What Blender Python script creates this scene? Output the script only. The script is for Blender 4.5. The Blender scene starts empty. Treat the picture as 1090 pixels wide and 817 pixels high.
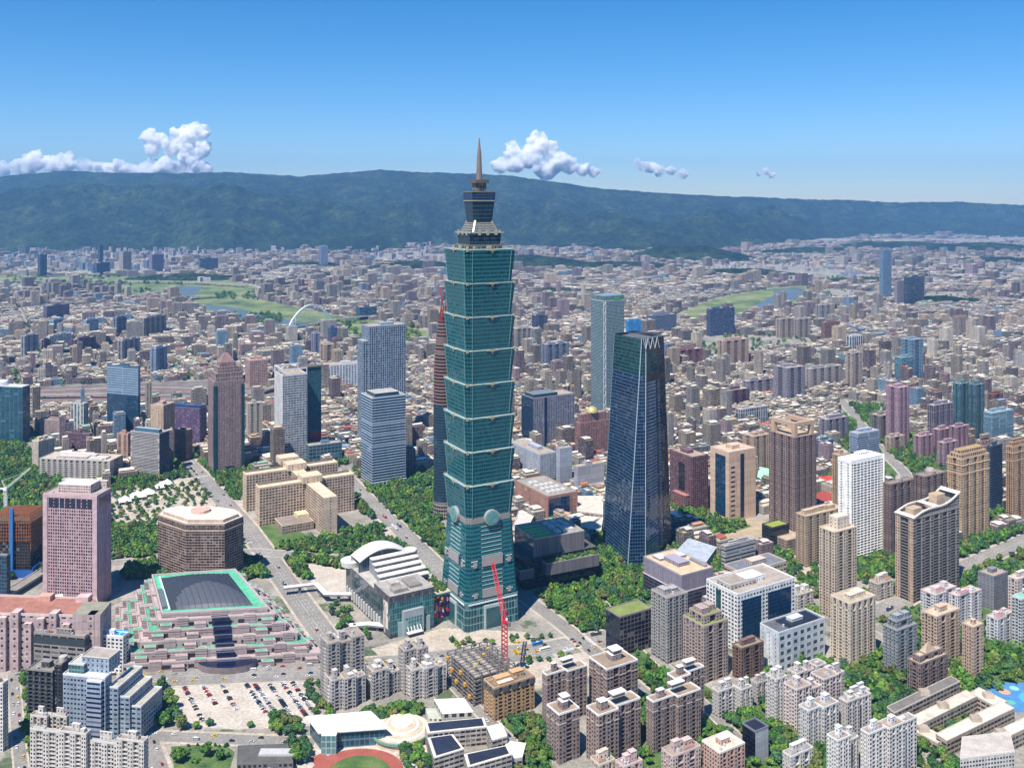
import bpy, math, random
import numpy as np
R = math.radians
rnd = random.Random(7)
nrg = np.random.default_rng(7)
C = bpy.context.scene.collection
SC = bpy.context.scene

# ---------------------------------------------------------------- camera, sky, sun, exposure
YH, F, CH, CX = 215.0, 1000.0, 442.0, 545.0      # horizon row, focal length (px), camera height (m), centre column
def G(px, py):
    Y = CH * F / (py - YH)
    return ((px - CX) * Y / F, Y)
def ZT(py, Y):
    return CH - (py - YH) * Y / F
def PX(x, y, z=0.0):
    return (CX + F * x / y, YH + F * (CH - z) / y)

cam = bpy.data.objects.new('camera', bpy.data.cameras.new('camera'))
C.objects.link(cam)
cam.location = (0, 0, CH)
cam.rotation_euler = (R(90), 0, 0)
cam.data.sensor_width = 36
cam.data.lens = F / 1090 * 36
cam.data.shift_y = -(408.5 - YH) / 1090
cam.data.clip_start = 5
cam.data.clip_end = 90000
SC.camera = cam

SUN_AZ, SUN_EL = -150.0, 58.0
world = bpy.data.worlds.new('World')
SC.world = world
world.use_nodes = True
wn = world.node_tree
bg = wn.nodes['Background']
sky = wn.nodes.new('ShaderNodeTexSky')
sky.sky_type = 'NISHITA'
sky.sun_disc = False
sky.sun_elevation = R(SUN_EL)
sky.sun_rotation = R(SUN_AZ)
sky.altitude = 400
sky.air_density = 1.15
sky.dust_density = 0.0
sky.ozone_density = 6.0
grade = wn.nodes.new('ShaderNodeHueSaturation')
grade.inputs['Saturation'].default_value = 1.35
wn.links.new(sky.outputs[0], grade.inputs['Color'])
tcw = wn.nodes.new('ShaderNodeTexCoord'); spw = wn.nodes.new('ShaderNodeSeparateXYZ'); wn.links.new(tcw.outputs['Generated'], spw.inputs[0])
rpw = wn.nodes.new('ShaderNodeValToRGB'); rpw.color_ramp.elements[0].position = 0.0; rpw.color_ramp.elements[0].color = (.62, .74, 1.0, 1)
rpw.color_ramp.elements[1].position = .25; rpw.color_ramp.elements[1].color = (.58, .74, .82, 1); wn.links.new(spw.outputs[2], rpw.inputs[0])
tint = wn.nodes.new('ShaderNodeMix'); tint.data_type = 'RGBA'; tint.blend_type = 'MULTIPLY'; tint.inputs[0].default_value = 1
wn.links.new(grade.outputs[0], tint.inputs[6]); wn.links.new(rpw.outputs[0], tint.inputs[7]); wn.links.new(tint.outputs[2], bg.inputs['Color'])
bg.inputs['Strength'].default_value = 0.09

sl = bpy.data.lights.new('sun', 'SUN')
sl.energy = 4.6
sl.angle = R(0.5)
sl.color = (1.0, 0.94, 0.86)
sun = bpy.data.objects.new('sun', sl)
C.objects.link(sun)
a, e = R(SUN_AZ), R(SUN_EL)
sd = (math.sin(a) * math.cos(e), math.cos(a) * math.cos(e), math.sin(e))   # towards the sun
import mathutils
sun.rotation_euler = mathutils.Vector(sd).to_track_quat('Z', 'Y').to_euler()
sun.location = (0, 0, 3000)

SC.view_settings.view_transform = 'Standard'
SC.view_settings.look = 'None'
SC.view_settings.gamma = 1
SC.view_settings.use_curve_mapping = False
SC.view_settings.exposure = 0.74
SC.render.engine = 'CYCLES'
SC.cycles.use_denoising = True
SC.cycles.max_bounces = 32
SC.cycles.diffuse_bounces = 3
SC.cycles.glossy_bounces = 3
SC.cycles.volume_bounces = 32
SC.cycles.volume_step_rate = .3
SC.cycles.volume_max_steps = 256

# ---------------------------------------------------------------- colour helpers and materials
def lin(c):
    return c / 12.92 if c <= 0.04045 else ((c + 0.055) / 1.055) ** 2.4
def hx(s):
    return tuple(lin(int(s[i:i + 2], 16) / 255) for i in (0, 2, 4))
def mul(c, k):
    return tuple(min(1, v * k) for v in c)

def newmat(name):
    m = bpy.data.materials.new(name)
    m.use_nodes = True
    nt = m.node_tree
    return m, nt, nt.nodes['Principled BSDF']
def N(nt, t, **kw):
    n = nt.nodes.new(t)
    for k, v in kw.items():
        if k == 'op': n.operation = v
        else: setattr(n, k, v)
    return n
def mth(nt, op, a, b=None, c=None):
    n = nt.nodes.new('ShaderNodeMath'); n.operation = op
    for i, v in enumerate((a, b, c)):
        if v is None: continue
        if isinstance(v, (int, float)): n.inputs[i].default_value = v
        else: nt.links.new(v, n.inputs[i])
    return n.outputs[0]
def mixc(nt, fac, a, b, mode='MIX'):
    n = nt.nodes.new('ShaderNodeMix'); n.data_type = 'RGBA'; n.blend_type = mode
    for i, v in ((0, fac), (6, a), (7, b)):
        if isinstance(v, (int, float)): n.inputs[i].default_value = v
        elif isinstance(v, tuple): n.inputs[i].default_value = v + (1,) if len(v) == 3 else v
        else: nt.links.new(v, n.inputs[i])
    return n.outputs[2]
def noise(nt, vec, scale, detail=3, rough=.55):
    n = nt.nodes.new('ShaderNodeTexNoise')
    n.inputs['Scale'].default_value = scale
    n.inputs['Detail'].default_value = detail
    n.inputs['Roughness'].default_value = rough
    if vec is not None: nt.links.new(vec, n.inputs['Vector'])
    return n.outputs[0]
def ramp(nt, fac, stops):
    n = nt.nodes.new('ShaderNodeValToRGB')
    e = n.color_ramp.elements
    while len(e) < len(stops): e.new(.5)
    for k, (p, c) in enumerate(stops):
        e[k].position = p
        e[k].color = (c, c, c, 1) if isinstance(c, (int, float)) else tuple(c) + (1,)
    nt.links.new(fac, n.inputs[0])
    return n.outputs[0]
def wpos(nt):
    return nt.nodes.new('ShaderNodeNewGeometry').outputs['Position']
def attr(nt, name):
    n = nt.nodes.new('ShaderNodeAttribute'); n.attribute_name = name
    return n

def make_facade(name, glassy):
    """Wall with a window grid: per-face attributes give wall colour, glass colour and the grid (bay, floor height, window share)."""
    m, nt, b = newmat(name)
    L = nt.links
    uvn = nt.nodes.new('ShaderNodeUVMap'); uvn.uv_map = 'UVMap'
    sep = nt.nodes.new('ShaderNodeSeparateXYZ'); L.new(uvn.outputs[0], sep.inputs[0])
    wc = attr(nt, 'wc').outputs['Color']; gc = attr(nt, 'gc').outputs['Color']
    wp = attr(nt, 'wp')
    ps = nt.nodes.new('ShaderNodeSeparateColor'); L.new(wp.outputs['Color'], ps.inputs[0])
    bay, fh, fw, fhh = ps.outputs[0], ps.outputs[1], ps.outputs[2], wp.outputs['Alpha']
    wsz = nt.nodes.new('ShaderNodeMath'); wsz.operation = 'MULTIPLY_ADD'; wsz.inputs[1].default_value = 0.0 if glassy else .16; wsz.inputs[2].default_value = .5 if glassy else .42
    u = mth(nt, 'DIVIDE', sep.outputs[0], bay); v = mth(nt, 'DIVIDE', sep.outputs[1], fh)
    fu = mth(nt, 'FRACT', u); fv = mth(nt, 'FRACT', v)
    du = mth(nt, 'ABSOLUTE', mth(nt, 'SUBTRACT', fu, .5)); dv = mth(nt, 'ABSOLUTE', mth(nt, 'SUBTRACT', fv, .52))
    win = mth(nt, 'MULTIPLY', mth(nt, 'LESS_THAN', du, mth(nt, 'MULTIPLY', fw, wsz.outputs[0])), mth(nt, 'LESS_THAN', dv, mth(nt, 'MULTIPLY', fhh, .5)))
    cell = nt.nodes.new('ShaderNodeCombineXYZ')
    L.new(mth(nt, 'FLOOR', u), cell.inputs[0]); L.new(mth(nt, 'FLOOR', v), cell.inputs[1])
    oi = nt.nodes.new('ShaderNodeObjectInfo'); L.new(oi.outputs['Random'], cell.inputs[2])
    wnz = nt.nodes.new('ShaderNodeTexWhiteNoise'); L.new(cell.outputs[0], wnz.inputs['Vector'])
    rv = wnz.outputs['Value']; sc_ = nt.nodes.new('ShaderNodeSeparateColor'); L.new(wnz.outputs['Color'], sc_.inputs[0]); L.new(sc_.outputs[2], wsz.inputs[0])
    big = noise(nt, uvn.outputs[0], .05, 3)
    if glassy:
        k = mth(nt, 'ADD', mth(nt, 'MULTIPLY_ADD', rv, .55, .55), mth(nt, 'MULTIPLY', big, .35))
        g = mixc(nt, 1.0, gc, k, 'MULTIPLY')
        pale_pane = mth(nt, 'GREATER_THAN', rv, .93)
        g = mixc(nt, mth(nt, 'MULTIPLY', pale_pane, .35), g, wc)  # random panes made paler, mixed towards the wall colour
    else:
        k = mth(nt, 'MULTIPLY_ADD', rv, .9, .45)
        g = mixc(nt, 1.0, gc, k, 'MULTIPLY')
        cur = mth(nt, 'GREATER_THAN', rv, .84)
        g = mixc(nt, mth(nt, 'MULTIPLY', cur, .3), g, (.36, .345, .32))
    # weather stains running down the wall
    mp = nt.nodes.new('ShaderNodeMapping'); mp.inputs['Scale'].default_value = (.45, .03, 1)
    L.new(uvn.outputs[0], mp.inputs['Vector'])
    st = noise(nt, mp.outputs[0], 1.0, 4, .6)
    st = ramp(nt, st, [(.25, .72), (.6, 1.06)])
    w = mixc(nt, 1.0, wc, st, 'MULTIPLY')
    if not glassy:                       # enclosed balconies, awnings and tiles differ from bay to bay and flat to flat
        cb = nt.nodes.new('ShaderNodeCombineXYZ'); L.new(mth(nt, 'FLOOR', u), cb.inputs[0]); L.new(oi.outputs['Random'], cb.inputs[1])
        wb = nt.nodes.new('ShaderNodeTexWhiteNoise'); L.new(cb.outputs[0], wb.inputs['Vector'])
        w = mixc(nt, 1.0, w, mth(nt, 'ADD', mth(nt, 'MULTIPLY_ADD', wb.outputs['Value'], .22, .74), mth(nt, 'MULTIPLY', sc_.outputs[1], .22)), 'MULTIPLY')
    if not glassy:                       # air-conditioning boxes under some windows
        ac = mth(nt, 'MULTIPLY', mth(nt, 'MULTIPLY', mth(nt, 'LESS_THAN', mth(nt, 'ABSOLUTE', mth(nt, 'SUBTRACT', fu, .3)), .16), mth(nt, 'LESS_THAN', mth(nt, 'ABSOLUTE', mth(nt, 'SUBTRACT', fv, .17)), .09)), mth(nt, 'GREATER_THAN', sc_.outputs[0], .6))
        w = mixc(nt, mth(nt, 'MULTIPLY', ac, .6), w, mixc(nt, sc_.outputs[1], (.08, .08, .085), (.62, .62, .6)))
    seam_shade = mth(nt, 'LESS_THAN', fv, .07)
    w = mixc(nt, mth(nt, 'MULTIPLY', seam_shade, .28), w, (.03, .03, .035))  # floor joint darkened in colour, painted shade for a look of relief
    L.new(mixc(nt, win, w, g), b.inputs['Base Color'])
    L.new(mth(nt, 'MULTIPLY_ADD', win, (.06 if glassy else .15) - .8, .8), b.inputs['Roughness'])
    b.inputs['Specular IOR Level'].default_value = .3
    if glassy:
        sp = mth(nt, 'MULTIPLY_ADD', win, .2, .3); L.new(sp, b.inputs['Specular IOR Level'])
        # each pane sits a hair out of true, so reflections break up from pane to pane
        w2 = nt.nodes.new('ShaderNodeVectorMath'); w2.operation = 'MULTIPLY_ADD'
        L.new(wnz.outputs['Color'], w2.inputs[0]); w2.inputs[1].default_value = (.05, .05, .05); w2.inputs[2].default_value = (-.025, -.025, -.025)
        ad = nt.nodes.new('ShaderNodeVectorMath'); ad.operation = 'ADD'
        gm = nt.nodes.new('ShaderNodeNewGeometry')
        L.new(gm.outputs['Normal'], ad.inputs[0]); L.new(w2.outputs[0], ad.inputs[1])
        nm = nt.nodes.new('ShaderNodeVectorMath'); nm.operation = 'NORMALIZE'; L.new(ad.outputs[0], nm.inputs[0])
        L.new(nm.outputs[0], b.inputs['Normal'])
    return m

def make_flat(name, rough, metal=0.0, lo=.72, hi=1.12, sc=.12, fine=.7):
    m, nt, b = newmat(name)
    wc = attr(nt, 'wc').outputs['Color']
    p = wpos(nt)
    a1 = ramp(nt, noise(nt, p, sc, 4, .65), [(.3, lo), (.68, hi)])
    a2 = ramp(nt, noise(nt, p, fine, 2), [(.3, .86), (.7, 1.1)])
    c = mixc(nt, 1.0, mixc(nt, 1.0, wc, a1, 'MULTIPLY'), a2, 'MULTIPLY')
    nt.links.new(c, b.inputs['Base Color'])
    b.inputs['Roughness'].default_value = rough
    b.inputs['Metallic'].default_value = metal
    return m

M = {
    'facade': make_facade('facade', False),
    'curtain': make_facade('curtain_wall', True),
    'flat': make_flat('weathered_concrete', .85),
    'clean': make_flat('painted_surface', .55, 0, .92, 1.04),
    'gloss': make_flat('dark_glass', .12, 0, .85, 1.1, .05, .2),
    'metal': make_flat('painted_steel', .4, .3, .9, 1.05),
}

def simple(name, stops, sc, detail=5, rough=.9, fine=None, bump=0, bscale=1.0):
    m, nt, b = newmat(name)
    p = wpos(nt)
    c = ramp(nt, noise(nt, p, sc, detail, .6), stops)
    if fine:
        c = mixc(nt, 1.0, c, ramp(nt, noise(nt, p, fine, 3), [(.3, .75), (.7, 1.2)]), 'MULTIPLY')
    nt.links.new(c, b.inputs['Base Color'])
    b.inputs['Roughness'].default_value = rough
    if bump:
        bp = nt.nodes.new('ShaderNodeBump'); bp.inputs['Strength'].default_value = bump; bp.inputs['Distance'].default_value = bscale
        nt.links.new(noise(nt, p, fine or sc, 4), bp.inputs['Height']); nt.links.new(bp.outputs[0], b.inputs['Normal'])
    return m
M['asphalt'] = simple('asphalt', [(.3, (.19, .178, .16)), (.7, (.29, .27, .24))], .03, fine=.35)
M['paving'] = simple('pale_paving', [(.3, (.36, .305, .24)), (.7, (.52, .455, .365))], .05, fine=.3)
M['beige'] = simple('beige_concrete', [(.3, (.40, .35, .285)), (.7, (.56, .50, .42))], .06, fine=.4)
M['grass'] = simple('lawn', [(.3, (.035, .075, .018)), (.5, (.075, .14, .03)), (.68, (.15, .18, .06)), (.8, (.24, .21, .13))], .06, fine=.5)
M['meadow'] = simple('river_meadow', [(.34, (.05, .085, .03)), (.5, (.14, .19, .06)), (.62, (.22, .23, .10)), (.75, (.30, .27, .17))], .006, fine=.02)
M['soil'] = simple('bare_soil', [(.3, (.30, .24, .16)), (.7, (.45, .36, .24))], .05, fine=.4)
M['ballast'] = simple('rail_ballast', [(.3, (.10, .085, .08)), (.7, (.22, .19, .165))], .03, fine=.2)
M['track'] = simple('running_track', [(.3, (.28, .07, .05)), (.7, (.36, .10, .07))], .1, fine=.6)
M['water'] = simple('river_water', [(.3, (.09, .12, .12)), (.7, (.13, .155, .15))], .004, rough=.35)
M['white_line'] = simple('road_paint', [(.3, (.62, .62, .6)), (.7, (.75, .75, .73))], .2)
M['bluepool'] = simple('blue_court', [(.3, (.03, .20, .50)), (.7, (.06, .30, .62))], .08)

m, nt, b = newmat('city_ground'); p = wpos(nt)
c = ramp(nt, noise(nt, p, .02, 6, .65), [(.3, (.15, .145, .13)), (.5, (.27, .25, .21)), (.72, (.42, .38, .32))])
c = mixc(nt, ramp(nt, noise(nt, p, .011, 5, .7), [(.56, 0), (.62, .85)]), c, (.05, .085, .025))
c = mixc(nt, 1.0, c, ramp(nt, noise(nt, p, .3, 3), [(.3, .75), (.7, 1.2)]), 'MULTIPLY')
nt.links.new(c, b.inputs['Base Color']); b.inputs['Roughness'].default_value = .95
M['ground'] = m

m, nt, b = newmat('hill_forest'); p = wpos(nt)
c = ramp(nt, noise(nt, p, .0028, 9, .72), [(.3, (.004, .010, .008)), (.5, (.014, .030, .013)), (.68, (.042, .058, .026))])
c = mixc(nt, 1.0, c, ramp(nt, noise(nt, p, .014, 5, .75), [(.36, .3), (.66, 2.0)]), 'MULTIPLY')
nt.links.new(c, b.inputs['Base Color']); b.inputs['Roughness'].default_value = 1
b.inputs['Specular IOR Level'].default_value = .1
nt.links.new(mixc(nt, 1.0, c, ramp(nt, noise(nt, p, .055, 3, .7), [(.35, .5), (.65, 1.6)]), 'MULTIPLY'), b.inputs['Base Color'])
bp = nt.nodes.new('ShaderNodeBump'); bp.inputs['Strength'].default_value = 1.0; bp.inputs['Distance'].default_value = 30
nt.links.new(noise(nt, p, .028, 5, .65), bp.inputs['Height']); nt.links.new(bp.outputs[0], b.inputs['Normal'])
M['forest'] = m

def make_leaf(name, use_obj):
    m, nt, b = newmat(name)
    if use_obj: col = nt.nodes.new('ShaderNodeObjectInfo').outputs['Color']
    else: col = attr(nt, 'wc').outputs['Color']
    ri = nt.nodes.new('ShaderNodeNewGeometry').outputs['Random Per Island']
    c = mixc(nt, 1.0, col, ramp(nt, ri, [(0, (.62, .70, .7)), (.6, (1.0, 1.0, 1.0)), (1, (1.6, 1.35, 1.0))]), 'MULTIPLY')
    nt.links.new(c, b.inputs['Base Color'])
    b.inputs['Roughness'].default_value = .7
    b.inputs['Specular IOR Level'].default_value = .25
    return m
M['leaf_obj'] = make_leaf('foliage', True)
M['leaf'] = make_leaf('foliage_mass', False)
M['bark'] = simple('bark', [(.3, (.08, .06, .045)), (.7, (.14, .11, .08))], .5)

m, nt, b = newmat('car_paint')
nt.links.new(nt.nodes.new('ShaderNodeObjectInfo').outputs['Color'], b.inputs['Base Color'])
b.inputs['Roughness'].default_value = .25; b.inputs['Coat Weight'].default_value = .5
M['paint'] = m
m, nt, b = newmat('cloud_vapour'); nt.nodes.remove(b)
vs_ = nt.nodes.new('ShaderNodeVolumeScatter'); vs_.inputs['Color'].default_value = (1, 1, 1, 1); vs_.inputs['Anisotropy'].default_value = .0
pc_ = wpos(nt); dn_ = mth(nt, 'ADD', mth(nt, 'MULTIPLY', noise(nt, pc_, .0042, 6, .62), .7), mth(nt, 'MULTIPLY', noise(nt, pc_, .016, 4, .6), .3))
nt.links.new(ramp(nt, dn_, [(.40, 0.0), (.47, .012), (.56, .05)]), vs_.inputs['Density'])
nt.links.new(vs_.outputs[0], nt.nodes['Material Output'].inputs['Volume'])
M['cloud'] = m

# ---------------------------------------------------------------- mesh builder
class St:
    __slots__ = ('m', 'w', 'g', 'p')
    def __init__(s, w, g=(.02, .025, .03), p=(3, 3.2, .6, .5), m='facade'):
        s.m, s.w, s.g, s.p = m, w, g, p
def flat(c, m='flat'): return St(c, m=m)

class MB:
    def __init__(s):
        s.v = []; s.f = []; s.uv = []; s.st = []
    def face(s, pts, uvs, st):
        i = len(s.v); s.v.extend(pts); s.f.append(tuple(range(i, i + len(pts)))); s.uv.append(uvs); s.st.append(st)
    def cap(s, poly, z, st, flip=False):
        pts = [(x, y, z) for x, y in (reversed(poly) if flip else poly)]
        s.face(pts, [(q[0], q[1]) for q in pts], st)
    def wall(s, a, b, z0, z1, st, u0=0.0):
        l = math.hypot(b[0] - a[0], b[1] - a[1])
        if st.m in ('facade', 'curtain') and l > .1:     # whole bays across the wall
            bay = st.p[0]; n = max(1, round(l / bay)); u1 = n * bay; u0 = 0
        else: u1 = u0 + l
        s.face([(a[0], a[1], z0), (b[0], b[1], z0), (b[0], b[1], z1), (a[0], a[1], z1)], [(u0, z0), (u1, z0), (u1, z1), (u0, z1)], st)
    def prism(s, poly, z0, z1, side, top=None, bottom=None):
        n = len(poly)
        for k in range(n):
            st = side[k] if isinstance(side, list) else side
            s.wall(poly[k], poly[(k + 1) % n], z0, z1, st)
        if top: s.cap(poly, z1, top)
        if bottom: s.cap(poly, z0, bottom, True)
        return s
    def loft(s, p0, z0, p1, z1, side, top=None, bottom=None):
        n = len(p0)
        for k in range(n):
            st = side[k] if isinstance(side, list) else side
            a, b2 = p0[k], p0[(k + 1) % n]; c2, d = p1[(k + 1) % n], p1[k]
            l = math.hypot(b2[0] - a[0], b2[1] - a[1]); bay = st.p[0]; u1 = max(1, round(l / bay)) * bay
            s.face([(a[0], a[1], z0), (b2[0], b2[1], z0), (c2[0], c2[1], z1), (d[0], d[1], z1)], [(0, z0), (u1, z0), (u1, z1), (0, z1)], st)
        if top: s.cap(p1, z1, top)
        if bottom: s.cap(p0, z0, bottom, True)
        return s
    def box(s, x0, y0, z0, x1, y1, z1, side, top=None, bottom=None):
        return s.prism([(x0, y0), (x1, y0), (x1, y1), (x0, y1)], z0, z1, side, top or side, bottom)
    def bar(s, p, q, r, st):
        """square bar between two points"""
        p = mathutils.Vector(p); q = mathutils.Vector(q); d = (q - p).normalized()
        up = mathutils.Vector((0, 0, 1)) if abs(d.z) < .9 else mathutils.Vector((1, 0, 0))
        x = d.cross(up).normalized() * r; y = d.cross(x).normalized() * r
        c0 = [p + x + y, p - x + y, p - x - y, p + x - y]; c1 = [c + (q - p) for c in c0]
        for k in range(4):
            j = (k + 1) % 4
            s.face([tuple(c0[k]), tuple(c0[j]), tuple(c1[j]), tuple(c1[k])], [(0, 0), (1, 0), (1, 1), (0, 1)], st)
        s.face([tuple(c) for c in c1], [(0, 0), (1, 0), (1, 1), (0, 1)], st)
        s.face([tuple(c) for c in reversed(c0)], [(0, 0), (1, 0), (1, 1), (0, 1)], st)
        return s
    def cyl(s, cx, cy, r, z0, z1, st, top=None, n=14, r1=None):
        p0 = [(cx + r * math.cos(2 * math.pi * k / n), cy + r * math.sin(2 * math.pi * k / n)) for k in range(n)]
        r1 = r if r1 is None else r1
        p1 = [(cx + r1 * math.cos(2 * math.pi * k / n), cy + r1 * math.sin(2 * math.pi * k / n)) for k in range(n)]
        return s.loft(p0, z0, p1, z1, st, top or st)
    def disc(s, c, nrm, r, t, st, n=20):
        """coin standing with its axis along nrm (horizontal)"""
        nx, ny = nrm; tx, ty = -ny, nx
        ring = [(r * math.cos(2 * math.pi * k / n), r * math.sin(2 * math.pi * k / n)) for k in range(n)]
        A = [(c[0] + tx * a_, c[1] + ty * a_, c[2] + b_) for a_, b_ in ring]
        B = [(x + nx * t, y + ny * t, z) for x, y, z in A]
        s.face(B, [(0, 0)] * n, st)
        for k in range(n):
            j = (k + 1) % n
            s.face([A[k], A[j], B[j], B[k]], [(0, 0)] * 4, st)
        return s
    def mesh(s, name):
        me = bpy.data.meshes.new(name)
        me.from_pydata(s.v, [], s.f)
        mats = []
        for st in s.st:
            if st.m not in mats: mats.append(st.m)
        for q in mats: me.materials.append(M[q])
        me.polygons.foreach_set('material_index', [mats.index(st.m) for st in s.st])
        uvl = me.uv_layers.new(name='UVMap')
        uvl.data.foreach_set('uv', np.array([c for u in s.uv for q in u for c in q], dtype=np.float32))
        for nm, fn in (('wc', lambda t: t.w + (1.0,)), ('gc', lambda t: t.g + (1.0,)), ('wp', lambda t: t.p)):
            at = me.attributes.new(nm, 'FLOAT_COLOR', 'FACE')
            at.data.foreach_set('color', np.array([fn(t) for t in s.st], dtype=np.float32).ravel())
        return me

def tag(o, label=None, cat=None, group=None, kind=None):
    if label: o['label'] = label
    if cat: o['category'] = cat
    if group: o['group'] = group
    if kind: o['kind'] = kind
    return o
def thing(name, label, cat, x, y, rot=0.0, group=None, z=0.0):
    o = bpy.data.objects.new(name, None); C.objects.link(o)
    o.location = (x, y, z); o.rotation_euler = (0, 0, rot); o.empty_display_size = 5
    return tag(o, label, cat, group)
def part(t, name, mb, label=None, kind=None):
    if not mb.f: return None
    o = bpy.data.objects.new(name, mb.mesh(name)); C.objects.link(o); o.parent = t
    if label: o['label'] = label
    if kind: o['kind'] = kind
    return o
def inset(poly, d):
    n = len(poly); out = []
    for k in range(n):
        a_, b_, c_ = poly[k - 1], poly[k], poly[(k + 1) % n]
        d1 = (b_[0] - a_[0], b_[1] - a_[1]); d2 = (c_[0] - b_[0], c_[1] - b_[1])
        l1 = math.hypot(*d1) or 1; l2 = math.hypot(*d2) or 1
        n1 = (-d1[1] / l1, d1[0] / l1); n2 = (-d2[1] / l2, d2[0] / l2)
        dt = 1 + n1[0] * n2[0] + n1[1] * n2[1]
        if dt < .2: dt = .2
        out.append((b_[0] + d * (n1[0] + n2[0]) / dt, b_[1] + d * (n1[1] + n2[1]) / dt))
    return out
def roof_mb(poly, H, deck, rim, ph=1.2, t=.5):
    """deck sunk behind a parapet; the parapet's own outer face stands 3 cm proud"""
    mb = MB(); o = inset(poly, -.06); i = inset(poly, t); n = len(poly)
    mb.cap(i, H + .15, deck); mb.cap(o, H - .3, rim, True)
    for k in range(n):
        j = (k + 1) % n
        mb.wall(o[k], o[j], H - .3, H + ph, rim)
        mb.wall(i[j], i[k], H + .15, H + ph, rim)
        mb.face([(*o[k], H + ph), (*o[j], H + ph), (*i[j], H + ph), (*i[k], H + ph)], [(0, 0), (1, 0), (1, 1), (0, 1)], rim)
    return mb

def blk(xl, xc, xr, yb, yt, az):
    """front corner on the ground at pixel (xc, yb); returns origin, rotation, W (right face), L (left face), H"""
    X0, Y0 = G(xc, yb); a_ = R(az)
    xd = (math.cos(a_), -math.sin(a_)); yd = (math.sin(a_), math.cos(a_))
    def solve(px, d):
        r = (px - CX) / F
        return (r * Y0 - X0) / (d[0] - r * d[1])
    return X0, Y0, -a_, solve(xr, xd), solve(xl, yd), ZT(yt, Y0)

foot = []          # hero footprints in world xy, for keeping filler and trees out
shade = []         # hero boxes on the picture (xl, xr, yt, yb, Y) for leaving out what nothing shows
def to_world(X0, Y0, rot, pts):
    c_, s_ = math.cos(rot), math.sin(rot)
    return [(X0 + c_ * x - s_ * y, Y0 + s_ * x + c_ * y) for x, y in pts]
# ---------------------------------------------------------------- ground, roads, water, hills, clouds, haze
def sheet(name, pts, mat, z, world=False, subdiv=False):
    me = bpy.data.meshes.new(name)
    w = pts if world else [G(*q) for q in pts]
    me.from_pydata([(x, y, z) for x, y in w], [], [tuple(range(len(w)))])
    me.update()
    if me.polygons[0].normal.z < 0: me.flip_normals()
    me.materials.append(M[mat])
    o = bpy.data.objects.new(name, me); C.objects.link(o)
    return tag(o, kind='structure')
def ribbon(line, width):
    """ground polygon of a road along pixel points with width in metres"""
    p = [G(*q) for q in line]; n = len(p); A, B = [], []
    for k in range(n):
        a_ = p[max(0, k - 1)]; b_ = p[min(n - 1, k + 1)]
        dx, dy = b_[0] - a_[0], b_[1] - a_[1]; l = math.hypot(dx, dy)
        A.append((p[k][0] - dy / l * width / 2, p[k][1] + dx / l * width / 2))
        B.append((p[k][0] + dy / l * width / 2, p[k][1] - dx / l * width / 2))
    return A + B[::-1]
polys_block = []     # world polygons where no filler building may stand
def road(name, line, width, mat='asphalt', z=.05, walk=4):
    if walk:
        sheet('pavement', ribbon(line, width + 2 * walk), 'paving', z - .02, True)
    w = ribbon(line, width); polys_block.append(ribbon(line, width + 2 * walk + 2))
    return sheet(name, w, mat, z, True)
def area(name, pts, mat, z=.04):
    polys_block.append([G(*q) for q in pts])
    return sheet(name, pts, mat, z)

sheet('ground', [(-14000, 300), (14000, 300), (14000, 15600), (-14000, 15600)], 'ground', 0, True)

ROADS = {
    'front': ([(60, 728), (140, 722), (240, 717), (345, 713), (420, 706), (500, 698), (575, 693), (640, 680), (700, 668)], 34),
    'hall': ([(400, 742), (372, 712), (330, 655), (285, 592), (262, 560), (240, 535), (215, 508), (196, 488), (175, 462), (160, 448)], 26),
    'song': ([(480, 618), (455, 592), (425, 562), (400, 540), (378, 518), (362, 500)], 24),
    'city': ([(110, 600), (185, 594), (270, 587), (340, 592), (410, 599), (480, 610)], 20),
    'park': ([(560, 636), (600, 666), (650, 708), (690, 742)], 16),
    'lot': ([(140, 782), (240, 786), (335, 790)], 14),
    'west': ([(136, 712), (150, 765), (158, 790), (172, 830)], 16),
    'lane': ([(14, 715), (18, 770), (24, 830)], 9),
    'boul': ([(930, 655), (985, 625), (1030, 602), (1095, 573), (1150, 552)], 26),
    'nway': ([(118, 540), (60, 500), (36, 480), (20, 462)], 14),
    'mid': ([(640, 640), (700, 700), (760, 760), (800, 800)], 10),
    'east': ([(800, 600), (850, 630), (905, 660), (960, 690), (1020, 720)], 10),
    'con': ([(470, 715), (505, 752), (535, 780), (560, 805)], 10),
    'tree': ([(1010, 560), (960, 500), (930, 470), (908, 440), (895, 425)], 18),
}
RZ = {k: .06 + .012 * i for i, k in enumerate(ROADS)}
for k, (ln, w_) in ROADS.items():
    road('road', ln, w_, 'asphalt', RZ[k], 3 if w_ > 12 else 1.5)
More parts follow.
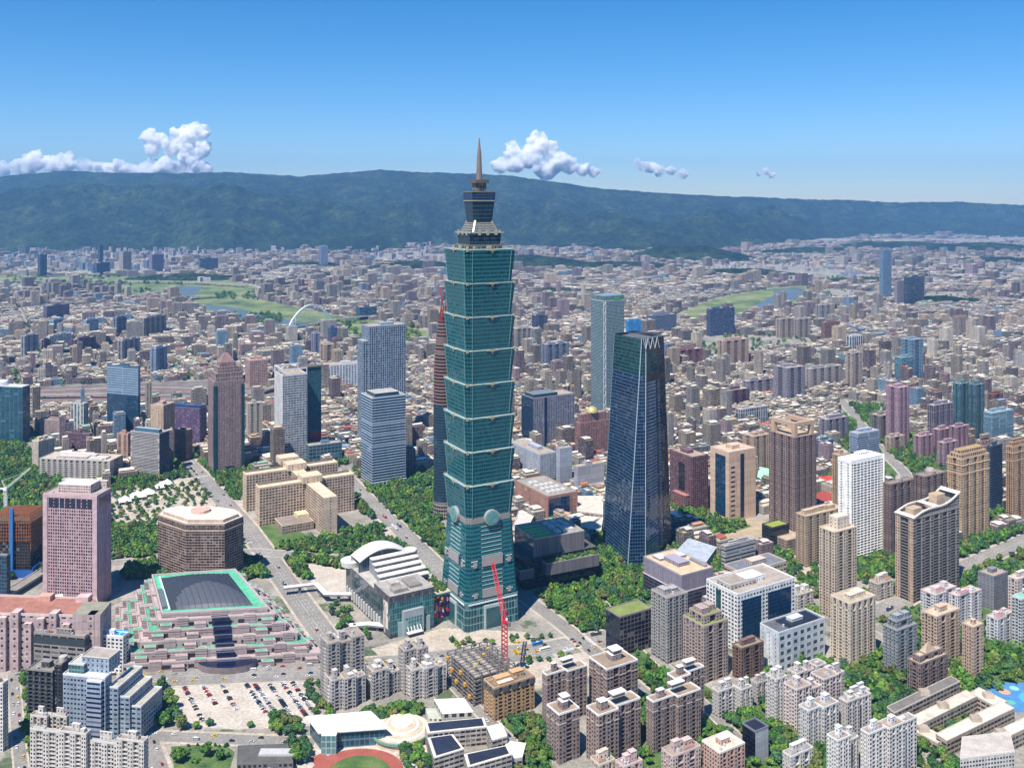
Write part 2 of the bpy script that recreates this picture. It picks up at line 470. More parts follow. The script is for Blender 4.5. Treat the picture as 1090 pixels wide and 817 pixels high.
# crossings painted on the tarmac
def zebra(px, py, az, n, length):
    X, Y = G(px, py); a_ = R(az); dx, dy = math.sin(a_), math.cos(a_)
    mb = MB(); 
    me = bpy.data.meshes.new('road_markings'); v = []; f = []
    for k in range(n):
        c_ = (X + dx * (k - n / 2) * 1.5, Y + dy * (k - n / 2) * 1.5); i = len(v)
        for s_, t_ in ((-.35, -1), (.35, -1), (.35, 1), (-.35, 1)):
            v.append((c_[0] + dx * s_ - dy * t_ * length / 2, c_[1] + dy * s_ + dx * t_ * length / 2, .28))
        f.append((i, i + 1, i + 2, i + 3))
    me.from_pydata(v, [], f); me.materials.append(M['white_line'])
    o = bpy.data.objects.new('road_markings', me); C.objects.link(o); tag(o, kind='structure')
for z_ in ((155, 780, 84, 14, 4), (152, 790, 10, 12, 4), (270, 590, -30, 14, 4), (262, 578, 60, 12, 4), (215, 507, 60, 14, 5), (610, 690, 65, 14, 4), (628, 682, -30, 14, 4), (595, 700, -30, 14, 4), (150, 722, -20, 18, 4), (372, 708, 70, 14, 4), (205, 492, -30, 14, 5), (420, 560, 60, 10, 4)):
    zebra(*z_)
def lane_marks(line, off, z):
    p = [G(*q) for q in line]; v = []; f = []
    for k in range(len(p) - 1):
        a_, b_ = p[k], p[k + 1]; l = math.hypot(b_[0] - a_[0], b_[1] - a_[1]); ux, uy = (b_[0] - a_[0]) / l, (b_[1] - a_[1]) / l
        for o_ in off:
            t = 0
            while t < l - 5:
                i = len(v)
                for s_, w_ in ((0, -.12), (4, -.12), (4, .12), (0, .12)):
                    v.append((a_[0] + ux * (t + s_) - uy * (o_ + w_), a_[1] + uy * (t + s_) + ux * (o_ + w_), z))
                f.append((i, i + 1, i + 2, i + 3)); t += 10 if o_ else 4.5
    me = bpy.data.meshes.new('road_markings'); me.from_pydata(v, [], f); me.materials.append(M['white_line'])
    o = bpy.data.objects.new('road_markings', me); C.objects.link(o); tag(o, kind='structure')
for k in ('front', 'hall', 'song', 'boul', 'city'):
    lane_marks(ROADS[k][0], (-7, -3.5, 0, 3.5, 7), RZ[k] + .03)

area('car_park', [(178, 732), (250, 727), (322, 724), (345, 762), (338, 772), (250, 776), (192, 772)], 'beige', .03)
area('plaza', [(120, 706), (345, 700), (352, 712), (140, 720)], 'beige', .025)
area('plaza', [(395, 690), (470, 668), (560, 672), (600, 700), (560, 712), (420, 712)], 'paving', .02)
area('plaza', [(318, 598), (372, 606), (372, 636), (338, 630)], 'beige', .03)
area('plaza', [(385, 535), (402, 533), (445, 582), (425, 590)], 'paving', .02)
area('plaza', [(540, 700), (640, 690), (650, 715), (560, 735)], 'paving', .015)
area('plaza', [(755, 545), (850, 560), (850, 585), (770, 580)], 'soil', .02)
area('plaza', [(840, 585), (880, 600), (880, 640), (842, 625)], 'paving', .02)
area('lawn', [(182, 794), (236, 790), (250, 800), (245, 817), (186, 822)], 'grass', .03)
area('lawn', [(252, 792), (298, 790), (300, 797), (254, 799)], 'grass', .03)
area('park_lawn', [(575, 642), (600, 612), (690, 600), (700, 640), (655, 664), (642, 692), (604, 668)], 'grass', .03)
area('park_ground', [(115, 520), (200, 508), (222, 520), (262, 500), (268, 520), (250, 560), (168, 568), (118, 560)], 'paving', .02)
area('lawn', [(265, 560), (300, 556), (350, 580), (352, 592), (300, 592), (276, 580)], 'grass', .035)
area('lawn', [(352, 570), (400, 566), (440, 584), (440, 594), (354, 590)], 'grass', .035)
area('lawn', [(392, 520), (412, 516), (446, 532), (474, 566), (474, 596), (440, 572)], 'grass', .035)
area('lawn', [(0, 472), (40, 470), (60, 520), (60, 600), (0, 560)], 'grass', .02)
area('lawn', [(930, 655), (1100, 580), (1100, 640), (960, 690)], 'grass', .02)
area('lawn', [(900, 690), (1095, 668), (1095, 728), (1000, 735), (930, 742)], 'grass', .02)
area('lawn', [(795, 740), (860, 700), (930, 715), (940, 750), (850, 817), (700, 830), (640, 780), (640, 690), (690, 690), (760, 735)], 'grass', .018)
area('lawn', [(535, 752), (580, 760), (590, 830), (530, 830)], 'grass', .02)
area('lawn', [(900, 480), (935, 470), (1010, 512), (1000, 540)], 'grass', .02)
area('lawn', [(735, 545), (760, 535), (800, 560), (760, 572)], 'grass', .022)
area('school_yard', [(300, 786), (345, 780), (420, 778), (470, 800), (470, 830), (300, 830)], 'beige', .03)
# running track with its lawn
def oval(cx, cy, rx, ry, n=40):
    X, Y = G(cx, cy)
    return [(X + rx * math.cos(2 * math.pi * k / n), Y + ry * math.sin(2 * math.pi * k / n)) for k in range(n)]
sheet('running_track', oval(380, 820, 36, 30), 'track', .06, True)
sheet('running_track_apron', [(330, 806), (345, 800), (356, 812), (340, 822)], 'track', .055)
sheet('field_lawn', oval(382, 822, 24, 23), 'grass', .09, True)
# river, meadows, rail yard
area('river_meadow', [(-60, 293), (90, 294), (205, 296), (250, 300), (285, 309), (280, 314), (205, 319), (135, 317), (112, 310), (60, 305), (-60, 303)], 'meadow', .4)
area('river_meadow', [(200, 318), (262, 316), (310, 326), (360, 336), (420, 345), (455, 352), (455, 368), (400, 368), (330, 355), (270, 350), (215, 332)], 'meadow', .4)
area('river', [(166, 317), (180, 310), (188, 304), (216, 305), (206, 316)], 'water', .7)
area('river', [(198, 323), (240, 326), (270, 332), (316, 342), (338, 348), (318, 353), (285, 350), (258, 343), (226, 331)], 'water', .7)
area('river_meadow', [(715, 338), (748, 322), (780, 314), (822, 307), (860, 304), (862, 318), (826, 330), (780, 340), (735, 344)], 'meadow', .4)
area('river', [(776, 338), (800, 327), (824, 314), (822, 309), (850, 306), (860, 311), (838, 322), (808, 333)], 'water', .7)
area('rail_yard', [(38, 412), (140, 407), (222, 405), (296, 414), (290, 428), (215, 434), (110, 436), (38, 432)], 'ballast', .2)
for k in range(12):
    y0 = 407 + k * 2.1
    sheet('rail_track', [(40, y0 + 4), (160, y0), (285, y0 + 5), (285, y0 + 5.5), (160, y0 + .5), (40, y0 + 4.5)], ('asphalt', 'ballast', 'paving', 'track')[k % 4], .3 + .02 * k)

# ---- hills
def interp(x, pts):
    xs = [p_[0] for p_ in pts]; ys = [p_[1] for p_ in pts]
    return np.interp(x, xs, ys)
def vnoise(x, y, seed):
    """smooth value noise on arrays"""
    xi = np.floor(x).astype(np.int64); yi = np.floor(y).astype(np.int64); fx = x - xi; fy = y - yi
    fx = fx * fx * (3 - 2 * fx); fy = fy * fy * (3 - 2 * fy)
    def h(i, j):
        n = (i * 374761393 + j * 668265263 + seed * 974711) & 0x7fffffff
        n = ((n ^ (n >> 13)) * 1274126177) & 0x7fffffff
        return ((n ^ (n >> 16)) & 0xffff) / 65535.0
    return (h(xi, yi) * (1 - fx) + h(xi + 1, yi) * fx) * (1 - fy) + (h(xi, yi + 1) * (1 - fx) + h(xi + 1, yi + 1) * fx) * fy
def fbm(x, y, seed, o=5):
    s = 0; a_ = .5
    for k in range(o):
        s = s + a_ * vnoise(x * 2 ** k, y * 2 ** k, seed + k); a_ *= .55
    return s
def ridged(x, y, seed, o=5):
    s = 0; a_ = .5
    for k in range(o):
        s = s + a_ * (1 - np.abs(2 * vnoise(x * 2 ** k, y * 2 ** k, seed + k) - 1)); a_ *= .52
    return s
SKY_L = [(-900, 200), (-300, 192), (0, 187), (70, 181), (130, 184), (185, 184), (240, 183), (320, 187), (350, 185), (405, 180.5), (440, 183), (500, 185), (545, 187), (585, 193), (640, 200), (700, 205), (780, 209), (840, 211), (900, 213), (960, 215.5), (1020, 214.5), (1060, 217), (1090, 218), (1500, 221), (2000, 225)]
MID_L = [(-900, 215), (0, 213), (50, 206), (80, 202), (120, 208), (165, 212), (235, 199), (290, 208), (340, 214), (420, 212), (500, 214), (600, 221), (700, 228), (800, 232), (900, 234), (1000, 234), (1090, 236), (2000, 238)]
FOOT_L = [(-900, 270), (0, 270), (120, 269), (260, 268), (400, 268), (460, 262), (545, 262), (620, 266), (690, 270), (760, 268), (800, 262), (850, 258), (920, 252), (1000, 250), (1090, 248), (2000, 246)]
nx_, ny_ = 760, 250
pxs = np.linspace(-800, 1900, nx_); tt = np.linspace(0, 1, ny_)
PXX, TT = np.meshgrid(pxs, tt)
yf = interp(PXX, FOOT_L) + (fbm(PXX / 45 + 50, PXX * 0, 61, 3) - .45) * 7; Yf = CH * F / (yf - YH); Yf = np.minimum(Yf, 11800)
Y1 = np.maximum(10000, Yf + 1300); fr_ = np.clip((PXX - 600) / 450, 0, 1); Y1 = Y1 + 1200 * fr_; Y2 = 13300 + 1700 * fr_
YY = Yf + (15750 - Yf) * TT
XX = (PXX - CX) / F * YY
z1 = CH - (interp(PXX, MID_L) - YH) * Y1 / F; z2 = CH - (interp(PXX, SKY_L) - YH) * Y2 / F
s1 = np.clip((YY - Yf) / (Y1 - Yf), 0, 1); s2 = np.clip((YY - Y1) / (Y2 - Y1), 0, 1); s3 = np.clip((YY - Y2) / (15750 - Y2), 0, 1)
base = z1 * s1 ** 1.15
base = np.where(YY > Y1, z1 * (1 - .42 * np.sin(s2 * math.pi)) + (z2 - z1) * s2 ** 1.4, base)
base = np.where(YY > Y2, z2 * (1 - .5 * s3), base)
env = np.clip(s1 * 1.6, 0, 1) * np.where(YY > Y1, 1, .9)
keep = 1 - .96 * np.exp(-((YY - Y2) / 900) ** 2)
rg = ridged(XX / 1500 + 7, YY / 1900 + 3, 11, 6) - .62
sm = fbm(XX / 260, YY / 260, 31, 4) - .5
ZZ = base + env * keep * (rg * 520 + sm * 110) + env * (fbm(XX / 60, YY / 60, 77, 2) - .4) * 30
ZZ = np.where(TT <= 0, -3, np.maximum(ZZ, -2 + 6 * s1))
vv = np.stack([XX, YY, ZZ], -1).reshape(-1, 3)
idx = np.arange(nx_ * ny_).reshape(ny_, nx_)
ff = np.stack([idx[:-1, :-1], idx[:-1, 1:], idx[1:, 1:], idx[1:, :-1]], -1).reshape(-1, 4)
def npmesh(name, v, f, mats, matidx=None, smooth=False, attrs=None, uv=None):
    me = bpy.data.meshes.new(name); v = np.asarray(v, np.float32); f = np.asarray(f, np.int32)
    k = f.shape[1]
    me.vertices.add(len(v)); me.vertices.foreach_set('co', v.ravel())
    me.loops.add(f.size); me.loops.foreach_set('vertex_index', f.ravel())
    me.polygons.add(len(f)); me.polygons.foreach_set('loop_start', np.arange(0, f.size, k, dtype=np.int32))
    for q in mats: me.materials.append(M[q])
    if matidx is not None: me.polygons.foreach_set('material_index', np.asarray(matidx, np.int32))
    me.polygons.foreach_set('use_smooth', np.full(len(f), smooth))
    if uv is not None:
        l = me.uv_layers.new(name='UVMap'); l.data.foreach_set('uv', np.asarray(uv, np.float32).ravel())
    for nm, a_ in (attrs or {}).items():
        at = me.attributes.new(nm, 'FLOAT_COLOR', 'FACE'); at.data.foreach_set('color', np.asarray(a_, np.float32).ravel())
    me.update(); me.validate()
    return me
o = bpy.data.objects.new('hills', npmesh('hills', vv, ff, ['forest'], smooth=True)); C.objects.link(o); tag(o, kind='structure')
# low wooded hill in front of the range, right of the tall tower
def hump(name, px, py, rx, ry, h, seed):
    X, Y = G(px, py); n = 60
    gx, gy = np.meshgrid(np.linspace(-1, 1, n), np.linspace(-1, 1, n)); r = np.sqrt(gx ** 2 + gy ** 2)
    z = h * np.clip(1 - r ** 2, 0, 1) ** 1.2 * (.6 + .8 * fbm(gx * 2 + seed, gy * 2, seed)) - 2 + (r < .95) * fbm(gx * 12, gy * 12, seed) * 10
    v = np.stack([X + gx * rx, Y + gy * ry, z], -1).reshape(-1, 3); ix = np.arange(n * n).reshape(n, n)
    f = np.stack([ix[:-1, :-1], ix[:-1, 1:], ix[1:, 1:], ix[1:, :-1]], -1).reshape(-1, 4)
    o = bpy.data.objects.new(name, npmesh(name, v, f, ['forest'], smooth=True)); C.objects.link(o); tag(o, kind='structure')
    polys_block.append([(X + rx * .8 * math.cos(t_), Y + ry * .8 * math.sin(t_)) for t_ in np.linspace(0, 6.28, 16)[:-1]])
hump('wooded_hill', 735, 277, 560, 420, 110, 3)
hump('wooded_hill', 565, 284, 520, 330, 75, 5)
hump('wooded_hill', 440, 287, 380, 240, 60, 8)
hump('wooded_hill', 1050, 268, 700, 420, 70, 9)

for k_, (px, py, rx, ry, h_) in enumerate(((520, 288, 500, 170, 22), (650, 286, 560, 160, 26), (330, 285, 420, 150, 20), (200, 297, 380, 110, 14), (870, 270, 700, 260, 30), (960, 264, 800, 300, 36), (1060, 280, 600, 200, 22), (780, 292, 420, 130, 18), (930, 300, 360, 120, 14), (1000, 322, 300, 90, 12), (590, 312, 260, 90, 12), (880, 330, 200, 70, 10))):
    hump('wooded_rise', px, py, rx, ry, h_ * 1.7, 20 + k_)
# ---- clouds beyond the haze: heaps of billows, one solid per cloud
def cloud(label, blobs, Y, seed, group=None):
    q = random.Random(seed)
    import bmesh
    bm = bmesh.new(); base = max(b_[1] + b_[2] for b_ in blobs)
    def ball(px, py, rpx, dy, sub):
        X = (px - CX) / F * Y; r = rpx / F * Y
        bmesh.ops.create_icosphere(bm, subdivisions=sub, radius=r, matrix=mathutils.Matrix.Translation((X, Y + dy * r, ZT(py, Y))))
    for (px, py, r) in blobs:
        ball(px, py, r * 1.12, q.uniform(-.4, .4), 3)
        for k in range(16):
            th = q.uniform(-.25, 3.4); rr = r * q.uniform(.22, .5); d_ = r * q.uniform(.75, 1.15)
            yy = py - d_ * math.sin(th) * .95
            if yy + rr > base: yy = base - rr
            ball(px + d_ * math.cos(th), yy, rr, q.uniform(-2.2, .2), 2)
            for j in range(3):
                t2 = q.uniform(-.2, 3.4); r3 = rr * q.uniform(.3, .55); ball(px + d_ * math.cos(th) + rr * math.cos(t2), min(base - r3, yy - rr * math.sin(t2)), r3, q.uniform(-1.5, .5), 1)
    me = bpy.data.meshes.new('cloud'); bm.to_mesh(me); bm.free()
    me.materials.append(M['cloud'])
    o = bpy.data.objects.new('cloud', me); C.objects.link(o)
    rm = o.modifiers.new('remesh', 'REMESH'); rm.mode = 'VOXEL'; rm.voxel_size = 15; rm.use_smooth_shade = True
    for sc_, st_ in ((260, 120), (110, 75), (42, 34)):
        tx = bpy.data.textures.new('puff', 'CLOUDS'); tx.noise_scale = sc_; tx.noise_depth = 4
        dm = o.modifiers.new('puff', 'DISPLACE'); dm.texture = tx; dm.strength = st_; dm.mid_level = .5; dm.texture_coords = 'GLOBAL'
    return tag(o, label, 'cloud', group, 'stuff')
YC = 17500
cloud('long low white cloud bank lying on the ridge at far left', [(-70, 186, 12), (-35, 182, 10), (0, 182, 7), (20, 179, 7), (38, 173, 9), (55, 175, 7), (72, 174, 8), (90, 178, 7), (108, 181, 6), (118, 182, 6), (130, 178, 6), (140, 182, 6), (152, 182, 6), (-10, 183, 8), (28, 181, 7), (64, 180, 8)], YC, 1)
cloud('towering white cumulus above the ridge between bank and tower', [(165, 180, 9), (180, 178, 9), (200, 178, 11), (216, 181, 8), (163, 158, 7), (160, 147, 7), (172, 148, 6), (182, 158, 8), (190, 148, 8), (203, 146, 9), (214, 142, 7), (207, 136, 6), (216, 160, 8), (202, 164, 10)], YC, 2)
cloud('broad white cumulus just right of the tower spire', [(532, 178, 7), (548, 174, 10), (562, 168, 11), (572, 156, 9), (571, 147, 6), (582, 160, 9), (592, 172, 10), (606, 177, 8), (620, 181, 6), (632, 183, 5), (546, 158, 6), (580, 182, 10)], YC, 3)
cloud('small white cumulus over the right shoulder of the ridge', [(683, 177, 5), (680, 174, 4.5), (692, 178, 5.5), (703, 182, 5), (714, 182, 4.5), (728, 186, 3.5)], YC, 4)
cloud('tiny flat white cloud alone in the right sky', [(808, 186, 3), (815, 184, 3.4), (822, 186.5, 3)], YC, 5)

# ---- the air
m, nt, b = newmat('air')
nt.nodes.remove(b)
pv = nt.nodes.new('ShaderNodeVolumePrincipled')
pv.inputs['Color'].default_value = (.22, .50, .92, 1)
pv.inputs['Density'].default_value = HAZE = 4.2e-5
pv.inputs['Anisotropy'].default_value = .2
nt.links.new(pv.outputs[0], nt.nodes['Material Output'].inputs['Volume'])
M['air'] = m
hb = MB(); 
hv = [(x, y, z) for z in (-4, 1150) for x, y in ((-14500, -400), (14500, -400), (14500, 15900), (-14500, 15900))]
me = bpy.data.meshes.new('haze'); me.from_pydata(hv, [], [(3, 2, 1, 0), (4, 5, 6, 7), (0, 1, 5, 4), (1, 2, 6, 5), (2, 3, 7, 6), (3, 0, 4, 7)])
me.materials.append(m); o = bpy.data.objects.new('haze', me); C.objects.link(o); tag(o, 'thin blue summer haze filling the air over the city', 'haze', None, 'stuff')
# ---------------------------------------------------------------- generic high-rise with parts
CONC = hx('b9ada0'); PALE = hx('cfc6b8'); DECK = hx('a89a88'); WHITE = hx('e6e4de'); GLASSD = (.016, .022, .03); GLASSB = (.012, .035, .065)
def bayline(a, b, nb, d, ra, sa, sb, inw):
    """points and styles along a wall from a to b with nb recesses of depth d"""
    l = math.hypot(b[0] - a[0], b[1] - a[1]); ux, uy = (b[0] - a[0]) / l, (b[1] - a[1]) / l
    pts, sty = [], []
    if nb <= 0: return [a], [sa]
    seg = l / (nb + (nb + 1) * ra)       # recess width; projecting width = seg*ra
    t = 0.0
    P = lambda t_, q: (a[0] + ux * t_ + inw[0] * q, a[1] + uy * t_ + inw[1] * q)
    for k in range(nb):
        pts.append(P(t, 0)); sty.append(sa); t += seg * ra
        pts.append(P(t, 0)); sty.append(sa)
        pts.append(P(t, d)); sty.append(sb); t += seg
        pts.append(P(t, d)); sty.append(sa)
    pts.append(P(t, 0)); sty.append(sa)
    return pts, sty
def plan(W, L, nx, ny, d, ra, sx, rx, sy, ry):
    P, S = [], []
    for a, b, n, sa, sb, inw in (((0, 0), (W, 0), nx, sx, rx, (0, 1)), ((W, 0), (W, L), ny, sy, ry, (-1, 0)),
                                 ((W, L), (0, L), nx, sx, rx, (0, -1)), ((0, L), (0, 0), ny, sy, ry, (1, 0))):
        p, s = bayline(a, b, n, d, ra, sa, sb, inw); P += p; S += s
    return P, S

def tower(name, label, cat, px, az=-30, wall=CONC, glass=GLASSD, p=(3.0, 3.2, .55, .5), group=None, nx=0, ny=0, d=1.6, ra=.9, rec=None, left=None, leftrec=None,
          curtain=False, deck=DECK, rim=None, bulk=1, tank=1, bal=True, podium=None, H0=0.0, Lmax=70, Wmax=110, W=None, L=None, band=None, setback=None, seed=1, bulkh=4.5, sheds=0, units=1, uoff=3.5, uaxis='x', ulev=True):
    q = random.Random(seed * 977 + int(px[1] * 7))
    X0, Y0, rot, w_, l_, H = blk(*px, az)
    W = W or max(6, min(Wmax, w_ if w_ > 0 else Wmax)); L = L or max(6, min(Lmax, l_ if l_ > 0 else Lmax))
    t = thing(name, label, cat, X0, Y0, rot, group)
    fm = 'curtain' if curtain else 'facade'
    sx = St(wall, glass, p, fm)
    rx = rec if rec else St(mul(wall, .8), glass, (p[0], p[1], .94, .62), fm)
    sy = left if left else sx
    ry = leftrec if leftrec else rx
    rimc = flat(rim or mul(wall, 1.1), 'clean')
    dk = flat(deck)
    rects = []
    def build(ox, oy, W, L, H, nx, ny):
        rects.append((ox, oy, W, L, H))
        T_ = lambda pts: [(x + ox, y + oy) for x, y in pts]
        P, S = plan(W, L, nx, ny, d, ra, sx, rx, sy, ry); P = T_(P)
        hs = H
        if setback:                                       # (height share, inset)
            hs = H * setback[0]
        m = MB(); m.prism(P, 0, hs - .3, S); part(t, 'wall', m)
        part(t, 'roof', roof_mb(T_([(0, 0), (W, 0), (W, L), (0, L)]), hs, dk, rimc))
        Pt = P
        if setback:
            i_ = setback[1]
            Pt, S2 = plan(W - 2 * i_, L - 2 * i_, max(0, nx - 1), max(0, ny - 1), d, ra, sx, rx, sy, ry)
            Pt = T_([(x + i_, y + i_) for x, y in Pt])
            m = MB(); m.prism(Pt, hs + .16, H - .3, S2); part(t, 'upper_storeys', m)
            part(t, 'upper_roof', roof_mb(T_([(i_, i_), (W - i_, i_), (W - i_, L - i_), (i_, L - i_)]), H, dk, rimc))
        if band:                                          # dark louvre storey or cornice lines: list of (z from top, height, colour, proud)
            for zz, hh, cc, pr in band:
                m = MB(); o = inset(P, -pr); m.prism(o, hs - zz, hs - zz + hh, flat(cc, 'clean'), flat(cc, 'clean'), flat(cc, 'clean')); part(t, 'cornice', m)
        if bal and (nx or ny):
            # balcony slabs with solid fronts standing out of the recesses
            fh = p[1]; k0 = 2
            for idx in range(len(P)):
                if S[idx] is not rx and S[idx] is not ry: continue
                a_, b_ = P[idx], P[(idx + 1) % len(P)]
                l = math.hypot(b_[0] - a_[0], b_[1] - a_[1])
                ux, uy = (b_[0] - a_[0]) / l, (b_[1] - a_[1]) / l
                nx_, ny_ = uy, -ux
                wn_ = to_world(0, 0, rot, [(nx_, ny_)])[0]
                if wn_[0] * X0 + wn_[1] * Y0 > 0: continue          # faces away from the street side seen here
                m = MB(); fl = flat(mul(wall, .98), 'clean'); e_ = .25
                dd = d - .15
                for fl_i in range(1, int((hs - 2) / fh)):
                    z = fl_i * fh
                    A = (a_[0] + ux * e_, a_[1] + uy * e_); B = (b_[0] - ux * e_, b_[1] - uy * e_)
                    A2 = (A[0] + nx_ * dd, A[1] + ny_ * dd); B2 = (B[0] + nx_ * dd, B[1] + ny_ * dd)
                    m.prism([A2, B2, B, A], z - .1, z + .12, fl, fl, fl)
                    A3 = (A2[0] - nx_ * .15, A2[1] - ny_ * .15); B3 = (B2[0] - nx_ * .15, B2[1] - ny_ * .15)
                    m.prism([A2, B2, B3, A3], z + .12, z + .82, fl, fl)
                for Q, s_ in ((A, .2), (B, -.2)): m.prism([Q, (Q[0] + nx_ * dd, Q[1] + ny_ * dd), (Q[0] + nx_ * dd + ux * s_, Q[1] + ny_ * dd + uy * s_), (Q[0] + ux * s_, Q[1] + uy * s_)], fh - .1, hs - .32, fl)
                part(t, 'balcony_stack', m)

    if units == 1: build(0, 0, W, L, H, nx, ny)
    else:
        full = W if uaxis == 'x' else L; cuts = [0] + [full * (k + q.uniform(-.12, .12)) / units for k in range(1, units)] + [full]
        for k in range(units):
            a0, a1 = cuts[k] + (.02 if k else 0), cuts[k + 1]; of = uoff * ((k + seed) % 2) * q.uniform(.7, 1.1); hk = H - (0, 3.2, 0, 6.4)[(k * 3 + seed) % 4] * (k > 0 and ulev)
            n_ = max(1, round((nx if uaxis == 'x' else ny) / units))
            if uaxis == 'x': build(a0, of, a1 - a0, L - of, hk, n_, ny)
            else: build(of, a0, W - of, a1 - a0, hk, nx, n_)
    if podium:
        ph, po, pc = podium
        m = MB(); o = [(-po, -po), (W + po, -po), (W + po, L + po), (-po, L + po)]
        m.prism(o, 0, ph, St(pc, glass, (5, 4, .7, .6)), flat(mul(pc, .9))); part(t, 'podium', m)
    H_ = H
    for k in range(bulk):
        ox, oy, uw, ul, H = rects[k % len(rects)] if units > 1 else (0, 0, W, L, H)
        bw, bl = uw * q.uniform(.24, .36), ul * q.uniform(.28, .42); nb = bulk if units == 1 else 1
        bx = (uw - bw) * (((k if units == 1 else 0) + .5) / nb + q.uniform(-.08, .08)); by = oy + (ul - bl) * q.uniform(.4, .6)
        bx = ox + max(1.2, min(uw - bw - 1.2, bx))
        m = MB(); bh = bulkh * q.uniform(.85, 1.2)
        st = St(mul(wall, 1.0), glass, (3.5, 4, .3, .35))
        m.box(bx, by, H + .16, bx + bw, by + bl, H + bh, st, dk)
        o = part(t, 'stair_house', m)
        m = MB(); m.prism(inset([(bx, by), (bx + bw, by), (bx + bw, by + bl), (bx, by + bl)], -.25), H + bh, H + bh + .35, rimc, rimc, rimc); part(o, 'coping', m)
    for k in range(tank):
        ox, oy, uw, ul, H = q.choice(rects) if units > 1 else (0, 0, W, L, H)
        tx, ty = ox + q.uniform(2.5, max(2.6, uw - 4.5)), oy + q.uniform(2.5, max(2.6, ul - 4.5))
        m = MB(); m.cyl(tx, ty, 1.1, H + .16, H + 2.4, flat(hx('c9cdd0'), 'metal'), n=9); part(t, 'water_tank', m)
    for k in range(sheds):
        ox, oy, uw, ul, H = q.choice(rects) if units > 1 else (0, 0, W, L, H)
        sw, sl2 = q.uniform(2.5, max(2.6, uw * .45)), q.uniform(2.5, max(2.6, ul * .45)); tx, ty = ox + q.uniform(1, max(1.1, uw - sw - 1)), oy + q.uniform(1, max(1.1, ul - sl2 - 1))
        m = MB(); m.box(tx, ty, H + .17, tx + sw, ty + sl2, H + q.uniform(2, 3), flat(mul(wall, .9)), flat(q.choice([hx('c9c4ba'), hx('8f8a84'), hx('a8765e'), hx('d8d4cc')]), 'clean')); part(t, 'rooftop_shed', m)
    fp = to_world(X0, Y0, rot, [(-1, -1), (W + 1, -1), (W + 1, L + 1), (-1, L + 1)])
    foot.append(fp)
    shade.append((px[0], px[2], px[4], px[3], Y0))
    return t, W, L, H_

def freeblock(name, label, cat, quad, H, side, deck, rim, group=None, z0=0, ph=1.2, parent=None, pn='wall'):
    """block over four ground pixels (any quadrilateral), first corner the base point"""
    g = [G(*q) for q in quad]
    ar = sum(g[k][0] * g[(k + 1) % 4][1] - g[(k + 1) % 4][0] * g[k][1] for k in range(4))
    if ar < 0: g = [g[0], g[3], g[2], g[1]]
    o = g[0]; P = [(x - o[0], y - o[1]) for x, y in g]
    t = parent or thing(name, label, cat, o[0], o[1], 0, group)
    m = MB(); m.prism(P, z0, H - .3, side); part(t, pn, m)
    part(t, 'roof', roof_mb(P, H, deck, rim, ph))
    foot.append([(x, y) for x, y in g])
    return t, P, o
# ---------------------------------------------------------------- the landmark buildings
def at(px, py, z):
    """world xy of a point seen at a pixel at height z"""
    Y = (CH - z) * F / (py - YH)
    return ((px - CX) * Y / F, Y)
def frame(name, label, cat, px, py, z, az, group=None):
    x, y = at(px, py, z)
    return thing(name, label, cat, x, y, -R(az), group), (x, y, -R(az))
def block(t, nm, x0, y0, z0, x1, y1, z1, side, deck=None, rim=None, ph=1.0, roof=True):
    m = MB(); P = [(x0, y0), (x1, y0), (x1, y1), (x0, y1)]
    m.prism(P, z0, z1 - .3, side); o = part(t, nm, m)
    if roof: r_ = part(o, 'roof', roof_mb(P, z1, deck or flat(DECK), rim or flat(mul(side[0].w if isinstance(side, list) else side.w, 1.1), 'clean'), ph))
    return o
def addfoot(fr, x0, y0, x1, y1, sh=None):
    foot.append(to_world(fr[0], fr[1], fr[2], [(x0, y0), (x1, y0), (x1, y1), (x0, y1)]))
    if sh: shade.append((*sh, fr[1]))
TEALF = (.024, .15, .17); TEAL = (.003, .055, .068); TRIM = hx('d9dcd6')

# --- the tall stacked tower
def notched(s, n):
    h = s / 2; P = []
    for k in range(4):
        c_, s_ = [(1, 0), (0, 1), (-1, 0), (0, -1)][k]
        for x, y in ((h - 2 * n, -h), (h - 2 * n, -h + n), (h - n, -h + n), (h - n, -h + 2 * n), (h, -h + 2 * n)):
            P.append((x * c_ - y * s_, x * s_ + y * c_))
    return P
X0, Y0 = G(497, 672); rot = R(29); s0 = 58.0
cx_, cy_ = to_world(X0, Y0, rot, [(s0 / 2, s0 / 2)])[0]
t101 = thing('skyscraper', 'tallest tower, teal glass stacked in eight flaring tiers with a thin spire', 'skyscraper', cx_, cy_, rot)
tg = St(TEALF, TEAL, (1.9, 4.25, .86, .62), 'curtain')
tgd = St(hx('2f4756'), (.003, .02, .035), (1.9, 4.25, .86, .62), 'curtain')
whit = flat(TRIM, 'clean'); lou = flat(hx('9b9490'), 'clean'); gold = flat(hx('b5a68a'), 'metal'); ledge = flat(hx('95a8a3'), 'clean')
DIRS = [((0, -1), (1, 0)), ((-1, 0), (0, -1)), ((1, 0), (0, 1)), ((0, 1), (-1, 0))]
def onface(m, d, s, u0, u1, z0, z1, st, proud=.35, s1=None):
    """slab on face d of a square of side s, from u0 to u1 along it"""
    (nx, ny), (tx, ty) = d; h = s / 2
    a_ = (nx * h + tx * u0, ny * h + ty * u0); b_ = (nx * h + tx * u1, ny * h + ty * u1)
    A, B_ = (a_[0] + nx * proud, a_[1] + ny * proud), (b_[0] + nx * proud, b_[1] + ny * proud)
    m.prism([A, B_, b_, a_], z0, z1, st, st, st)
m = MB(); m.loft(notched(59, 1.2), 0, notched(57.5, 1.2), 30, St(hx('7fa3a3'), TEAL, (3.2, 7.4, .88, .86), 'curtain'), flat(hx('6d8382'))); p_ = part(t101, 'podium', m)
m = MB()
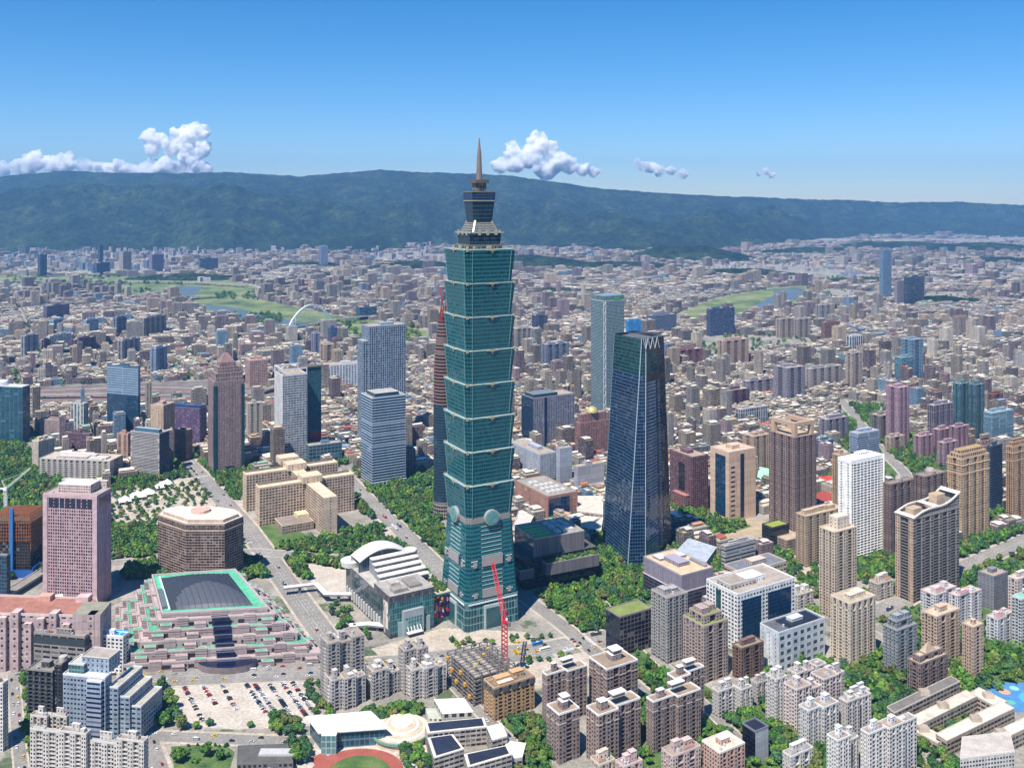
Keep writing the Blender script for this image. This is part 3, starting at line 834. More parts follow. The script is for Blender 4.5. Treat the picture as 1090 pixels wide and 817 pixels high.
for d in DIRS[:2]:
    m = MB(); onface(m, d, 58, -10, 10, 0, 24, flat(hx('a9b8b6'), 'clean'), 1.4); onface(m, d, 61, -8, 8, 0, 21, flat((.03, .10, .11), 'gloss'), .1); part(p_, 'entrance_portal', m)
m = MB()
for d in DIRS[:2]: m = MB(); onface(m, d, 57.8, -26, 26, 27, 28.2, whit, .8); part(p_, 'canopy_line', m)
m = MB(); m.loft(notched(56.5, 1.2), 30, notched(49, 1.6), 108, tg, flat(hx('6d8382'))); b_ = part(t101, 'tapered_base', m)
for d in DIRS:
    m = MB()
    for z in np.arange(36, 106, 4.25):
        s_ = 56.5 + (49 - 56.5) * (z - 30) / 78
        if 62 < z < 74 or z < 40: 
            onface(m, d, s_, -22, -15, z, z + .5, whit, .5); onface(m, d, s_, 15, 22, z, z + .5, whit, .5)
        else: onface(m, d, s_, -11, 11, z, z + .5, flat(hx('a3bcb8'), 'clean'), .5)
    part(b_, 'sunshade_bars', m)
    for s_, u0, u1, z0, z1, e_ in ((54.8, -11, 11, 64, 74, .9), (56.9, -11, 11, 32, 41, .6), (54.4, -20, -16.5, 64, 69, .9), (54.4, 16.5, 20, 64, 69, .9), (56.9, -20, -16.5, 33, 38, .6), (56.9, 16.5, 20, 33, 38, .6)):
        m = MB(); onface(m, d, s_, u0, u1, z0, z1, lou, e_); part(b_, 'louvre_panel', m)
m = MB(); m.prism(notched(49.6, 1.8), 108.1, 114, flat(hx('8d8580'), 'clean'), flat(hx('8d8580'))); part(t101, 'plant_storey_belt', m)
for (nx, ny), (tx, ty) in DIRS:
    m = MB(); m.disc((nx * 24.9, ny * 24.9, 113), (nx, ny), 8.0, 3.2, flat(hx('8f9a96'), 'clean'), 26)
    o = part(t101, 'coin_medallion', m)
    m = MB(); m.disc((nx * 28.15, ny * 28.15, 113), (nx, ny), 6.5, .3, flat(hx('5f8c8a'), 'gloss'), 26); part(o, 'medallion_face', m)
ZB, ZH = 114.0, 34.9
for k in range(8):
    z0 = ZB + ZH * k + .05; z1 = z0 + ZH - .9
    m = MB(); m.loft(notched(48.6, 2.0), z0, notched(54.8, 2.0), z1, tg, flat(hx('55706f'))); o = part(t101, 'tier', m)
    m = MB(); P1 = notched(55.0, 2.0); m.prism(P1, z1 - .25, z1 + .35, ledge, ledge, ledge); part(o, 'cornice', m)
    for d in DIRS:
        m = MB(); onface(m, d, 54.6, -2.2, 2.2, z1 - 1.4, z1 + .9, gold, 1.2); onface(m, d, 54.4, -.8, .8, z1 - 3.6, z1 - 1.4, gold, .8); onface(m, d, 54.6, -6.5, 6.5, z1 - .7, z1 + .5, ledge, .8)
        part(o, 'cloud_ornament', m)
    m = MB()
    for sx_ in (-1, 1):
        for sy_ in (-1, 1): m.box(sx_ * 25.4 - 1, sy_ * 25.4 - 1, z1 - 1.6, sx_ * 25.4 + 1, sy_ * 25.4 + 1, z1 + 1.3, gold)
    part(o, 'corner_ornament', m)
    # bright mullion lines beside the corners
    for d in DIRS:
        (nx, ny), (tx, ty) = d
        for u in (-21.2, 21.2):
            m = MB(); m.bar((nx * 24.9 + tx * u * .93, ny * 24.9 + ty * u * .93, z0 + .3), (nx * 27.35 + tx * u, ny * 27.35 + ty * u, z1), .2, flat(hx('6f9a97'), 'clean')); part(o, 'mullion', m)
ZT8 = ZB + 8 * ZH
m = MB(); m.prism(notched(38, 2), ZT8 - .6, ZT8 + 4, St(hx('6b6a60'), TEAL, (2, 4, .8, .6)), flat(hx('8a8378'))); m.loft(notched(33, 2), ZT8 + 4.02, notched(35, 2), ZT8 + 17, tgd, flat(hx('8b8378'))); o = part(t101, 'summit_terrace', m)
m = MB()
for d in DIRS:
    for u in (-9, 0, 9): onface(m, d, 35, u - 1.4, u + 1.4, ZT8 + 14, ZT8 + 19, gold, 1.2)
    onface(m, d, 35, -17, 17, ZT8 + 16, ZT8 + 17, ledge, .8)
    onface(m, d, 40, -2.5, 2.5, ZT8, ZT8 + 3.4, gold, 1.4)
    for u in (-16, 16): onface(m, d, 40, u - 1.2, u + 1.2, ZT8, ZT8 + 2.6, gold, 1.2)
part(o, 'terrace_ornament', m)
m = MB(); m.loft(notched(30, 1.5), ZT8 + 17.1, notched(21, 1), ZT8 + 27, St(hx('8b8378'), TEAL, (2, 2.4, .8, .6), 'curtain'), flat(hx('8b8378')))
for sx_, sy_ in ((-1, -1), (1, -1), (-1, 1), (1, 1)): m.bar((sx_ * 13, sy_ * 13, ZT8 + 17), (sx_ * 8.5, sy_ * 8.5, ZT8 + 29), .9, gold)
part(t101, 'crown_base', m)
m = MB(); m.loft(notched(20, 1.4), ZT8 + 27.1, notched(24, 1.4), ZT8 + 50, tgd); m.loft(notched(24.4, 1.4), ZT8 + 50.1, notched(25.4, 1.4), ZT8 + 59, St(hx('33506e'), (.004, .018, .05), (1.9, 3, .8, .7), 'curtain'), flat(hx('5b544e'))); o = part(t101, 'crown', m)
m = MB(); m.prism(notched(25, 1.2), ZT8 + 49.6, ZT8 + 50.6, gold, gold, gold); m.prism(notched(26, 1.2), ZT8 + 59, ZT8 + 59.9, flat(hx('7a6f66')), flat(hx('7a6f66')), flat(hx('7a6f66'))); part(o, 'cornice', m)
m = MB(); m.prism(notched(11, .6), ZT8 + 60, ZT8 + 72, St(hx('7a6f66'), (.02, .02, .025), (1.6, 4, .6, .7)), flat(hx('7a6f66'))); m.prism(notched(15, .6), ZT8 + 69, ZT8 + 72.5, flat(hx('63564e')), flat(hx('63564e')), flat(hx('63564e'))); o = part(t101, 'spire_base', m)
m = MB(); m.cyl(0, 0, 3.2, ZT8 + 72.6, ZT8 + 103, flat(hx('8d7a6e'), 'metal'), n=12, r1=1.9); m.cyl(0, 0, 1.7, ZT8 + 103, ZT8 + 117, flat(hx('8d7a6e'), 'metal'), n=10, r1=.5); part(t101, 'spire', m)
t101.scale = (1.09, 1.09, 1.0)
foot.append(to_world(cx_, cy_, rot, [(-35, -35), (35, -35), (35, 35), (-35, 35)])); shade.append((472, 550, 150, 672, 950))

# --- dark blue tapering tower
HN = 281.0
lo = [G(641, 582), G(668, 607), G(687, 606), G(715, 584)]
hi = [at(654, 355, HN), at(683, 361, HN), at(687.5, 361, HN), at(706.5, 357.5, HN)]
lo.append((lo[0][0] + lo[3][0] - lo[2][0] + 8, lo[0][1] + lo[3][1] - lo[2][1] - 6)); hi.append((hi[0][0] + hi[3][0] - hi[2][0] + 2, hi[0][1] + hi[3][1] - hi[2][1]))
o_ = lo[1]
lo = [(x - o_[0], y - o_[1]) for x, y in lo]; hi = [(x - o_[0], y - o_[1]) for x, y in hi]
tn = thing('skyscraper', 'dark blue glass tower tapering upward with an open white truss crown', 'skyscraper', *o_)
def lvl(z): k = z / HN; return [(a_[0] + (b_[0] - a_[0]) * k, a_[1] + (b_[1] - a_[1]) * k) for a_, b_ in zip(lo, hi)]
nv = St((.10, .19, .30), (.003, .018, .05), (3.3, 4.3, .93, .85), 'curtain')
nr = St((.27, .35, .45), (.008, .02, .045), (3.0, 4.3, .86, .66), 'curtain')
tl = St((.03, .12, .13), (.003, .03, .036), (3.3, 4.3, .9, .8), 'curtain')
nd = St((.03, .05, .08), (.004, .012, .03), (2.2, 4.3, .9, .8), 'curtain')
m = MB()
def strips(m, z0, z1, left, cham, cuts):
    a_, b_ = lvl(z0), lvl(z1)
    m.loft([a_[0], a_[1]], z0, [b_[0], b_[1]], z1, [left, left]) if False else None
    def q(p0, p1, q0, q1, st):
        l = math.hypot(p1[0] - p0[0], p1[1] - p0[1]); u = max(1, round(l / st.p[0])) * st.p[0]
        m.face([(*p0, z0), (*p1, z0), (*q1, z1), (*q0, z1)], [(0, z0), (u, z0), (u, z1), (0, z1)], st)
    q(a_[0], a_[1], b_[0], b_[1], left); q(a_[1], a_[2], b_[1], b_[2], cham)
    for (f0, f1, st) in cuts:
        L_ = lambda u, v, f: (u[0] + (v[0] - u[0]) * f, u[1] + (v[1] - u[1]) * f)
        q(L_(a_[2], a_[3], f0), L_(a_[2], a_[3], f1), L_(b_[2], b_[3], f0), L_(b_[2], b_[3], f1), st)
    q(a_[3], a_[4], b_[3], b_[4], nd); q(a_[4], a_[0], b_[4], b_[0], left)
CUT = [(0, .07, nd), (.07, .5, nr), (.5, .6, nd), (.6, .68, nr), (.68, 1, nd)]
strips(m, 0, 229, nv, nv, CUT)
part(tn, 'shaft', m)
m = MB(); strips(m, 229.05, 237, nv, nv, [(0, 1, flat((.008, .01, .015), 'gloss'))]); part(tn, 'dark_belt', m)
m = MB(); strips(m, 237.05, 266, tl, tl, [(0, .62, tl), (.62, 1, nd)]); part(tn, 'teal_crown_storeys', m)
m = MB(); strips(m, 266.05, HN, tl, tl, [(0, .62, flat((.02, .03, .035), 'gloss')), (.62, 1, nd)]); m.cap(lvl(HN), HN - 3, flat(hx('5b6166'))); part(tn, 'parapet_storeys', m)  # near-black front face paints the shade of a recess behind the truss
m = MB(); A = lvl(0); B_ = lvl(HN)
for k in (1, 2): m.bar((A[k][0] - .1, A[k][1] - .3, 0), (B_[k][0] - .1, B_[k][1] - .3, HN), .45, flat(hx('a9bac6'), 'clean'))
m.bar((A[0][0], A[0][1] - .3, 0), (B_[0][0], B_[0][1] - .3, HN), .3, flat(hx('7f93a3'), 'clean'))
f_ = .5; L_ = lambda u, v, f: (u[0] + (v[0] - u[0]) * f, u[1] + (v[1] - u[1]) * f)
part(tn, 'corner_trim', m)
m = MB(); wt = flat(hx('a9b0b4'), 'clean'); c0 = B_[1]; c1 = L_(B_[2], B_[3], .66); n = 7
pts = [L_(c0, c1, k / n) for k in range(n + 1)]
for k in range(n):
    za, zb = (HN + 1, HN - 12) if k % 2 == 0 else (HN - 12, HN + 1)
    m.bar((pts[k][0] + 1.5, pts[k][1] - 3.2, za), (pts[k + 1][0] + 1.5, pts[k + 1][1] - 3.2, zb), .38, wt)
m.bar((B_[1][0], B_[1][1] - .9, HN + 1), (B_[3][0], B_[3][1] - .9, HN + 1), .7, flat(hx('7d868c'), 'clean'))
m.bar((L_(B_[0], B_[1], .55)[0], L_(B_[0], B_[1], .55)[1] + 10, HN + 3), (B_[3][0], B_[3][1] + 6, HN + 3), .8, flat(hx('4a5054'), 'clean'))
part(tn, 'crown_truss', m)
m = MB(); A = lvl(6); m.box(A[1][0] - 2, A[1][1] + 6, 0, A[1][0] + 8, A[1][1] + 18, 7, flat(hx('3c4045'), 'gloss')); part(tn, 'lobby', m)
foot.append([(x + o_[0], y + o_[1]) for x, y in lo]); shade.append((642, 712, 358, 605, o_[1]))

# --- stacked retail boxes between the two towers
ts, fr = frame('shopping_centre', 'stacked dark grey retail boxes with planted ledges between the two towers', 'shopping centre', 569, 574, 55, -26)
cl = St(hx('7e797a'), (.05, .05, .055), (1.2, 30, .35, .96)); gp = flat((.02, .05, .035), 'gloss'); dg = St((.03, .04, .05), (.008, .016, .026), (3, 4.5, .92, .86), 'curtain')
block(ts, 'upper_box', 0, 0, 35, 66, 52, 55, [cl, cl, cl, St(hx('8a8a8a'), (.015, .04, .045), (60, 30, .9, .7), 'curtain')], flat(hx('a39a8c')), flat(hx('b1aca6'), 'clean'), .8)
m = MB(); m.box(2, 2, 55.2, 26, 44, 55.6, flat(hx('8fae4a')))
for k in range(1, 5): m.box(1.8, 2 + k * 9, 55.3, 26.2, 3 + k * 9, 55.9, flat(hx('c9c6bc'), 'clean'))
part(ts, 'roof_garden', m)
m = MB()
for k in range(9):
    m.box(32 + (k % 3) * 9, 6 + (k // 3) * 13, 55.2, 38 + (k % 3) * 9, 15 + (k // 3) * 13, 58 + (k % 2), flat(hx('c4bfb6'), 'clean'))
part(ts, 'roof_plant', m)
block(ts, 'lower_box', 8, -14, 17, 78, 40, 30, cl, flat(hx('6b7a4a')), flat(hx('9b9690'), 'clean'), .8)
block(ts, 'side_box', -22, -6, 14, -4, 44, 24, cl, flat(hx('7f8a52')), flat(hx('9b9690'), 'clean'), .8)
m = MB(); m.box(-14, -2, 0, 82, 52, 34.6, dg, flat(hx('55524e'))); part(ts, 'glass_core', m)
addfoot(fr, -24, -16, 84, 54, (548, 640, 564, 618))
ledges = [(fr, 10, -13, 76, -4, 30.2), (fr, -21, -5, -6, 30, 24.2)]

# --- mall at the foot of the tall tower
tm, fr = frame('shopping_mall', 'glass mall with white arched louvre roof at the foot of the tallest tower', 'shopping mall', 415, 680, 0, -31)
def msolve(px, d):
    r = (px - CX) / F; a_ = R(-31); dd = (math.cos(a_), -math.sin(a_)) if d == 'x' else (math.sin(a_), math.cos(a_))
    return (r * fr[1] - fr[0]) / (dd[0] - r * dd[1])
MW, ML = msolve(462, 'x'), 122.0
mg = St(hx('6f9a9c'), (.012, .09, .10), (2.6, 6, .9, .9), 'curtain'); ms = St(hx('6e7577'), (.05, .07, .075), (6, 9, .93, .9), 'curtain'); grey = flat(hx('aca6a0')); 
block(tm, 'wall', 0, 0, 3, MW, ML, 36, [mg, mg, mg, ms], flat(hx('b0aaa2')), flat(hx('6c6a69'), 'clean'), .6)
m = MB(); m.box(.2, .2, 0, MW - .2, ML - .2, 3, flat(hx('4a3f42'), 'gloss')); part(tm, 'plinth', m)
m = MB(); m.prism(inset([(0, 0), (MW, 0), (MW, 40), (0, 40)], -.3), 36.7, 43, St(hx('55555a'), (.06, .06, .065), (1.6, 6, .6, .6)), flat(hx('a39d96'))); o = part(tm, 'attic_band', m)
m = MB(); m.box(6, 4, 43.1, 22, 14, 46.5, flat(hx('9a948c'))); m.box(26, 8, 43.1, 40, 30, 45.5, flat(hx('8b857e'))); m.box(10, 20, 43.1, 20, 34, 47, flat(hx('b9b2aa'))); part(o, 'roof_plant', m)
wl = flat(hx('e3ded6'), 'clean')
for k in range(5):
    y0 = 42 + k * 9.2; zt = 39.5 + k * 3.0
    m = MB(); m.box(10 + k * 1.0, y0, 36.3, MW + 14, y0 + 9.1, zt, flat(hx('8e8f90')), flat(hx('bdb7ae'))); m.box(9 + k, y0 - 1.4, zt, MW + 15, y0 + 5.2, zt + 1.1, wl); part(tm, 'louvre_step', m)
m = MB(); ya, yb = 90, 112; prof = []
for k in range(17):
    u = k / 16; prof.append((2 + u * (MW + 12), 42 + 17 * math.sin(math.pi * (.12 + .8 * u)) ** .9))
for k in range(16):
    (xa, za), (xb, zb) = prof[k], prof[k + 1]
    m.face([(xa, ya - 3, za), (xb, ya - 3, zb), (xb, yb, zb), (xa, yb, za)], [(0, 0), (1, 0), (1, 1), (0, 1)], wl)
    m.face([(xa, ya - 3, za - 1.3), (xb, ya - 3, zb - 1.3), (xb, ya - 3, zb), (xa, ya - 3, za)], [(0, 0)] * 4, wl)
    m.face([(xa, ya, 36.3), (xb, ya, 36.3), (xb, ya, zb - .1), (xa, ya, za - .1)], [(xa, 36), (xb, 36), (xb, zb), (xa, za)], St(hx('8794a0'), (.04, .07, .09), (2.4, 30, .85, .98), 'curtain'))
    m.face([(xb, yb, 36.3), (xa, yb, 36.3), (xa, yb, za), (xb, yb, zb)], [(0, 0)] * 4, grey)
part(tm, 'arched_roof', m)
m = MB(); m.cyl(MW + 15, 92, 8, 36, 50, flat(hx('c9c8c8'), 'clean'), n=20); part(tm, 'drum', m)
m = MB(); m.cyl(4, 116, 11, 36.2, 42, flat(hx('dcd8d0'), 'clean'), n=24, r1=12); part(tm, 'rotunda', m)
m = MB(); m.box(-.9, 10, 3, -.02, 13, 30, grey)
for k in range(14): m.box(-1.6, 24 + k * 7, 3.1, -.05, 25.4 + k * 7, 14, flat(hx('d7d3cc'), 'clean'))
part(tm, 'colonnade', m)
m = MB(); m.box(MW * .27, -3.5, 0, MW * .73, -.05, 26, flat(hx('9aa3a5'), 'clean')); o = part(tm, 'entrance_portal', m)
m = MB(); m.box(MW * .31, -3.8, 3, MW * .69, -3.52, 19, St(hx('9fc0bf'), (.05, .16, .17), (3, 4, .9, .9), 'curtain')); part(o, 'portal_glass', m)
m = MB(); m.box(MW * .33, -9, 4, MW * .67, -3.85, 4.6, wl)
for k in range(5): m.bar((MW * (.36 + .07 * k), -8.6, 4.6), (MW * (.36 + .07 * k), -4, 10), .3, wl)
part(o, 'canopy', m)
for x in (.18, .80): m = MB(); m.box(MW * x, -1.2, 0, MW * x + 5, -.05, 15, flat(hx('8fa5a6'), 'clean')); part(tm, 'side_portal', m)
def poster(t, nm, o, ux, w, z0, h, n, cols, bgc, seed, label=None):
    """flat advertising panel with a collage of coloured shapes; ux is the in-plane axis"""
    q = random.Random(seed); m = MB(); nx, ny = ux[1], -ux[0]
    P = lambda u, v, e: (o[0] + ux[0] * u + nx * e, o[1] + ux[1] * u + ny * e, v)
    def rect(u0, u1, v0, v1, e, c): m.face([P(u0, v0, e), P(u1, v0, e), P(u1, v1, e), P(u0, v1, e)], [(0, 0)] * 4, flat(c, 'clean'))
    rect(0, w, z0, z0 + h, .12, bgc)
    for k in range(n):
        ww, hh = w * q.uniform(.07, .2), h * q.uniform(.06, .28); u = q.uniform(0, w - ww); v = z0 + q.uniform(0, h - hh)
        nn = 9; c = q.choice(cols)
        m.face([P(u + ww / 2 + ww / 2 * math.cos(6.283 * j / nn), v + hh / 2 + hh / 2 * math.sin(6.283 * j / nn), .16 + .02 * k) for j in range(nn)], [(0, 0)] * nn, flat(c, 'clean'))
    m.box(*sorted((o[0], o[0] + ux[0] * w))[:1], min(o[1], o[1] + ux[1] * w) - .05, z0 - .2, max(o[0], o[0] + ux[0] * w) + .05, max(o[1], o[1] + ux[1] * w) + .05, z0 + h + .2, flat(hx('55585a')))
    return part(t, nm, m, label)
poster(tm, 'advertising_panel', (-.12, 16), (0, -1), 12, 8, 27, 9, [hx('d7b89a'), hx('6b3b2b'), hx('e8dfd3'), hx('9a6a55')], hx('d9cfc4'), 5)
tb = block(tm, 'link_block', MW + .05, 8, 0, MW + 26, 60, 30, St(hx('6f9a9c'), (.012, .08, .09), (2.6, 6, .9, .9), 'curtain'), flat(hx('b9b39b')), flat(hx('b6c0bd'), 'clean'), .8)
poster(tm, 'billboard', (MW + 3, 7.9), (1, 0), 19, 5, 23, 46, [hx('b02a7a'), hx('e0a42c'), hx('efe8e2'), hx('5a2d8a'), hx('c03a2a'), hx('1f2340'), hx('e07ab0'), hx('2a2a35')], hx('1b1530'), 11, 'colourful figure collage billboard')
addfoot(fr, -2, -6, MW + 30, ML + 4, (372, 470, 580, 678))
ledges.append((fr, MW + 4, 12, MW + 24, 50, 30.3))

# --- pink stepped exhibition hall with terraces round a dark skylight
hall = [G(129, 716), G(342, 703), G(279, 638), G(127, 650)]
ho = hall[0]; ht = thing('exhibition_hall', 'pink stepped exhibition hall with green terraces round a dark skylight dome', 'exhibition hall', *ho)
def hb_(u, v):
    a_ = [(p_[0] - ho[0], p_[1] - ho[1]) for p_ in hall]
    return tuple((a_[0][i] * (1 - u) + a_[1][i] * u) * (1 - v) + (a_[3][i] * (1 - u) + a_[2][i] * u) * v for i in (0, 1))
PINK = hx('a09190'); PINKL = hx('b3a8a4'); GRN = hx('5aa583')
pk = St(PINK, mul(PINK, .62), (9, 2.4, 1.0, .4)); pw = St(PINK, (.022, .025, .03), (9, 7, .5, .36)); grn = flat(GRN, 'flat'); prim = flat(PINKL, 'clean')
def hquad(u0, v0, u1, v1): return [hb_(u0, v0), hb_(u1, v0), hb_(u1, v1), hb_(u0, v1)]
NT = 5; HT = 36.0
for k in range(NT):
    f = k / NT; z0 = 7.2 * k + (.02 if k else 0); z1 = 7.2 * (k + 1)
    P = hquad(.0 + .235 * f, .0 + .22 * f, 1 - .235 * f, 1 - .10 * f)
    m = MB(); m.prism(P, z0, z1 - .3, pw if k % 2 == 0 else pk); o = part(ht, 'terrace_storey', m)
    part(o, 'terrace_roof', roof_mb(P, z1, grn if k in (1, 3) else flat(hx('b3a09b')), prim, 1.1, .7))
    # projecting bastions that break the terrace edges
    q = random.Random(40 + k); u0, u1, v0, v1 = .235 * f, 1 - .235 * f, .22 * f, 1 - .10 * f
    def bastion(Pq, zt, green):
        m = MB(); m.prism(Pq, 0, zt, pk, prim); I = inset(Pq, 1.0); m.cap(I, zt + .06, grn if green else flat(hx('a8938f'))); part(o, 'bastion', m)
    nb = 9 - k // 2
    for j in range(nb):
        u = u0 + (u1 - u0) * (j + .5) / nb
        if .42 < u < .60: continue
        bastion(hquad(u - .03, v0 - .03 * (j % 2 == 0) - .004, u + .03, v0 + .03), z1 + (1.6 if j % 2 else -2.2), j % 3 == 0)
    for side in (0, 1):
        nb2 = 8 - k // 2
        for j in range(nb2):
            v = v0 + (v1 - v0) * (j + .6) / nb2; uu = u1 if side else u0
            bastion(hquad(uu - .026, v - .024, uu + .026, v + .024), z1 + (1.6 if j % 2 else -2.0), j % 4 == 1)
    m = MB()
    for j in range(7):                       # dark openings in the front wall
        u = .07 + .86 * j / 6
        if .40 < u < .62 or not (u0 + .05 < u < u1 - .05): continue
        a_, b_ = hb_(u - .028, v0 - .0005), hb_(u + .028, v0 - .0005)
        m.prism([(a_[0], a_[1] - .25), (b_[0], b_[1] - .25), b_, a_], z0 + 1.6, z0 + 4.8, flat((.02, .02, .024), 'gloss'))
    part(o, 'window_opening', m)
P = hquad(.215, .215, .785, .92)
m = MB(); m.prism(P, 36.2, 40, pk); o = part(ht, 'roof_wall', m)
part(o, 'roof', roof_mb(P, 40, flat(hx('5cb28c')), prim, 1.6, 1.5))
# vaulted skylight
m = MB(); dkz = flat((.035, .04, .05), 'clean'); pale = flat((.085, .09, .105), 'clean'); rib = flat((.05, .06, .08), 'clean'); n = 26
def sk(u, v): 
    x, y = hb_(.265 + .455 * u, .275 + .585 * v); return (x, y, 40.3 + 9 * (math.sin(math.pi * u) ** .7) * (math.sin(math.pi * min(1, max(0, v))) ** .55))
for i in range(n):
    for j in range(n):
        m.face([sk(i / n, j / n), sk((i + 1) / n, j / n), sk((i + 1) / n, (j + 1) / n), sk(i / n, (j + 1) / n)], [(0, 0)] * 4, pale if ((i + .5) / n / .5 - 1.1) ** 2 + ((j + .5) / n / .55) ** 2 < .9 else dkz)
o = part(ht, 'skylight', m)
m = MB()
for i in range(2, n, 2):
    for j in range(n):
        a_, b_ = sk(i / n, j / n), sk(i / n, (j + 1) / n)
        m.bar((a_[0], a_[1], a_[2] + .15), (b_[0], b_[1], b_[2] + .15), .22, rib)
part(o, 'skylight_rib', m)
m = MB(); a_, b_ = hb_(.262, .27), hb_(.262, .87); m.bar((*a_, 40.7), (*b_, 40.7), .9, flat(hx('c9dcd6'), 'clean')); m.bar((*hb_(.24, .3), 40.6), (*hb_(.24, .6), 41.4), 2.2, flat(hx('5f6c74'))); part(ht, 'gutter_walk', m)
# the dark glass stair that cascades down the front, and its canopy
m = MB(); gl = flat((.008, .012, .04), 'gloss'); gst = flat((.10, .12, .2), 'clean')
for k in range(6):
    z1 = 37 - k * 6.1; v1 = .20 - .036 * k
    P = hquad(.475, v1 - .042, .565, v1); m.prism(P, 0, z1, gl, gl)
    P = hquad(.475, v1 - .043, .565, v1 - .036); m.prism(P, z1, z1 + .5, gst, gst)
part(ht, 'glass_stair', m)
m = MB(); c = hb_(.52, -.012); m.loft([(c[0] + 27 * math.cos(a_), c[1] + 13 * math.sin(a_)) for a_ in np.linspace(math.pi, 2 * math.pi, 15)] + [(c[0] + 27, c[1] + 6), (c[0] - 27, c[1] + 6)], 0,
       [(c[0] + 27 * math.cos(a_), c[1] + 13 * math.sin(a_)) for a_ in np.linspace(math.pi, 2 * math.pi, 15)] + [(c[0] + 27, c[1] + 6), (c[0] - 27, c[1] + 6)], 6, flat(hx('7b6f70')), gl); part(ht, 'entrance_canopy', m)
foot.append([hb_(0, -.04) and (hb_(u, v)[0] + ho[0], hb_(u, v)[1] + ho[1]) for u, v in ((-.02, -.05), (1.02, -.05), (1.02, 1), (-.02, 1))]); shade.append((130, 335, 625, 705, 900))
for (uu, vv) in ((.03, .98), (.97, .98)):
    pass

# --- pink slab tower behind the hall
t, W, L, H = tower('office_tower', 'tall pink office tower with punched square windows and dark louvre storey', 'office tower', (46, 103.5, 118.5, 645, 528), -82, hx('b5979b'), (.02, .012, .016), (3.0, 3.55, .0, .0), left=St(hx('b5979b'), (.010, .006, .009), (2.8, 3.6, .62, .62)), deck=hx('a39c92'), bulk=0, tank=3, Lmax=80, Wmax=80)
m = MB(); 
for k in range(8):
    y0 = L * (.09 + .82 * k / 8) + .5; m.box(-.12, y0, H - 14.5, .3, y0 + L * .082, H - 4, flat((.015, .02, .045), 'gloss'))
part(t, 'louvre_opening', m)
m = MB()
for k in range(7):
    x0 = W * (.1 + .8 * k / 7) + 1; m.box(x0, -.12, H - 14.5, x0 + W * .075, .3, H - 4, flat((.015, .02, .045), 'gloss'))
part(t, 'louvre_opening', m)
m = MB(); m.box(-.7, 0, 0, -.03, L * .08, H, flat(hx('bda1a4'))); m.box(-.7, L * .92, 0, -.03, L, H, flat(hx('bda1a4'))); m.box(-.5, L * .08, H - 3.5, -.03, L * .92, H, flat(hx('bda1a4'))); part(t, 'pilaster', m)
block(t, 'penthouse', 8, L * .2, H + .2, 26, L * .8, H + 9, St(hx('c9b2ae'), GLASSD, (3, 3, .6, .4)), flat(hx('e8e6e2')), flat(hx('e8e6e2'), 'clean'))
block(t, 'plant_deck', 30, L * .08, H + .2, W * .96, L * .92, H + 8, St(hx('b8aaa2'), GLASSD, (6, 8, .2, .3)), flat(hx('b9b1a4')), flat(hx('cfc8bc'), 'clean'))
# --- honeycomb hotel
q_ = [at(168, 548, 70), at(198, 558, 70), at(239, 558, 70), at(259, 550, 70), at(254, 544, 70), at(230, 540.5, 70), at(190, 540.5, 70), at(172, 543.5, 70)]
o_ = q_[1]; th = thing('hotel', 'wide brown hotel with faceted front and white roof behind the stepped hall', 'hotel', *o_)
P = [(x - o_[0], y - o_[1]) for x, y in q_]
hs_ = St(hx('9c8577'), (.016, .016, .02), (3.5, 3.15, .86, .62)); m = MB(); m.prism(P, 0, 69.7, hs_); part(th, 'wall', m)
part(th, 'roof', roof_mb(P, 70, flat(hx('d6ccbb')), flat(hx('b9a594'), 'clean'), 1.2))
m = MB(); m.prism(inset(P, -.9), 62, 63.4, flat(hx('b09a8a')), flat(hx('b09a8a')), flat(hx('b09a8a'))); m.prism(inset(P, -.25), 64.5, 67.5, St(hx('9c8577'), (.02, .02, .02), (1.5, 3, .8, .9)), flat(hx('b09a8a'))); part(th, 'cornice', m)
m = MB(); m.prism(inset(P, 5), 70.2, 74, flat(hx('b9a594')), flat(hx('d9cdbb'))); cxh = sum(x for x, y in P) / 8; cyh = sum(y for x, y in P) / 8; m.cyl(cxh, cyh, 11, 74, 77, flat(hx('cda99a')), n=24); part(th, 'penthouse', m)
foot.append(q_); shade.append((170, 258, 548, 612, o_[1]))
# --- tan civic centre, crossing wings
tc, fr = frame('city_hall', 'sandy civic centre of crossing slab wings with flat roofs', 'civic centre', 325, 552, 0, -30)
TAN = hx('c4ae98'); tw = St(TAN, (.035, .03, .03), (4.2, 3.9, .66, .55)); tblank = St(hx('cab49c'), (.06, .05, .045), (14, 3.9, .12, .4)); trm = flat(hx('ddc49c'), 'clean'); tdk = flat(hx('d3c3a8'))
for nm, b_, h_, st in (('wing', (-64, 0, -.1, 20), 52, [tw, tw, tw, tblank]), ('wing', (.0, -80, 18, -.1), 50, [tblank, tw, tblank, tw]), ('wing', (18.1, 0, 72, 20), 52, [tw, tblank, tw, tw]),
                       ('wing', (-64, 70, -.1, 90), 52, [tw, tw, tw, tblank]), ('wing', (18.1, 70, 72, 90), 52, [tw, tblank, tw, tw]), ('spine', (0, .1, 18, 125), 50, tw)):
    block(tc, nm, b_[0], b_[1], 0, b_[2], b_[3], h_, st, tdk, trm)
for y0 in (-5, 66, 104): block(tc, 'stair_tower', -5, y0, 50.3, 23, y0 + 24, 59, tblank, tdk, trm)
m = MB()
for x0, y0, x1, y1 in ((-62, 14, -6, 18), (24, 14, 70, 18), (-62, 84, -6, 88), (24, 84, 70, 88)):
    for k in range(int((x1 - x0) / 2)): m.box(x0 + k * 2, y0, 53.2, x0 + k * 2 + 1, y1, 54.6, flat(hx('6d625a')))
part(tc, 'pergola', m)
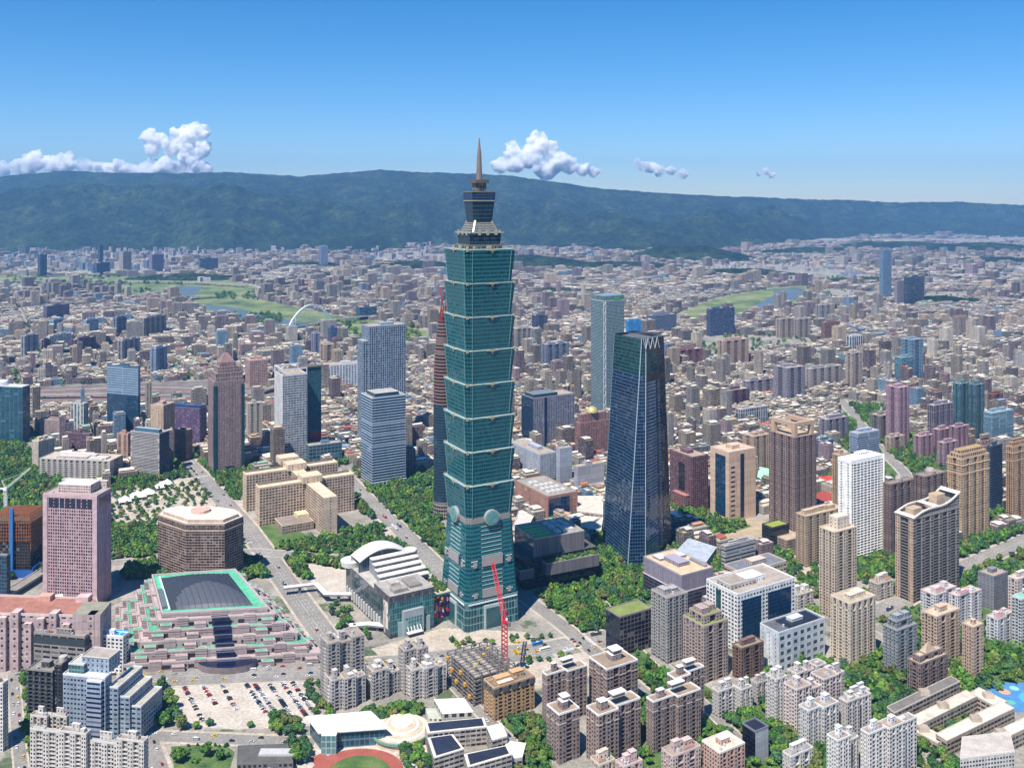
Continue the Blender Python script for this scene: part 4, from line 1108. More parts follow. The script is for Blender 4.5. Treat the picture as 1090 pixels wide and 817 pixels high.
block(tc, 'auditorium', -46, -46, 0, -3, -10, 11, St(hx('a08f80'), GLASSD, (4, 4, .6, .4)), flat(hx('8a7f78')), trm)
m = MB(); m.box(-20, -30, 11.2, -4, -12, 17, flat(hx('d8c6a4')), flat(hx('d6c29c'))); part(tc, 'auditorium_lantern', m)
addfoot(fr, -70, -84, 78, 130, (264, 384, 500, 560))
# --- slim blank curved tower going up behind the tallest tower
X0, Y0 = G(472, 553); tu = thing('tower_under_construction', 'round tower under construction with exposed red upper floors left of the tallest tower', 'unfinished tower', X0, Y0 + 14)
cg = St((.035, .07, .10), (.006, .025, .04), (2.2, 4, .85, .75), 'curtain'); fl_ = St(hx('6b4c48'), (.02, .016, .018), (3.2, 4.6, .96, .62))
m = MB(); m.cyl(0, 0, 16, 0, 24, St(hx('9a8f88'), (.02, .02, .02), (4, 5, .8, .6)), n=28); m.cyl(0, 0, 15, 24, 160, cg, n=28, r1=15); part(tu, 'glazed_shaft', m)
m = MB(); ZS = [(160, 15), (200, 14.6), (230, 13.2), (255, 11), (276, 8)]
for (z0, r0), (z1, r1) in zip(ZS, ZS[1:]): m.cyl(0, 0, r0, z0, z1, fl_, n=28, r1=r1)
part(tu, 'open_floors', m)
m = MB()
for z, r_ in [(160 + 4.6 * k, np.interp(160 + 4.6 * k, [a_ for a_, b_ in ZS], [b_ for a_, b_ in ZS])) for k in range(25)]: m.cyl(0, 0, r_ + .6, z, z + .7, flat(hx('957a72')), n=28)
part(tu, 'floor_slab', m)
m = MB()
for k in range(10): a_ = k * .628; m.bar((8 * math.cos(a_), 8 * math.sin(a_), 274), (4 * math.cos(a_), 4 * math.sin(a_), 296), .5, flat(hx('8c2c28')))
m.cyl(0, 0, 5, 276, 284, fl_, n=16); part(tu, 'steel_frame', m)
foot.append([(X0 - 16, Y0), (X0 + 16, Y0), (X0 + 16, Y0 + 32), (X0 - 16, Y0 + 32)]); shade.append((456, 478, 340, 550, Y0))
def crane(label, x, y, z, mast, jib, ang, elev, col, sw=1.5, name='tower_crane'):
    t = thing(name, label, 'crane', x, y, 0, None, z); c = flat(col, 'clean')
    def lattice(p, q, w, n, nm, par=t):
        m = MB(); p = mathutils.Vector(p); q = mathutils.Vector(q); d = (q - p).normalized(); up = mathutils.Vector((0, 0, 1)) if abs(d.z) < .9 else mathutils.Vector((1, 0, 0))
        a_ = d.cross(up).normalized() * w; b_ = d.cross(a_).normalized() * w; cs = [a_ + b_, b_ - a_, -a_ - b_, a_ - b_]
        for k in cs: m.bar(p + k, q + k, w * .2, c)
        for i in range(n):
            for k in range(4): m.bar(p + cs[k] + (q - p) * (i / n), p + cs[(k + 1) % 4] + (q - p) * ((i + 1) / n), w * .14, c)
        return part(par, nm, m)
    lattice((0, 0, 0), (0, 0, mast), sw, max(4, int(mast / 4)), 'mast')
    m = MB(); m.box(-2.2, -2.2, mast, 2.2, 2.2, mast + 2.5, c); part(t, 'slewing_platform', m)
    ca, sa = math.cos(ang), math.sin(ang); ce, se = math.cos(elev), math.sin(elev)
    lattice((0, 0, mast + 2), (jib * ca * ce, jib * sa * ce, mast + 2 + jib * se), sw * .6, max(5, int(jib / 3)), 'jib')
    m = MB(); m.box(-1, -1, 0, 1, 1, 0.1, c); m = MB()
    m.bar((0, 0, mast + 2), (-9 * ca, -9 * sa, mast + 3), .9, c); m.bar((0, 0, mast + 2), (-4 * ca, -4 * sa, mast + 12), .4, c); m.bar((-4 * ca, -4 * sa, mast + 12), (jib * ca * ce * .8, jib * sa * ce * .8, mast + 2 + jib * se * .8), .12, c)
    part(t, 'counter_jib', m)
    m = MB(); m.box(-9 * ca - 1.5, -9 * sa - 1.5, mast + .5, -9 * ca + 1.5, -9 * sa + 1.5, mast + 4, flat(hx('6b6b6b'))); part(t, 'counterweight', m)
    m = MB(); m.box(1.0, -2.6, mast + 2.5, 3, -1, mast + 5, flat(hx('c9ccd0'), 'gloss')); part(t, 'cab', m)
    return t
RED = hx('c4262e')
crane('dark red luffing crane perched on the unfinished round tower', X0 - 2, Y0 + 12, 280, 18, 26, 1.9, 1.0, hx('8c2c28'), 1.2)
cxr, cyr = G(537, 722)
crane('bright red luffing crane rising over the steel frame below the tallest tower', cxr, cyr, 0, 52, 52, 2.1, 1.12, RED, 2.5)
crane('white luffing crane above the scaffolded core at left edge', *G(6, 600), 70, 20, 36, .3, .7, hx('e2e2de'), 1.3)
# ---------------------------------------------------------------- towers and blocks near and mid distance
BR = hx('8c7a72'); BRL = hx('a4948a'); WIN = (.022, .026, .032)
def brown(label, px, az=-31, seed=1, nx=3, ny=2):
    t, W, L, H = tower('apartment_tower', label, 'apartment tower', px, az, hx('94827b'), WIN, (3.0, 3.3, .5, .5), 'brown brick apartment towers with white roof rims', nx, ny, 2.0, 1.1,
          rec=St(hx('83736e'), WIN, (2.4, 3.3, .8, .62)), left=St(hx('9a8880'), WIN, (3.2, 3.3, .42, .5)), leftrec=St(hx('b9c0c8'), WIN, (3, 3.3, .4, .6)),
          deck=hx('96836f'), rim=hx('e6e2dc'), bulk=1, tank=0, bulkh=6, seed=seed, band=[(8, .8, hx('b7a9a0'), .3)], units=max(1, nx - 1), uoff=4.5, ulev=False)
    m = MB(); x, y = W * .42, L * .35
    m.box(x, y, H + 6.4, x + W * .26, y + L * .3, H + 9, flat(hx('9a8a80')), flat(hx('e6e2dc'), 'clean')); part(t, 'lift_house', m)
    m = MB(); m.prism([(x - 1, y - 1), (x + W * .26 + 1, y - 1), (x + W * .26 + 1, y + L * .3 + 1), (x - 1, y + L * .3 + 1)], H + 9, H + 9.6, flat(hx('e6e2dc'), 'clean'), flat(hx('e6e2dc'), 'clean'), flat(hx('e6e2dc'), 'clean')); part(t, 'crown_slab', m)
    return t
brown('brown brick tower with white roof rim, beside the tan scaffold-grey block', (577, 584.5, 625, 774, 721), seed=1)
brown('brown brick tower with white roof rim, rearmost of its six nearest the park', (627, 646, 679, 768, 713), seed=2, nx=2)
brown('narrowest brown brick tower with white roof rim, end on to the viewer', (582, 595, 617, 814, 761), seed=3, nx=1)
brown('brown brick tower with white roof rim at the front centre of its group', (624, 637, 685, 817, 762), seed=4)
brown('brown brick tower with white roof rim at the front right of its group', (688, 699, 746, 806, 750), seed=5)
brown('brown brick tower with white roof rim half hidden behind its front right neighbour', (710, 719, 753, 786, 723), seed=6)

GREYW = hx('b8b1ab'); 
def whiteblock(label, px, az=-31, seed=1, nx=4, ny=2, col=hx('d0cbc6'), grp='white tiled apartment slabs with balconies', **k):
    return tower('apartment_block', label, 'apartment block', px, az, col, WIN, (2.6, 3.1, .55, .5), grp, nx, ny, 1.8, .8, rec=St(mul(col, .85), WIN, (2.0, 3.1, .9, .6)), leftrec=St(mul(col, .92), WIN, (2.4, 3.1, .7, .5)),
                 deck=hx('988a7c'), rim=mul(col, 1.02), bulk=k.pop('bulk', 2), tank=3, seed=seed, sheds=3, bulkh=6.5, units=k.pop('units', max(1, nx // 2 + (nx > 2))), **k)
# bottom right white estate
whiteblock('white slab at the left front of the estate, beside the brown towers', (758, 765, 783, 765, 737), seed=1, nx=2)
whiteblock('white slab second from the brown towers, lower and stepped', (782, 789, 801, 764, 735), seed=2, nx=2)
whiteblock('tall narrow white slab end behind the black office', (815, 826, 838, 772, 724), seed=3, nx=2)
whiteblock('long pinkish white slab running back to the upper right of the estate', (834, 848, 893, 778, 735), seed=4, nx=5, col=hx('d2c6c1'))
whiteblock('long white slab behind the others with cluttered roof', (838, 848, 880, 757, 718), seed=14, nx=4, col=hx('cfc8c4'))
whiteblock('white slab with green edged roof in the middle of the estate', (850, 864, 893, 806, 759), seed=5, nx=3, col=hx('d6d4d0'))
whiteblock('white slab with stacked balconies in front of the concrete school', (893, 902, 931, 792, 748), seed=6, nx=3)
whiteblock('foreground white slab cut by the bottom edge, nearest the school', (916, 929, 980, 845, 784), seed=7, nx=5, col=hx('d6d2cd'))
whiteblock('foreground white slab with narrow front cut by the bottom edge', (880, 892, 918, 836, 789), seed=8, nx=3, col=hx('d8d6d2'))
whiteblock('low white roofed block at the bottom edge near the black office', (833, 842, 866, 830, 806), seed=9, nx=2)
whiteblock('low grey and white block behind the second white slab', (800, 806, 818, 752, 728), seed=19, nx=2, col=hx('bdb5ae'))
whiteblock('small white slab squeezed behind the middle of the estate', (872, 880, 899, 754, 722), seed=31, nx=2, col=hx('cbc4be'))
whiteblock('white slab at the right rear of the estate beside the green belt', (898, 906, 926, 772, 742), seed=32, nx=2, col=hx('d0cbc6'))
whiteblock('low cream topped block at the bottom edge below the narrow brown tower', (628, 638, 655, 842, 815), seed=33, nx=2, col=hx('c9bba9'))
whiteblock('low pinkish block at the bottom edge before the front centre brown tower', (655, 664, 684, 845, 817), seed=34, nx=2, col=hx('cbb3ac'))
whiteblock('low pink grey block at the bottom edge left of the salmon block', (704, 716, 746, 838, 806), seed=35, nx=2, col=hx('c4b0a8'))
whiteblock('low white block in the garden left of the tall cream tower', (838, 849, 866, 652, 634), seed=36, nx=2)
whiteblock('low pale block at the foot of the wavy roof tower end wall', (925, 935, 951, 640, 622), seed=37, nx=2, col=hx('c9c0b6'))
# centre white cluster
whiteblock('tall grey residential tower with roof garden beside the car park', (341, 349, 388, 752, 686), -32, 10, 4, 1, hx('a8a39e'), bulk=2)
whiteblock('white residential slab in front of the tall grey one beside the car park', (345, 354, 391, 760, 727), -32, 11, 4, 1, hx('bdb7b2'))
whiteblock('white residential slab in the middle of the row behind the school gym', (389, 397, 427, 747, 716), -32, 12, 3, 1, hx('bfb9b2'))
whiteblock('grey residential tower standing behind the row near the mall', (424, 432, 456, 742, 695), -32, 13, 3, 1, hx('b1aaa4'))
whiteblock('white residential slab at the right end of the row behind the school', (431, 440, 477, 748, 716), -32, 15, 4, 1, hx('c4bfb9'))
# bottom left
whiteblock('long white apartment slab filling the bottom left corner', (29, 153, 158, 850, 790), -78, 16, 1, 8, hx('c6bfb8'), bulk=3, units=4, uaxis='y', Lmax=120, Wmax=14, grp='white slabs at bottom left')
whiteblock('white apartment block with roof sheds behind the bottom left slab', (32, 68, 72, 818, 766), -78, 17, 1, 4, hx('c3bab0'), units=2, uaxis='y', Wmax=14, grp='white slabs at bottom left')
whiteblock('white apartment block cut by the left edge beside the leafy lane', (-22, 3, 7, 800, 728), -78, 18, 1, 3, hx('cfcac4'), Wmax=14, grp='white slabs at bottom left')
t, W, L, H = tower('apartment_tower', 'near black apartment tower with dense balconies and darker stair core', 'apartment tower', (28.5, 56, 70, 770, 715), -80, hx('4a4c50'), (.012, .014, .018), (2.6, 3.2, .7, .6), nx=0, ny=4, ra=.35,
      left=St(hx('60605f'), (.012, .014, .018), (2.6, 3.2, .7, .6)), leftrec=St(hx('3e4146'), (.012, .015, .02), (2.4, 3.2, .95, .6)), deck=hx('8d8478'), rim=hx('8b8780'), bulk=1, tank=2, Wmax=30)
block(t, 'stair_core', 2, -7, 0, 16, -.1, H + 6, St(hx('33353a'), (.01, .012, .015), (4, 3.2, .5, .5)), flat(hx('8d8880')), flat(hx('8b8780'), 'clean'))
m = MB(); m.cyl(9, -3.5, 3.2, H + 6.2, H + 10, flat(hx('b7afa4')), n=14); part(t, 'water_tank', m)
# stepped blue-grey office
BG = hx('8f9cab'); t, W, L, H = tower('office_building', 'stepped blue-grey office with terraces in front of the pink conference centre', 'office building', (67, 112, 119, 790, 722), -80, BG, (.012, .03, .045), (4.4, 3.9, .62, .45), bulk=0, tank=0, deck=hx('c9c5bf'), rim=hx('d5d6d6'), left=St(BG, (.012, .03, .045), (3.2, 3.9, .66, .42)), Wmax=46, Lmax=60, H0=0)
gt = St(hx('6f8a8a'), (.02, .09, .085), (3, 5, .9, .7), 'curtain')
block(t, 'glazed_penthouse', 4, L * .58, H + .2, 20, L * .94, H + 7, gt, flat(hx('b9b4ab')), flat(hx('c9c9c6'), 'clean'))
block(t, 'curved_bay', -3, L * .05, 0, -.05, L * .40, H - 2, St(hx('93a0b6'), (.03, .04, .07), (12, 3.9, .98, .45)), flat(hx('c9c5bf')), flat(hx('d5d6d6'), 'clean'))
block(t, 'rear_block', 24, 2, H + .2, W - 1, L * .7, H + 12, St(mul(BG, 1.1), (.012, .03, .045), (4, 4, .3, .4)), flat(hx('a59b90')), flat(hx('c9c3ba'), 'clean'))
for k, (dx, dh) in enumerate(((0, 9), (9.1, 17), (18.2, 25))):
    block(t, 'stepped_wing', 4 + k * 2, -9 - dx, 0, 40, -.1 - dx, H - dh, [St(BG, (.012, .03, .045), (3.6, 3.9, .66, .42))] * 4, flat(hx('b0aa9b')), flat(hx('d0d2d3'), 'clean'))
# pink conference centre and its front buildings
PK2 = hx('b29d9b'); t, P, o_ = freeblock('conference_centre', 'pink conference centre with rust red roof in front of the pink slab tower', 'conference centre', [(-14, 712), (107, 716), (103, 694), (-8, 690)], 52, St(PK2, (.03, .02, .025), (8, 6, .5, .35)), flat(hx('a3705e')), flat(hx('c9b6b0'), 'clean'), ph=2.2)
m = MB(); q = random.Random(3)
for k in range(9):
    f = k / 9; x = P[0][0] + (P[1][0] - P[0][0]) * f; y = P[0][1] + (P[1][1] - P[0][1]) * f
    m.prism([(x + 1, y - 4), (x + 8, y - 4), (x + 8, y + 6), (x + 1, y + 6)], 0, 46 + (k % 3) * 5, St(PK2, (.03, .02, .025), (7, 7, .3, .3)), flat(hx('cdb2ac')))
part(t, 'bastion', m)
m = MB(); x, y = P[1]; m.prism([(x - 25, y - 3), (x + 1, y - 3), (x - 1, y + 26), (x - 27, y + 26)], 0, 56, St(PK2, (.03, .02, .025), (9, 7, .0, .3)), flat(hx('8f8c7a'))); part(t, 'corner_pavilion', m)
m = MB(); m.box(P[0][0] + 34, P[0][1] + 28, 52.2, P[0][0] + 46, P[0][1] + 38, 57, flat(hx('c99a88'))); m.box(P[0][0] + 72, P[0][1] + 26, 52.2, P[0][0] + 84, P[0][1] + 36, 57, flat(hx('cdb2ac'))); part(t, 'roof_house', m)
shade.append((0, 107, 650, 705, 900))
t, W, L, H = tower('office_building', 'dark grey concrete grid office with black louvre top floor before the pink conference centre', 'office building', (36, 90, 94, 722, 678), -80, hx('8d8782'), (.02, .022, .026), (8, 4.6, .8, .5), left=St(hx('8d8782'), (.02, .022, .026), (9.5, 4.8, .84, .46)), deck=hx('9a9286'), bulk=1, tank=3, sheds=3, Wmax=36, band=[(9, 6.5, (.03, .04, .045), .25)])
tower('office_building', 'small white office with a bright blue pool on its roof', 'office building', (92, 131, 137, 716, 678), -80, hx('d9d9d6'), WIN, (4, 3.6, .6, .5), deck=hx('c9c5bf'), bulk=1, tank=1, Wmax=30)
tt_ = [o for o in C.objects if o.get('label', '').startswith('small white office')][0]
m = MB(); m.box(3, -0.0 + 2, ZT(678, tt_.location.y) + .3, 13, 14, ZT(678, tt_.location.y) + .6, flat(hx('2f9fe0'), 'gloss')); part(tt_, 'roof_pool', m)

# --- left middle distance
def office(label, px, az, wall, glass, p, **k):
    return tower(k.pop('name', 'office_tower'), label, k.pop('cat', 'office tower'), px, az, wall, glass, p, k.pop('group', None), bal=False, bulk=k.pop('bulk', 1), tank=k.pop('tank', 0), **k)
NAVY = (.006, .025, .055); BLU = (.008, .045, .085)
t, W, L, H = office('wide blue glass office with white disc roof cut by the left edge', (-40, 24, 32, 472, 412), -80, (.10, .2, .27), (.006, .05, .075), (9, 4.2, .96, .9), curtain=True, Lmax=130, deck=hx('c9c8c0'), rim=hx('c9cdc9'), bulk=0)
m = MB(); m.cyl(W / 2, L / 2, 22, H + .4, H + 7, flat(hx('d9d9d4'), 'clean'), n=30, r1=19); part(t, 'disc_roof', m)
t, W, L, H = office('dark blue glass office tower with paler striped upper half', (109, 147, 149, 471, 391), -72, (.05, .12, .19), NAVY, (4, 4.2, .95, .86), curtain=True, left=St((.05, .12, .19), NAVY, (4, 4.2, .95, .86), 'curtain'), Wmax=40)
m = MB(); o_ = inset([(0, 0), (W, 0), (W, L), (0, L)], -.15); m.prism(o_, H * .62, H - .4, St(hx('8fa3b5'), (.02, .06, .10), (30, 4.2, .98, .48), 'curtain')); part(t, 'striped_storeys', m)
office('slim grey tower with pale teal glass strip behind the apartment row', (75, 89, 94, 470, 430), -76, hx('b5b1ab'), (.04, .10, .12), (8, 3.6, .5, .9), Wmax=24)
t, W, L, H = office('tall mauve granite tower with pyramid crown and shouldered top', (218.5, 228, 260, 506, 407), -30, hx('957f7d'), (.025, .018, .022), (2.5, 3.7, .52, .55), setback=None, bulk=0, Lmax=46, deck=hx('8b7773'))
for k, (i_, dh) in enumerate(((3.5, 13), (8, 22), (12, 29))):
    z0 = H + (0, 13, 22)[k] + .2
    m = MB(); m.box(i_, i_, z0, W - i_, L - i_, H + dh, [St(hx('a08a86'), (.03, .02, .025), (2.5, 12, .5, .8))] * 4, flat(hx('8b7773'))); part(t, 'setback_storeys', m)
m = MB(); cx, cy = W / 2, L / 2; a_ = [(12, 12), (W - 12, 12), (W - 12, L - 12), (12, L - 12)]; m.loft(a_, H + 29.1, [(cx - 3, cy - 3), (cx + 3, cy - 3), (cx + 3, cy + 3), (cx - 3, cy + 3)], H + 43, flat(hx('8d6f6b')), flat(hx('8d6f6b'))); part(t, 'pyramid_roof', m)
m = MB(); m.box(-.7, -.7, 0, 5, 5, H - 6, St((.03, .07, .09), (.01, .04, .05), (2.5, 3.7, .9, .8), 'curtain')); m.box(W - 5, -.7, 0, W + .7, 5, H - 6, St((.03, .07, .09), (.01, .04, .05), (2.5, 3.7, .9, .8), 'curtain')); part(t, 'glazed_corner', m)
m = MB(); m.box(W * .35, -1.5, 0, W * .65, -.1, 12, flat((.02, .03, .06), 'gloss')); part(t, 'entrance_portal', m)
t, W, L, H = office('pale grey tower with white grid and open crown behind the sandy civic centre', (286, 301, 327, 498, 400), -30, hx('c3c5c8'), (.01, .03, .05), (2.6, 4.0, .78, .64), left=St(hx('d3d3d3'), (.05, .07, .09), (3.5, 4.0, .35, .5)), Lmax=50, bulk=0)
m = MB()
for x, y in ((0, 0), (W - 1.2, 0), (0, L - 1.2), (W - 1.2, L - 1.2), (W / 2, 0), (0, L / 2)): m.box(x, y, H + 1.2, x + 1.2, y + 1.2, H + 9, flat(hx('d3d3d3'), 'clean'))
m.box(-.1, -.1, H + 9, W + .1, 1.4, H + 11, flat(hx('d3d3d3'), 'clean')); m.box(-.1, 1.4, H + 9, 1.4, L, H + 11, flat(hx('d3d3d3'), 'clean')); m.box(1.4, L - 1.4, H + 9, W, L, H + 11, flat(hx('d3d3d3'), 'clean')); part(t, 'crown_frame', m)
t, W, L, H = office('teal grey tower with flat cap and crimson panel behind the white grid tower', (322, 324, 342, 490, 392), -30, (.07, .14, .17), (.015, .06, .08), (3, 4, .9, .8), curtain=True, Lmax=30, bulk=0)
m = MB(); m.box(-3, -2, H + 1.3, W + 1, L, H + 3.5, flat(hx('6b6258'))); part(t, 'cap_slab', m)
m = MB(); m.box(W * .35, -.5, 24, W - .3, -.05, 48, flat(hx('a8203f'), 'clean')); part(t, 'crimson_panel', m)
office('low blue glass pavilion block right of the crimson panel', (326, 329, 364, 497, 475), -28, (.18, .25, .30), (.02, .06, .09), (6, 6, .9, .8), name='office_building', cat='office building', curtain=True, Lmax=50)
t, W, L, H = office('banded blue office tower standing in front of the taller grid tower', (384.5, 396, 432, 520, 424), -30, hx('a9bac8'), (.01, .035, .075), (40, 4.2, .99, .62), curtain=True, Lmax=60)
m = MB(); m.box(6, 4, H + .3, W - 10, L - 8, H + 6, flat((.03, .06, .09), 'gloss'), flat(hx('a9a69f'))); part(t, 'dark_penthouse', m)
m = MB(); m.box(-1, -1, 0, W + 1, -.05, 9, St(hx('c3ccd1'), (.06, .12, .14), (5, 9, .85, .8), 'curtain')); part(t, 'lobby', m)
t, W, L, H = office('tallest blue-grey gridded hotel tower behind the banded blue office', (385, 393, 432, 478, 348), -30, hx('8f9fae'), (.006, .02, .05), (4.2, 4.4, .68, .7), Lmax=46)
block(t, 'lower_shoulder', -9, 6, 0, -.1, L - 2, H - 26, St(hx('8f9fae'), (.006, .02, .05), (4.2, 4.4, .68, .7)), flat(DECK), flat(hx('a9b4bd'), 'clean'))
tower('apartment_block', 'wide cream apartment row with projecting bays behind the pink slab tower', 'apartment block', (42, 117, 131, 512, 491), -82, hx('c3bab0'), WIN, (2.6, 3.2, .6, .5), None, 1, 12, 1.6, .7, leftrec=St(hx('aaa29a'), WIN, (2.4, 3.2, .9, .6)), deck=hx('bdb09c'), bulk=3, tank=3, sheds=4, Lmax=150, Wmax=60)
tower('apartment_block', 'cream apartment row end block with bare roof left of the dark wing', 'apartment block', (34, 41, 58, 500, 470), -60, hx('c9bca8'), WIN, (2.8, 3.2, .55, .5), deck=hx('c9bb9f'), bulk=2, tank=2, sheds=2, Wmax=60, Lmax=40)
office('purple brown low block behind the cream apartment row', (67, 96, 98, 485, 462), -76, hx('6a4f5a'), (.02, .015, .03), (3, 3.6, .7, .5), name='office_building', cat='office building', Wmax=30)
office('pink brown mid-rise with cream roof left of the purple brown block', (42, 68, 73, 468, 448), -76, hx('a38e88'), WIN, (3, 3.6, .7, .5), name='office_building', cat='office building', Wmax=30)
t, W, L, H = office('white barred office with dark blue flank beside the wide avenue', (139, 169.5, 180, 510, 462), -70, hx('b0aba8'), (.03, .03, .035), (60, 2.6, .99, .55), left=St(hx('b7b1ac'), (.03, .03, .035), (60, 2.4, .97, .5)), Wmax=44, bulk=0)
for s_ in (0, W): pass
m = MB(); m.box(W * .02, -.25, 0, W * .98, -.02, H, St((.02, .05, .09), (.006, .02, .045), (3, 4, .9, .8), 'curtain')); part(t, 'glass_flank', m)
m = MB(); m.box(4, 4, H + .3, W * .5, L - 5, H + 6, flat((.05, .12, .18), 'gloss'), flat(hx('9fb0bb'))); part(t, 'penthouse', m)
office('brown strip-windowed office narrow end beside the white barred office', (124.5, 136, 140, 498, 462), -76, hx('b08f7c'), (.03, .02, .02), (9, 3.4, .5, .6), name='office_building', cat='office building', Wmax=20)
office('tan and navy office tower behind the white barred office', (160, 174, 186, 498, 432), -70, hx('b99f88'), (.02, .02, .028), (3.4, 3.6, .55, .5), Wmax=50, left=St(hx('c5ab92'), WIN, (3, 3.6, .5, .5)))
office('brown banded office at the edge of the avenue', (184, 198, 205, 490, 459), -72, hx('9a7d6d'), (.025, .02, .02), (50, 3.6, .96, .5), Wmax=36, name='office_building', cat='office building')
t, W, L, H = office('violet grid office with navy roof behind the brown banded office', (184, 213, 220, 478, 435), -74, hx('6d5878'), (.03, .015, .045), (3.2, 3.6, .7, .56), Wmax=40, name='office_building', cat='office building')
m = MB(); m.box(2, 2, H + .3, W - 2, L - 2, H + 4, flat((.01, .04, .10), 'gloss')); part(t, 'penthouse', m)
tower('apartment_block', 'white gabled apartment pair on a tan base right of the mauve granite tower', 'apartment block', (262, 264, 281, 475, 430), -30, hx('bcb4a8'), WIN, (2.8, 3.2, .5, .5), nx=2, Lmax=24, W=26)
# --- behind the civic centre and round the tall tower
office('long white ribbed office block beyond the teal grey tower', (348, 352, 386, 415, 389), -26, hx('c6cbd0'), (.10, .13, .17), (7, 4, .55, .7), name='office_building', cat='office building', Lmax=60)
t, W, L, H = office('wide navy slab office with pale grid front right of the tallest tower', (555, 567.5, 611.5, 480, 424), -30, hx('8f8e98'), (.012, .025, .055), (3.6, 3.8, .66, .62), left=St((.02, .05, .09), (.006, .025, .055), (3, 3.8, .9, .8), 'curtain'), Lmax=80, bulk=0)
m = MB(); m.box(2, 2, H + .3, W * .6, L * .8, H + 6, flat((.02, .05, .08), 'gloss'), flat(hx('6d7a80'))); part(t, 'penthouse', m)
m = MB(); m.box(W * .27, -.4, 0, W * .33, -.02, H - 1, flat((.01, .03, .07), 'gloss')); part(t, 'glass_slot', m)
t, W, L, H = office('rose granite office block with a golden dome on top', (612, 618, 648, 490, 442), -30, hx('96706c'), (.03, .02, .022), (3.4, 3.6, .55, .55), Lmax=40, setback=(.82, 3), bulk=0)
m = MB(); n = 20; cx, cy = W / 2, L / 2; gd = flat(hx('c9b878'), 'metal')
for k in range(6):
    a0, a1 = k * math.pi / 12, (k + 1) * math.pi / 12; m.cyl(cx, cy, 10.5 * math.cos(a0), H + 1.3 + 10 * math.sin(a0), H + 1.3 + 10 * math.sin(a1), gd, n=n, r1=10.5 * math.cos(a1))
part(t, 'dome', m)
t, W, L, H = office('tall grey-green office tower with white zigzag brace behind the dark blue tower', (629, 642.5, 664.5, 448, 321), -30, hx('7f9297'), (.02, .05, .06), (6, 2.9, .95, .5), curtain=True, Lmax=52, bulk=0)
m = MB(); wz = flat(hx('dadfdf'), 'clean')
for k in range(26):
    z = k * H / 26; z2 = z + H / 26; a_, b_ = ((.3, -.3, z), (5.5, -.3, z2)) if k % 2 else ((5.5, -.3, z), (.3, -.3, z2)); m.bar(a_, b_, .35, wz)
m.bar((.3, -.4, 0), (.3, -.4, H), .35, wz); m.bar((5.5, -.4, 0), (5.5, -.4, H), .35, wz); part(t, 'zigzag_brace', m)
m = MB(); m.box(.5, .5, H + .3, W - .5, L - .5, H + 11, St(hx('a9b8b8'), (.08, .13, .12), (5, 11, .9, .85), 'curtain')); part(t, 'glass_crown', m)
m = MB(); m.box(W * .5, -.2, H + 3, W * .8, .45, H + 8, flat(hx('2f9a52'), 'clean')); part(t, 'green_sign', m)
office('blue grey department store with slotted windows right of the tallest tower', (543, 575, 592, 517, 484), -30, hx('a7adb9'), (.03, .045, .06), (3, 3.6, .45, .5), name='department_store', cat='department store', Lmax=110)
office('plain grey stair slab standing between two department stores', (592, 596, 609, 520, 478), -30, hx('9a9fac'), (.05, .05, .06), (30, 8, .0, .0), name='department_store', cat='department store', Lmax=40, bulk=0)
t, W, L, H = office('grey department store with white base and tan roof edge', (611, 615, 643, 532, 497), -30, hx('a2a2aa'), (.05, .05, .06), (30, 9, .0, .0), name='department_store', cat='department store', Lmax=60, deck=hx('b9a97f'))
m = MB(); m.box(-.3, -.6, 0, W + .3, -.05, H * .42, St(hx('d8d8d6'), (.06, .07, .08), (4, 5, .5, .3))); part(t, 'white_base', m)
m = MB(); m.box(W * .1, -3, H * .42, W * .35, -.1, H * .5, flat(hx('d98a4a'), 'clean')); part(t, 'orange_canopy', m)
t, W, L, H = office('brick walled cinema block with blue glass corner', (548, 583, 615, 558, 529), -30, hx('9b7568'), (.05, .03, .03), (9, 5, .5, .12), name='cinema_building', cat='cinema building', Lmax=140, deck=hx('9a958c'), bulk=0, left=St(hx('a37c6d'), (.2, .13, .11), (9, 6.2, .8, .1)))
m = MB(); m.box(2, -.4, 2, W * .72, -.03, H - 3, St((.04, .09, .15), (.006, .025, .07), (5, 6, .92, .9), 'curtain')); part(t, 'glass_front', m)
m = MB()
for k in range(14): m.box(8 + (k % 4) * 8, 10 + (k // 4) * 16, H + .3, 13 + (k % 4) * 8, 19 + (k // 4) * 16, H + 3.2, flat(hx('c9c6bf'), 'clean'))
part(t, 'roof_plant', m)
# flat retail roofs right of the brick cinema
for k, (qd, h_, c_) in enumerate((([(614, 556), (642, 560), (642, 540), (614, 540)], 16, 'cfc4b5'), ([(545, 580), (560, 582), (570, 562), (552, 560)], 20, 'c9c2b8'), ([(618, 572), (640, 576), (642, 562), (618, 560)], 14, 'd3cabb'))):
    freeblock('retail_block', ['low white retail roof behind the stacked grey boxes', 'pale low retail roof tucked beside the tallest tower', 'low cream retail roof with ducts beside the dark blue tower'][k], 'retail block', qd, h_, St(hx('a59a90'), WIN, (6, 5, .6, .4)), flat(hx(c_)), flat(hx('d9d3c8'), 'clean'))
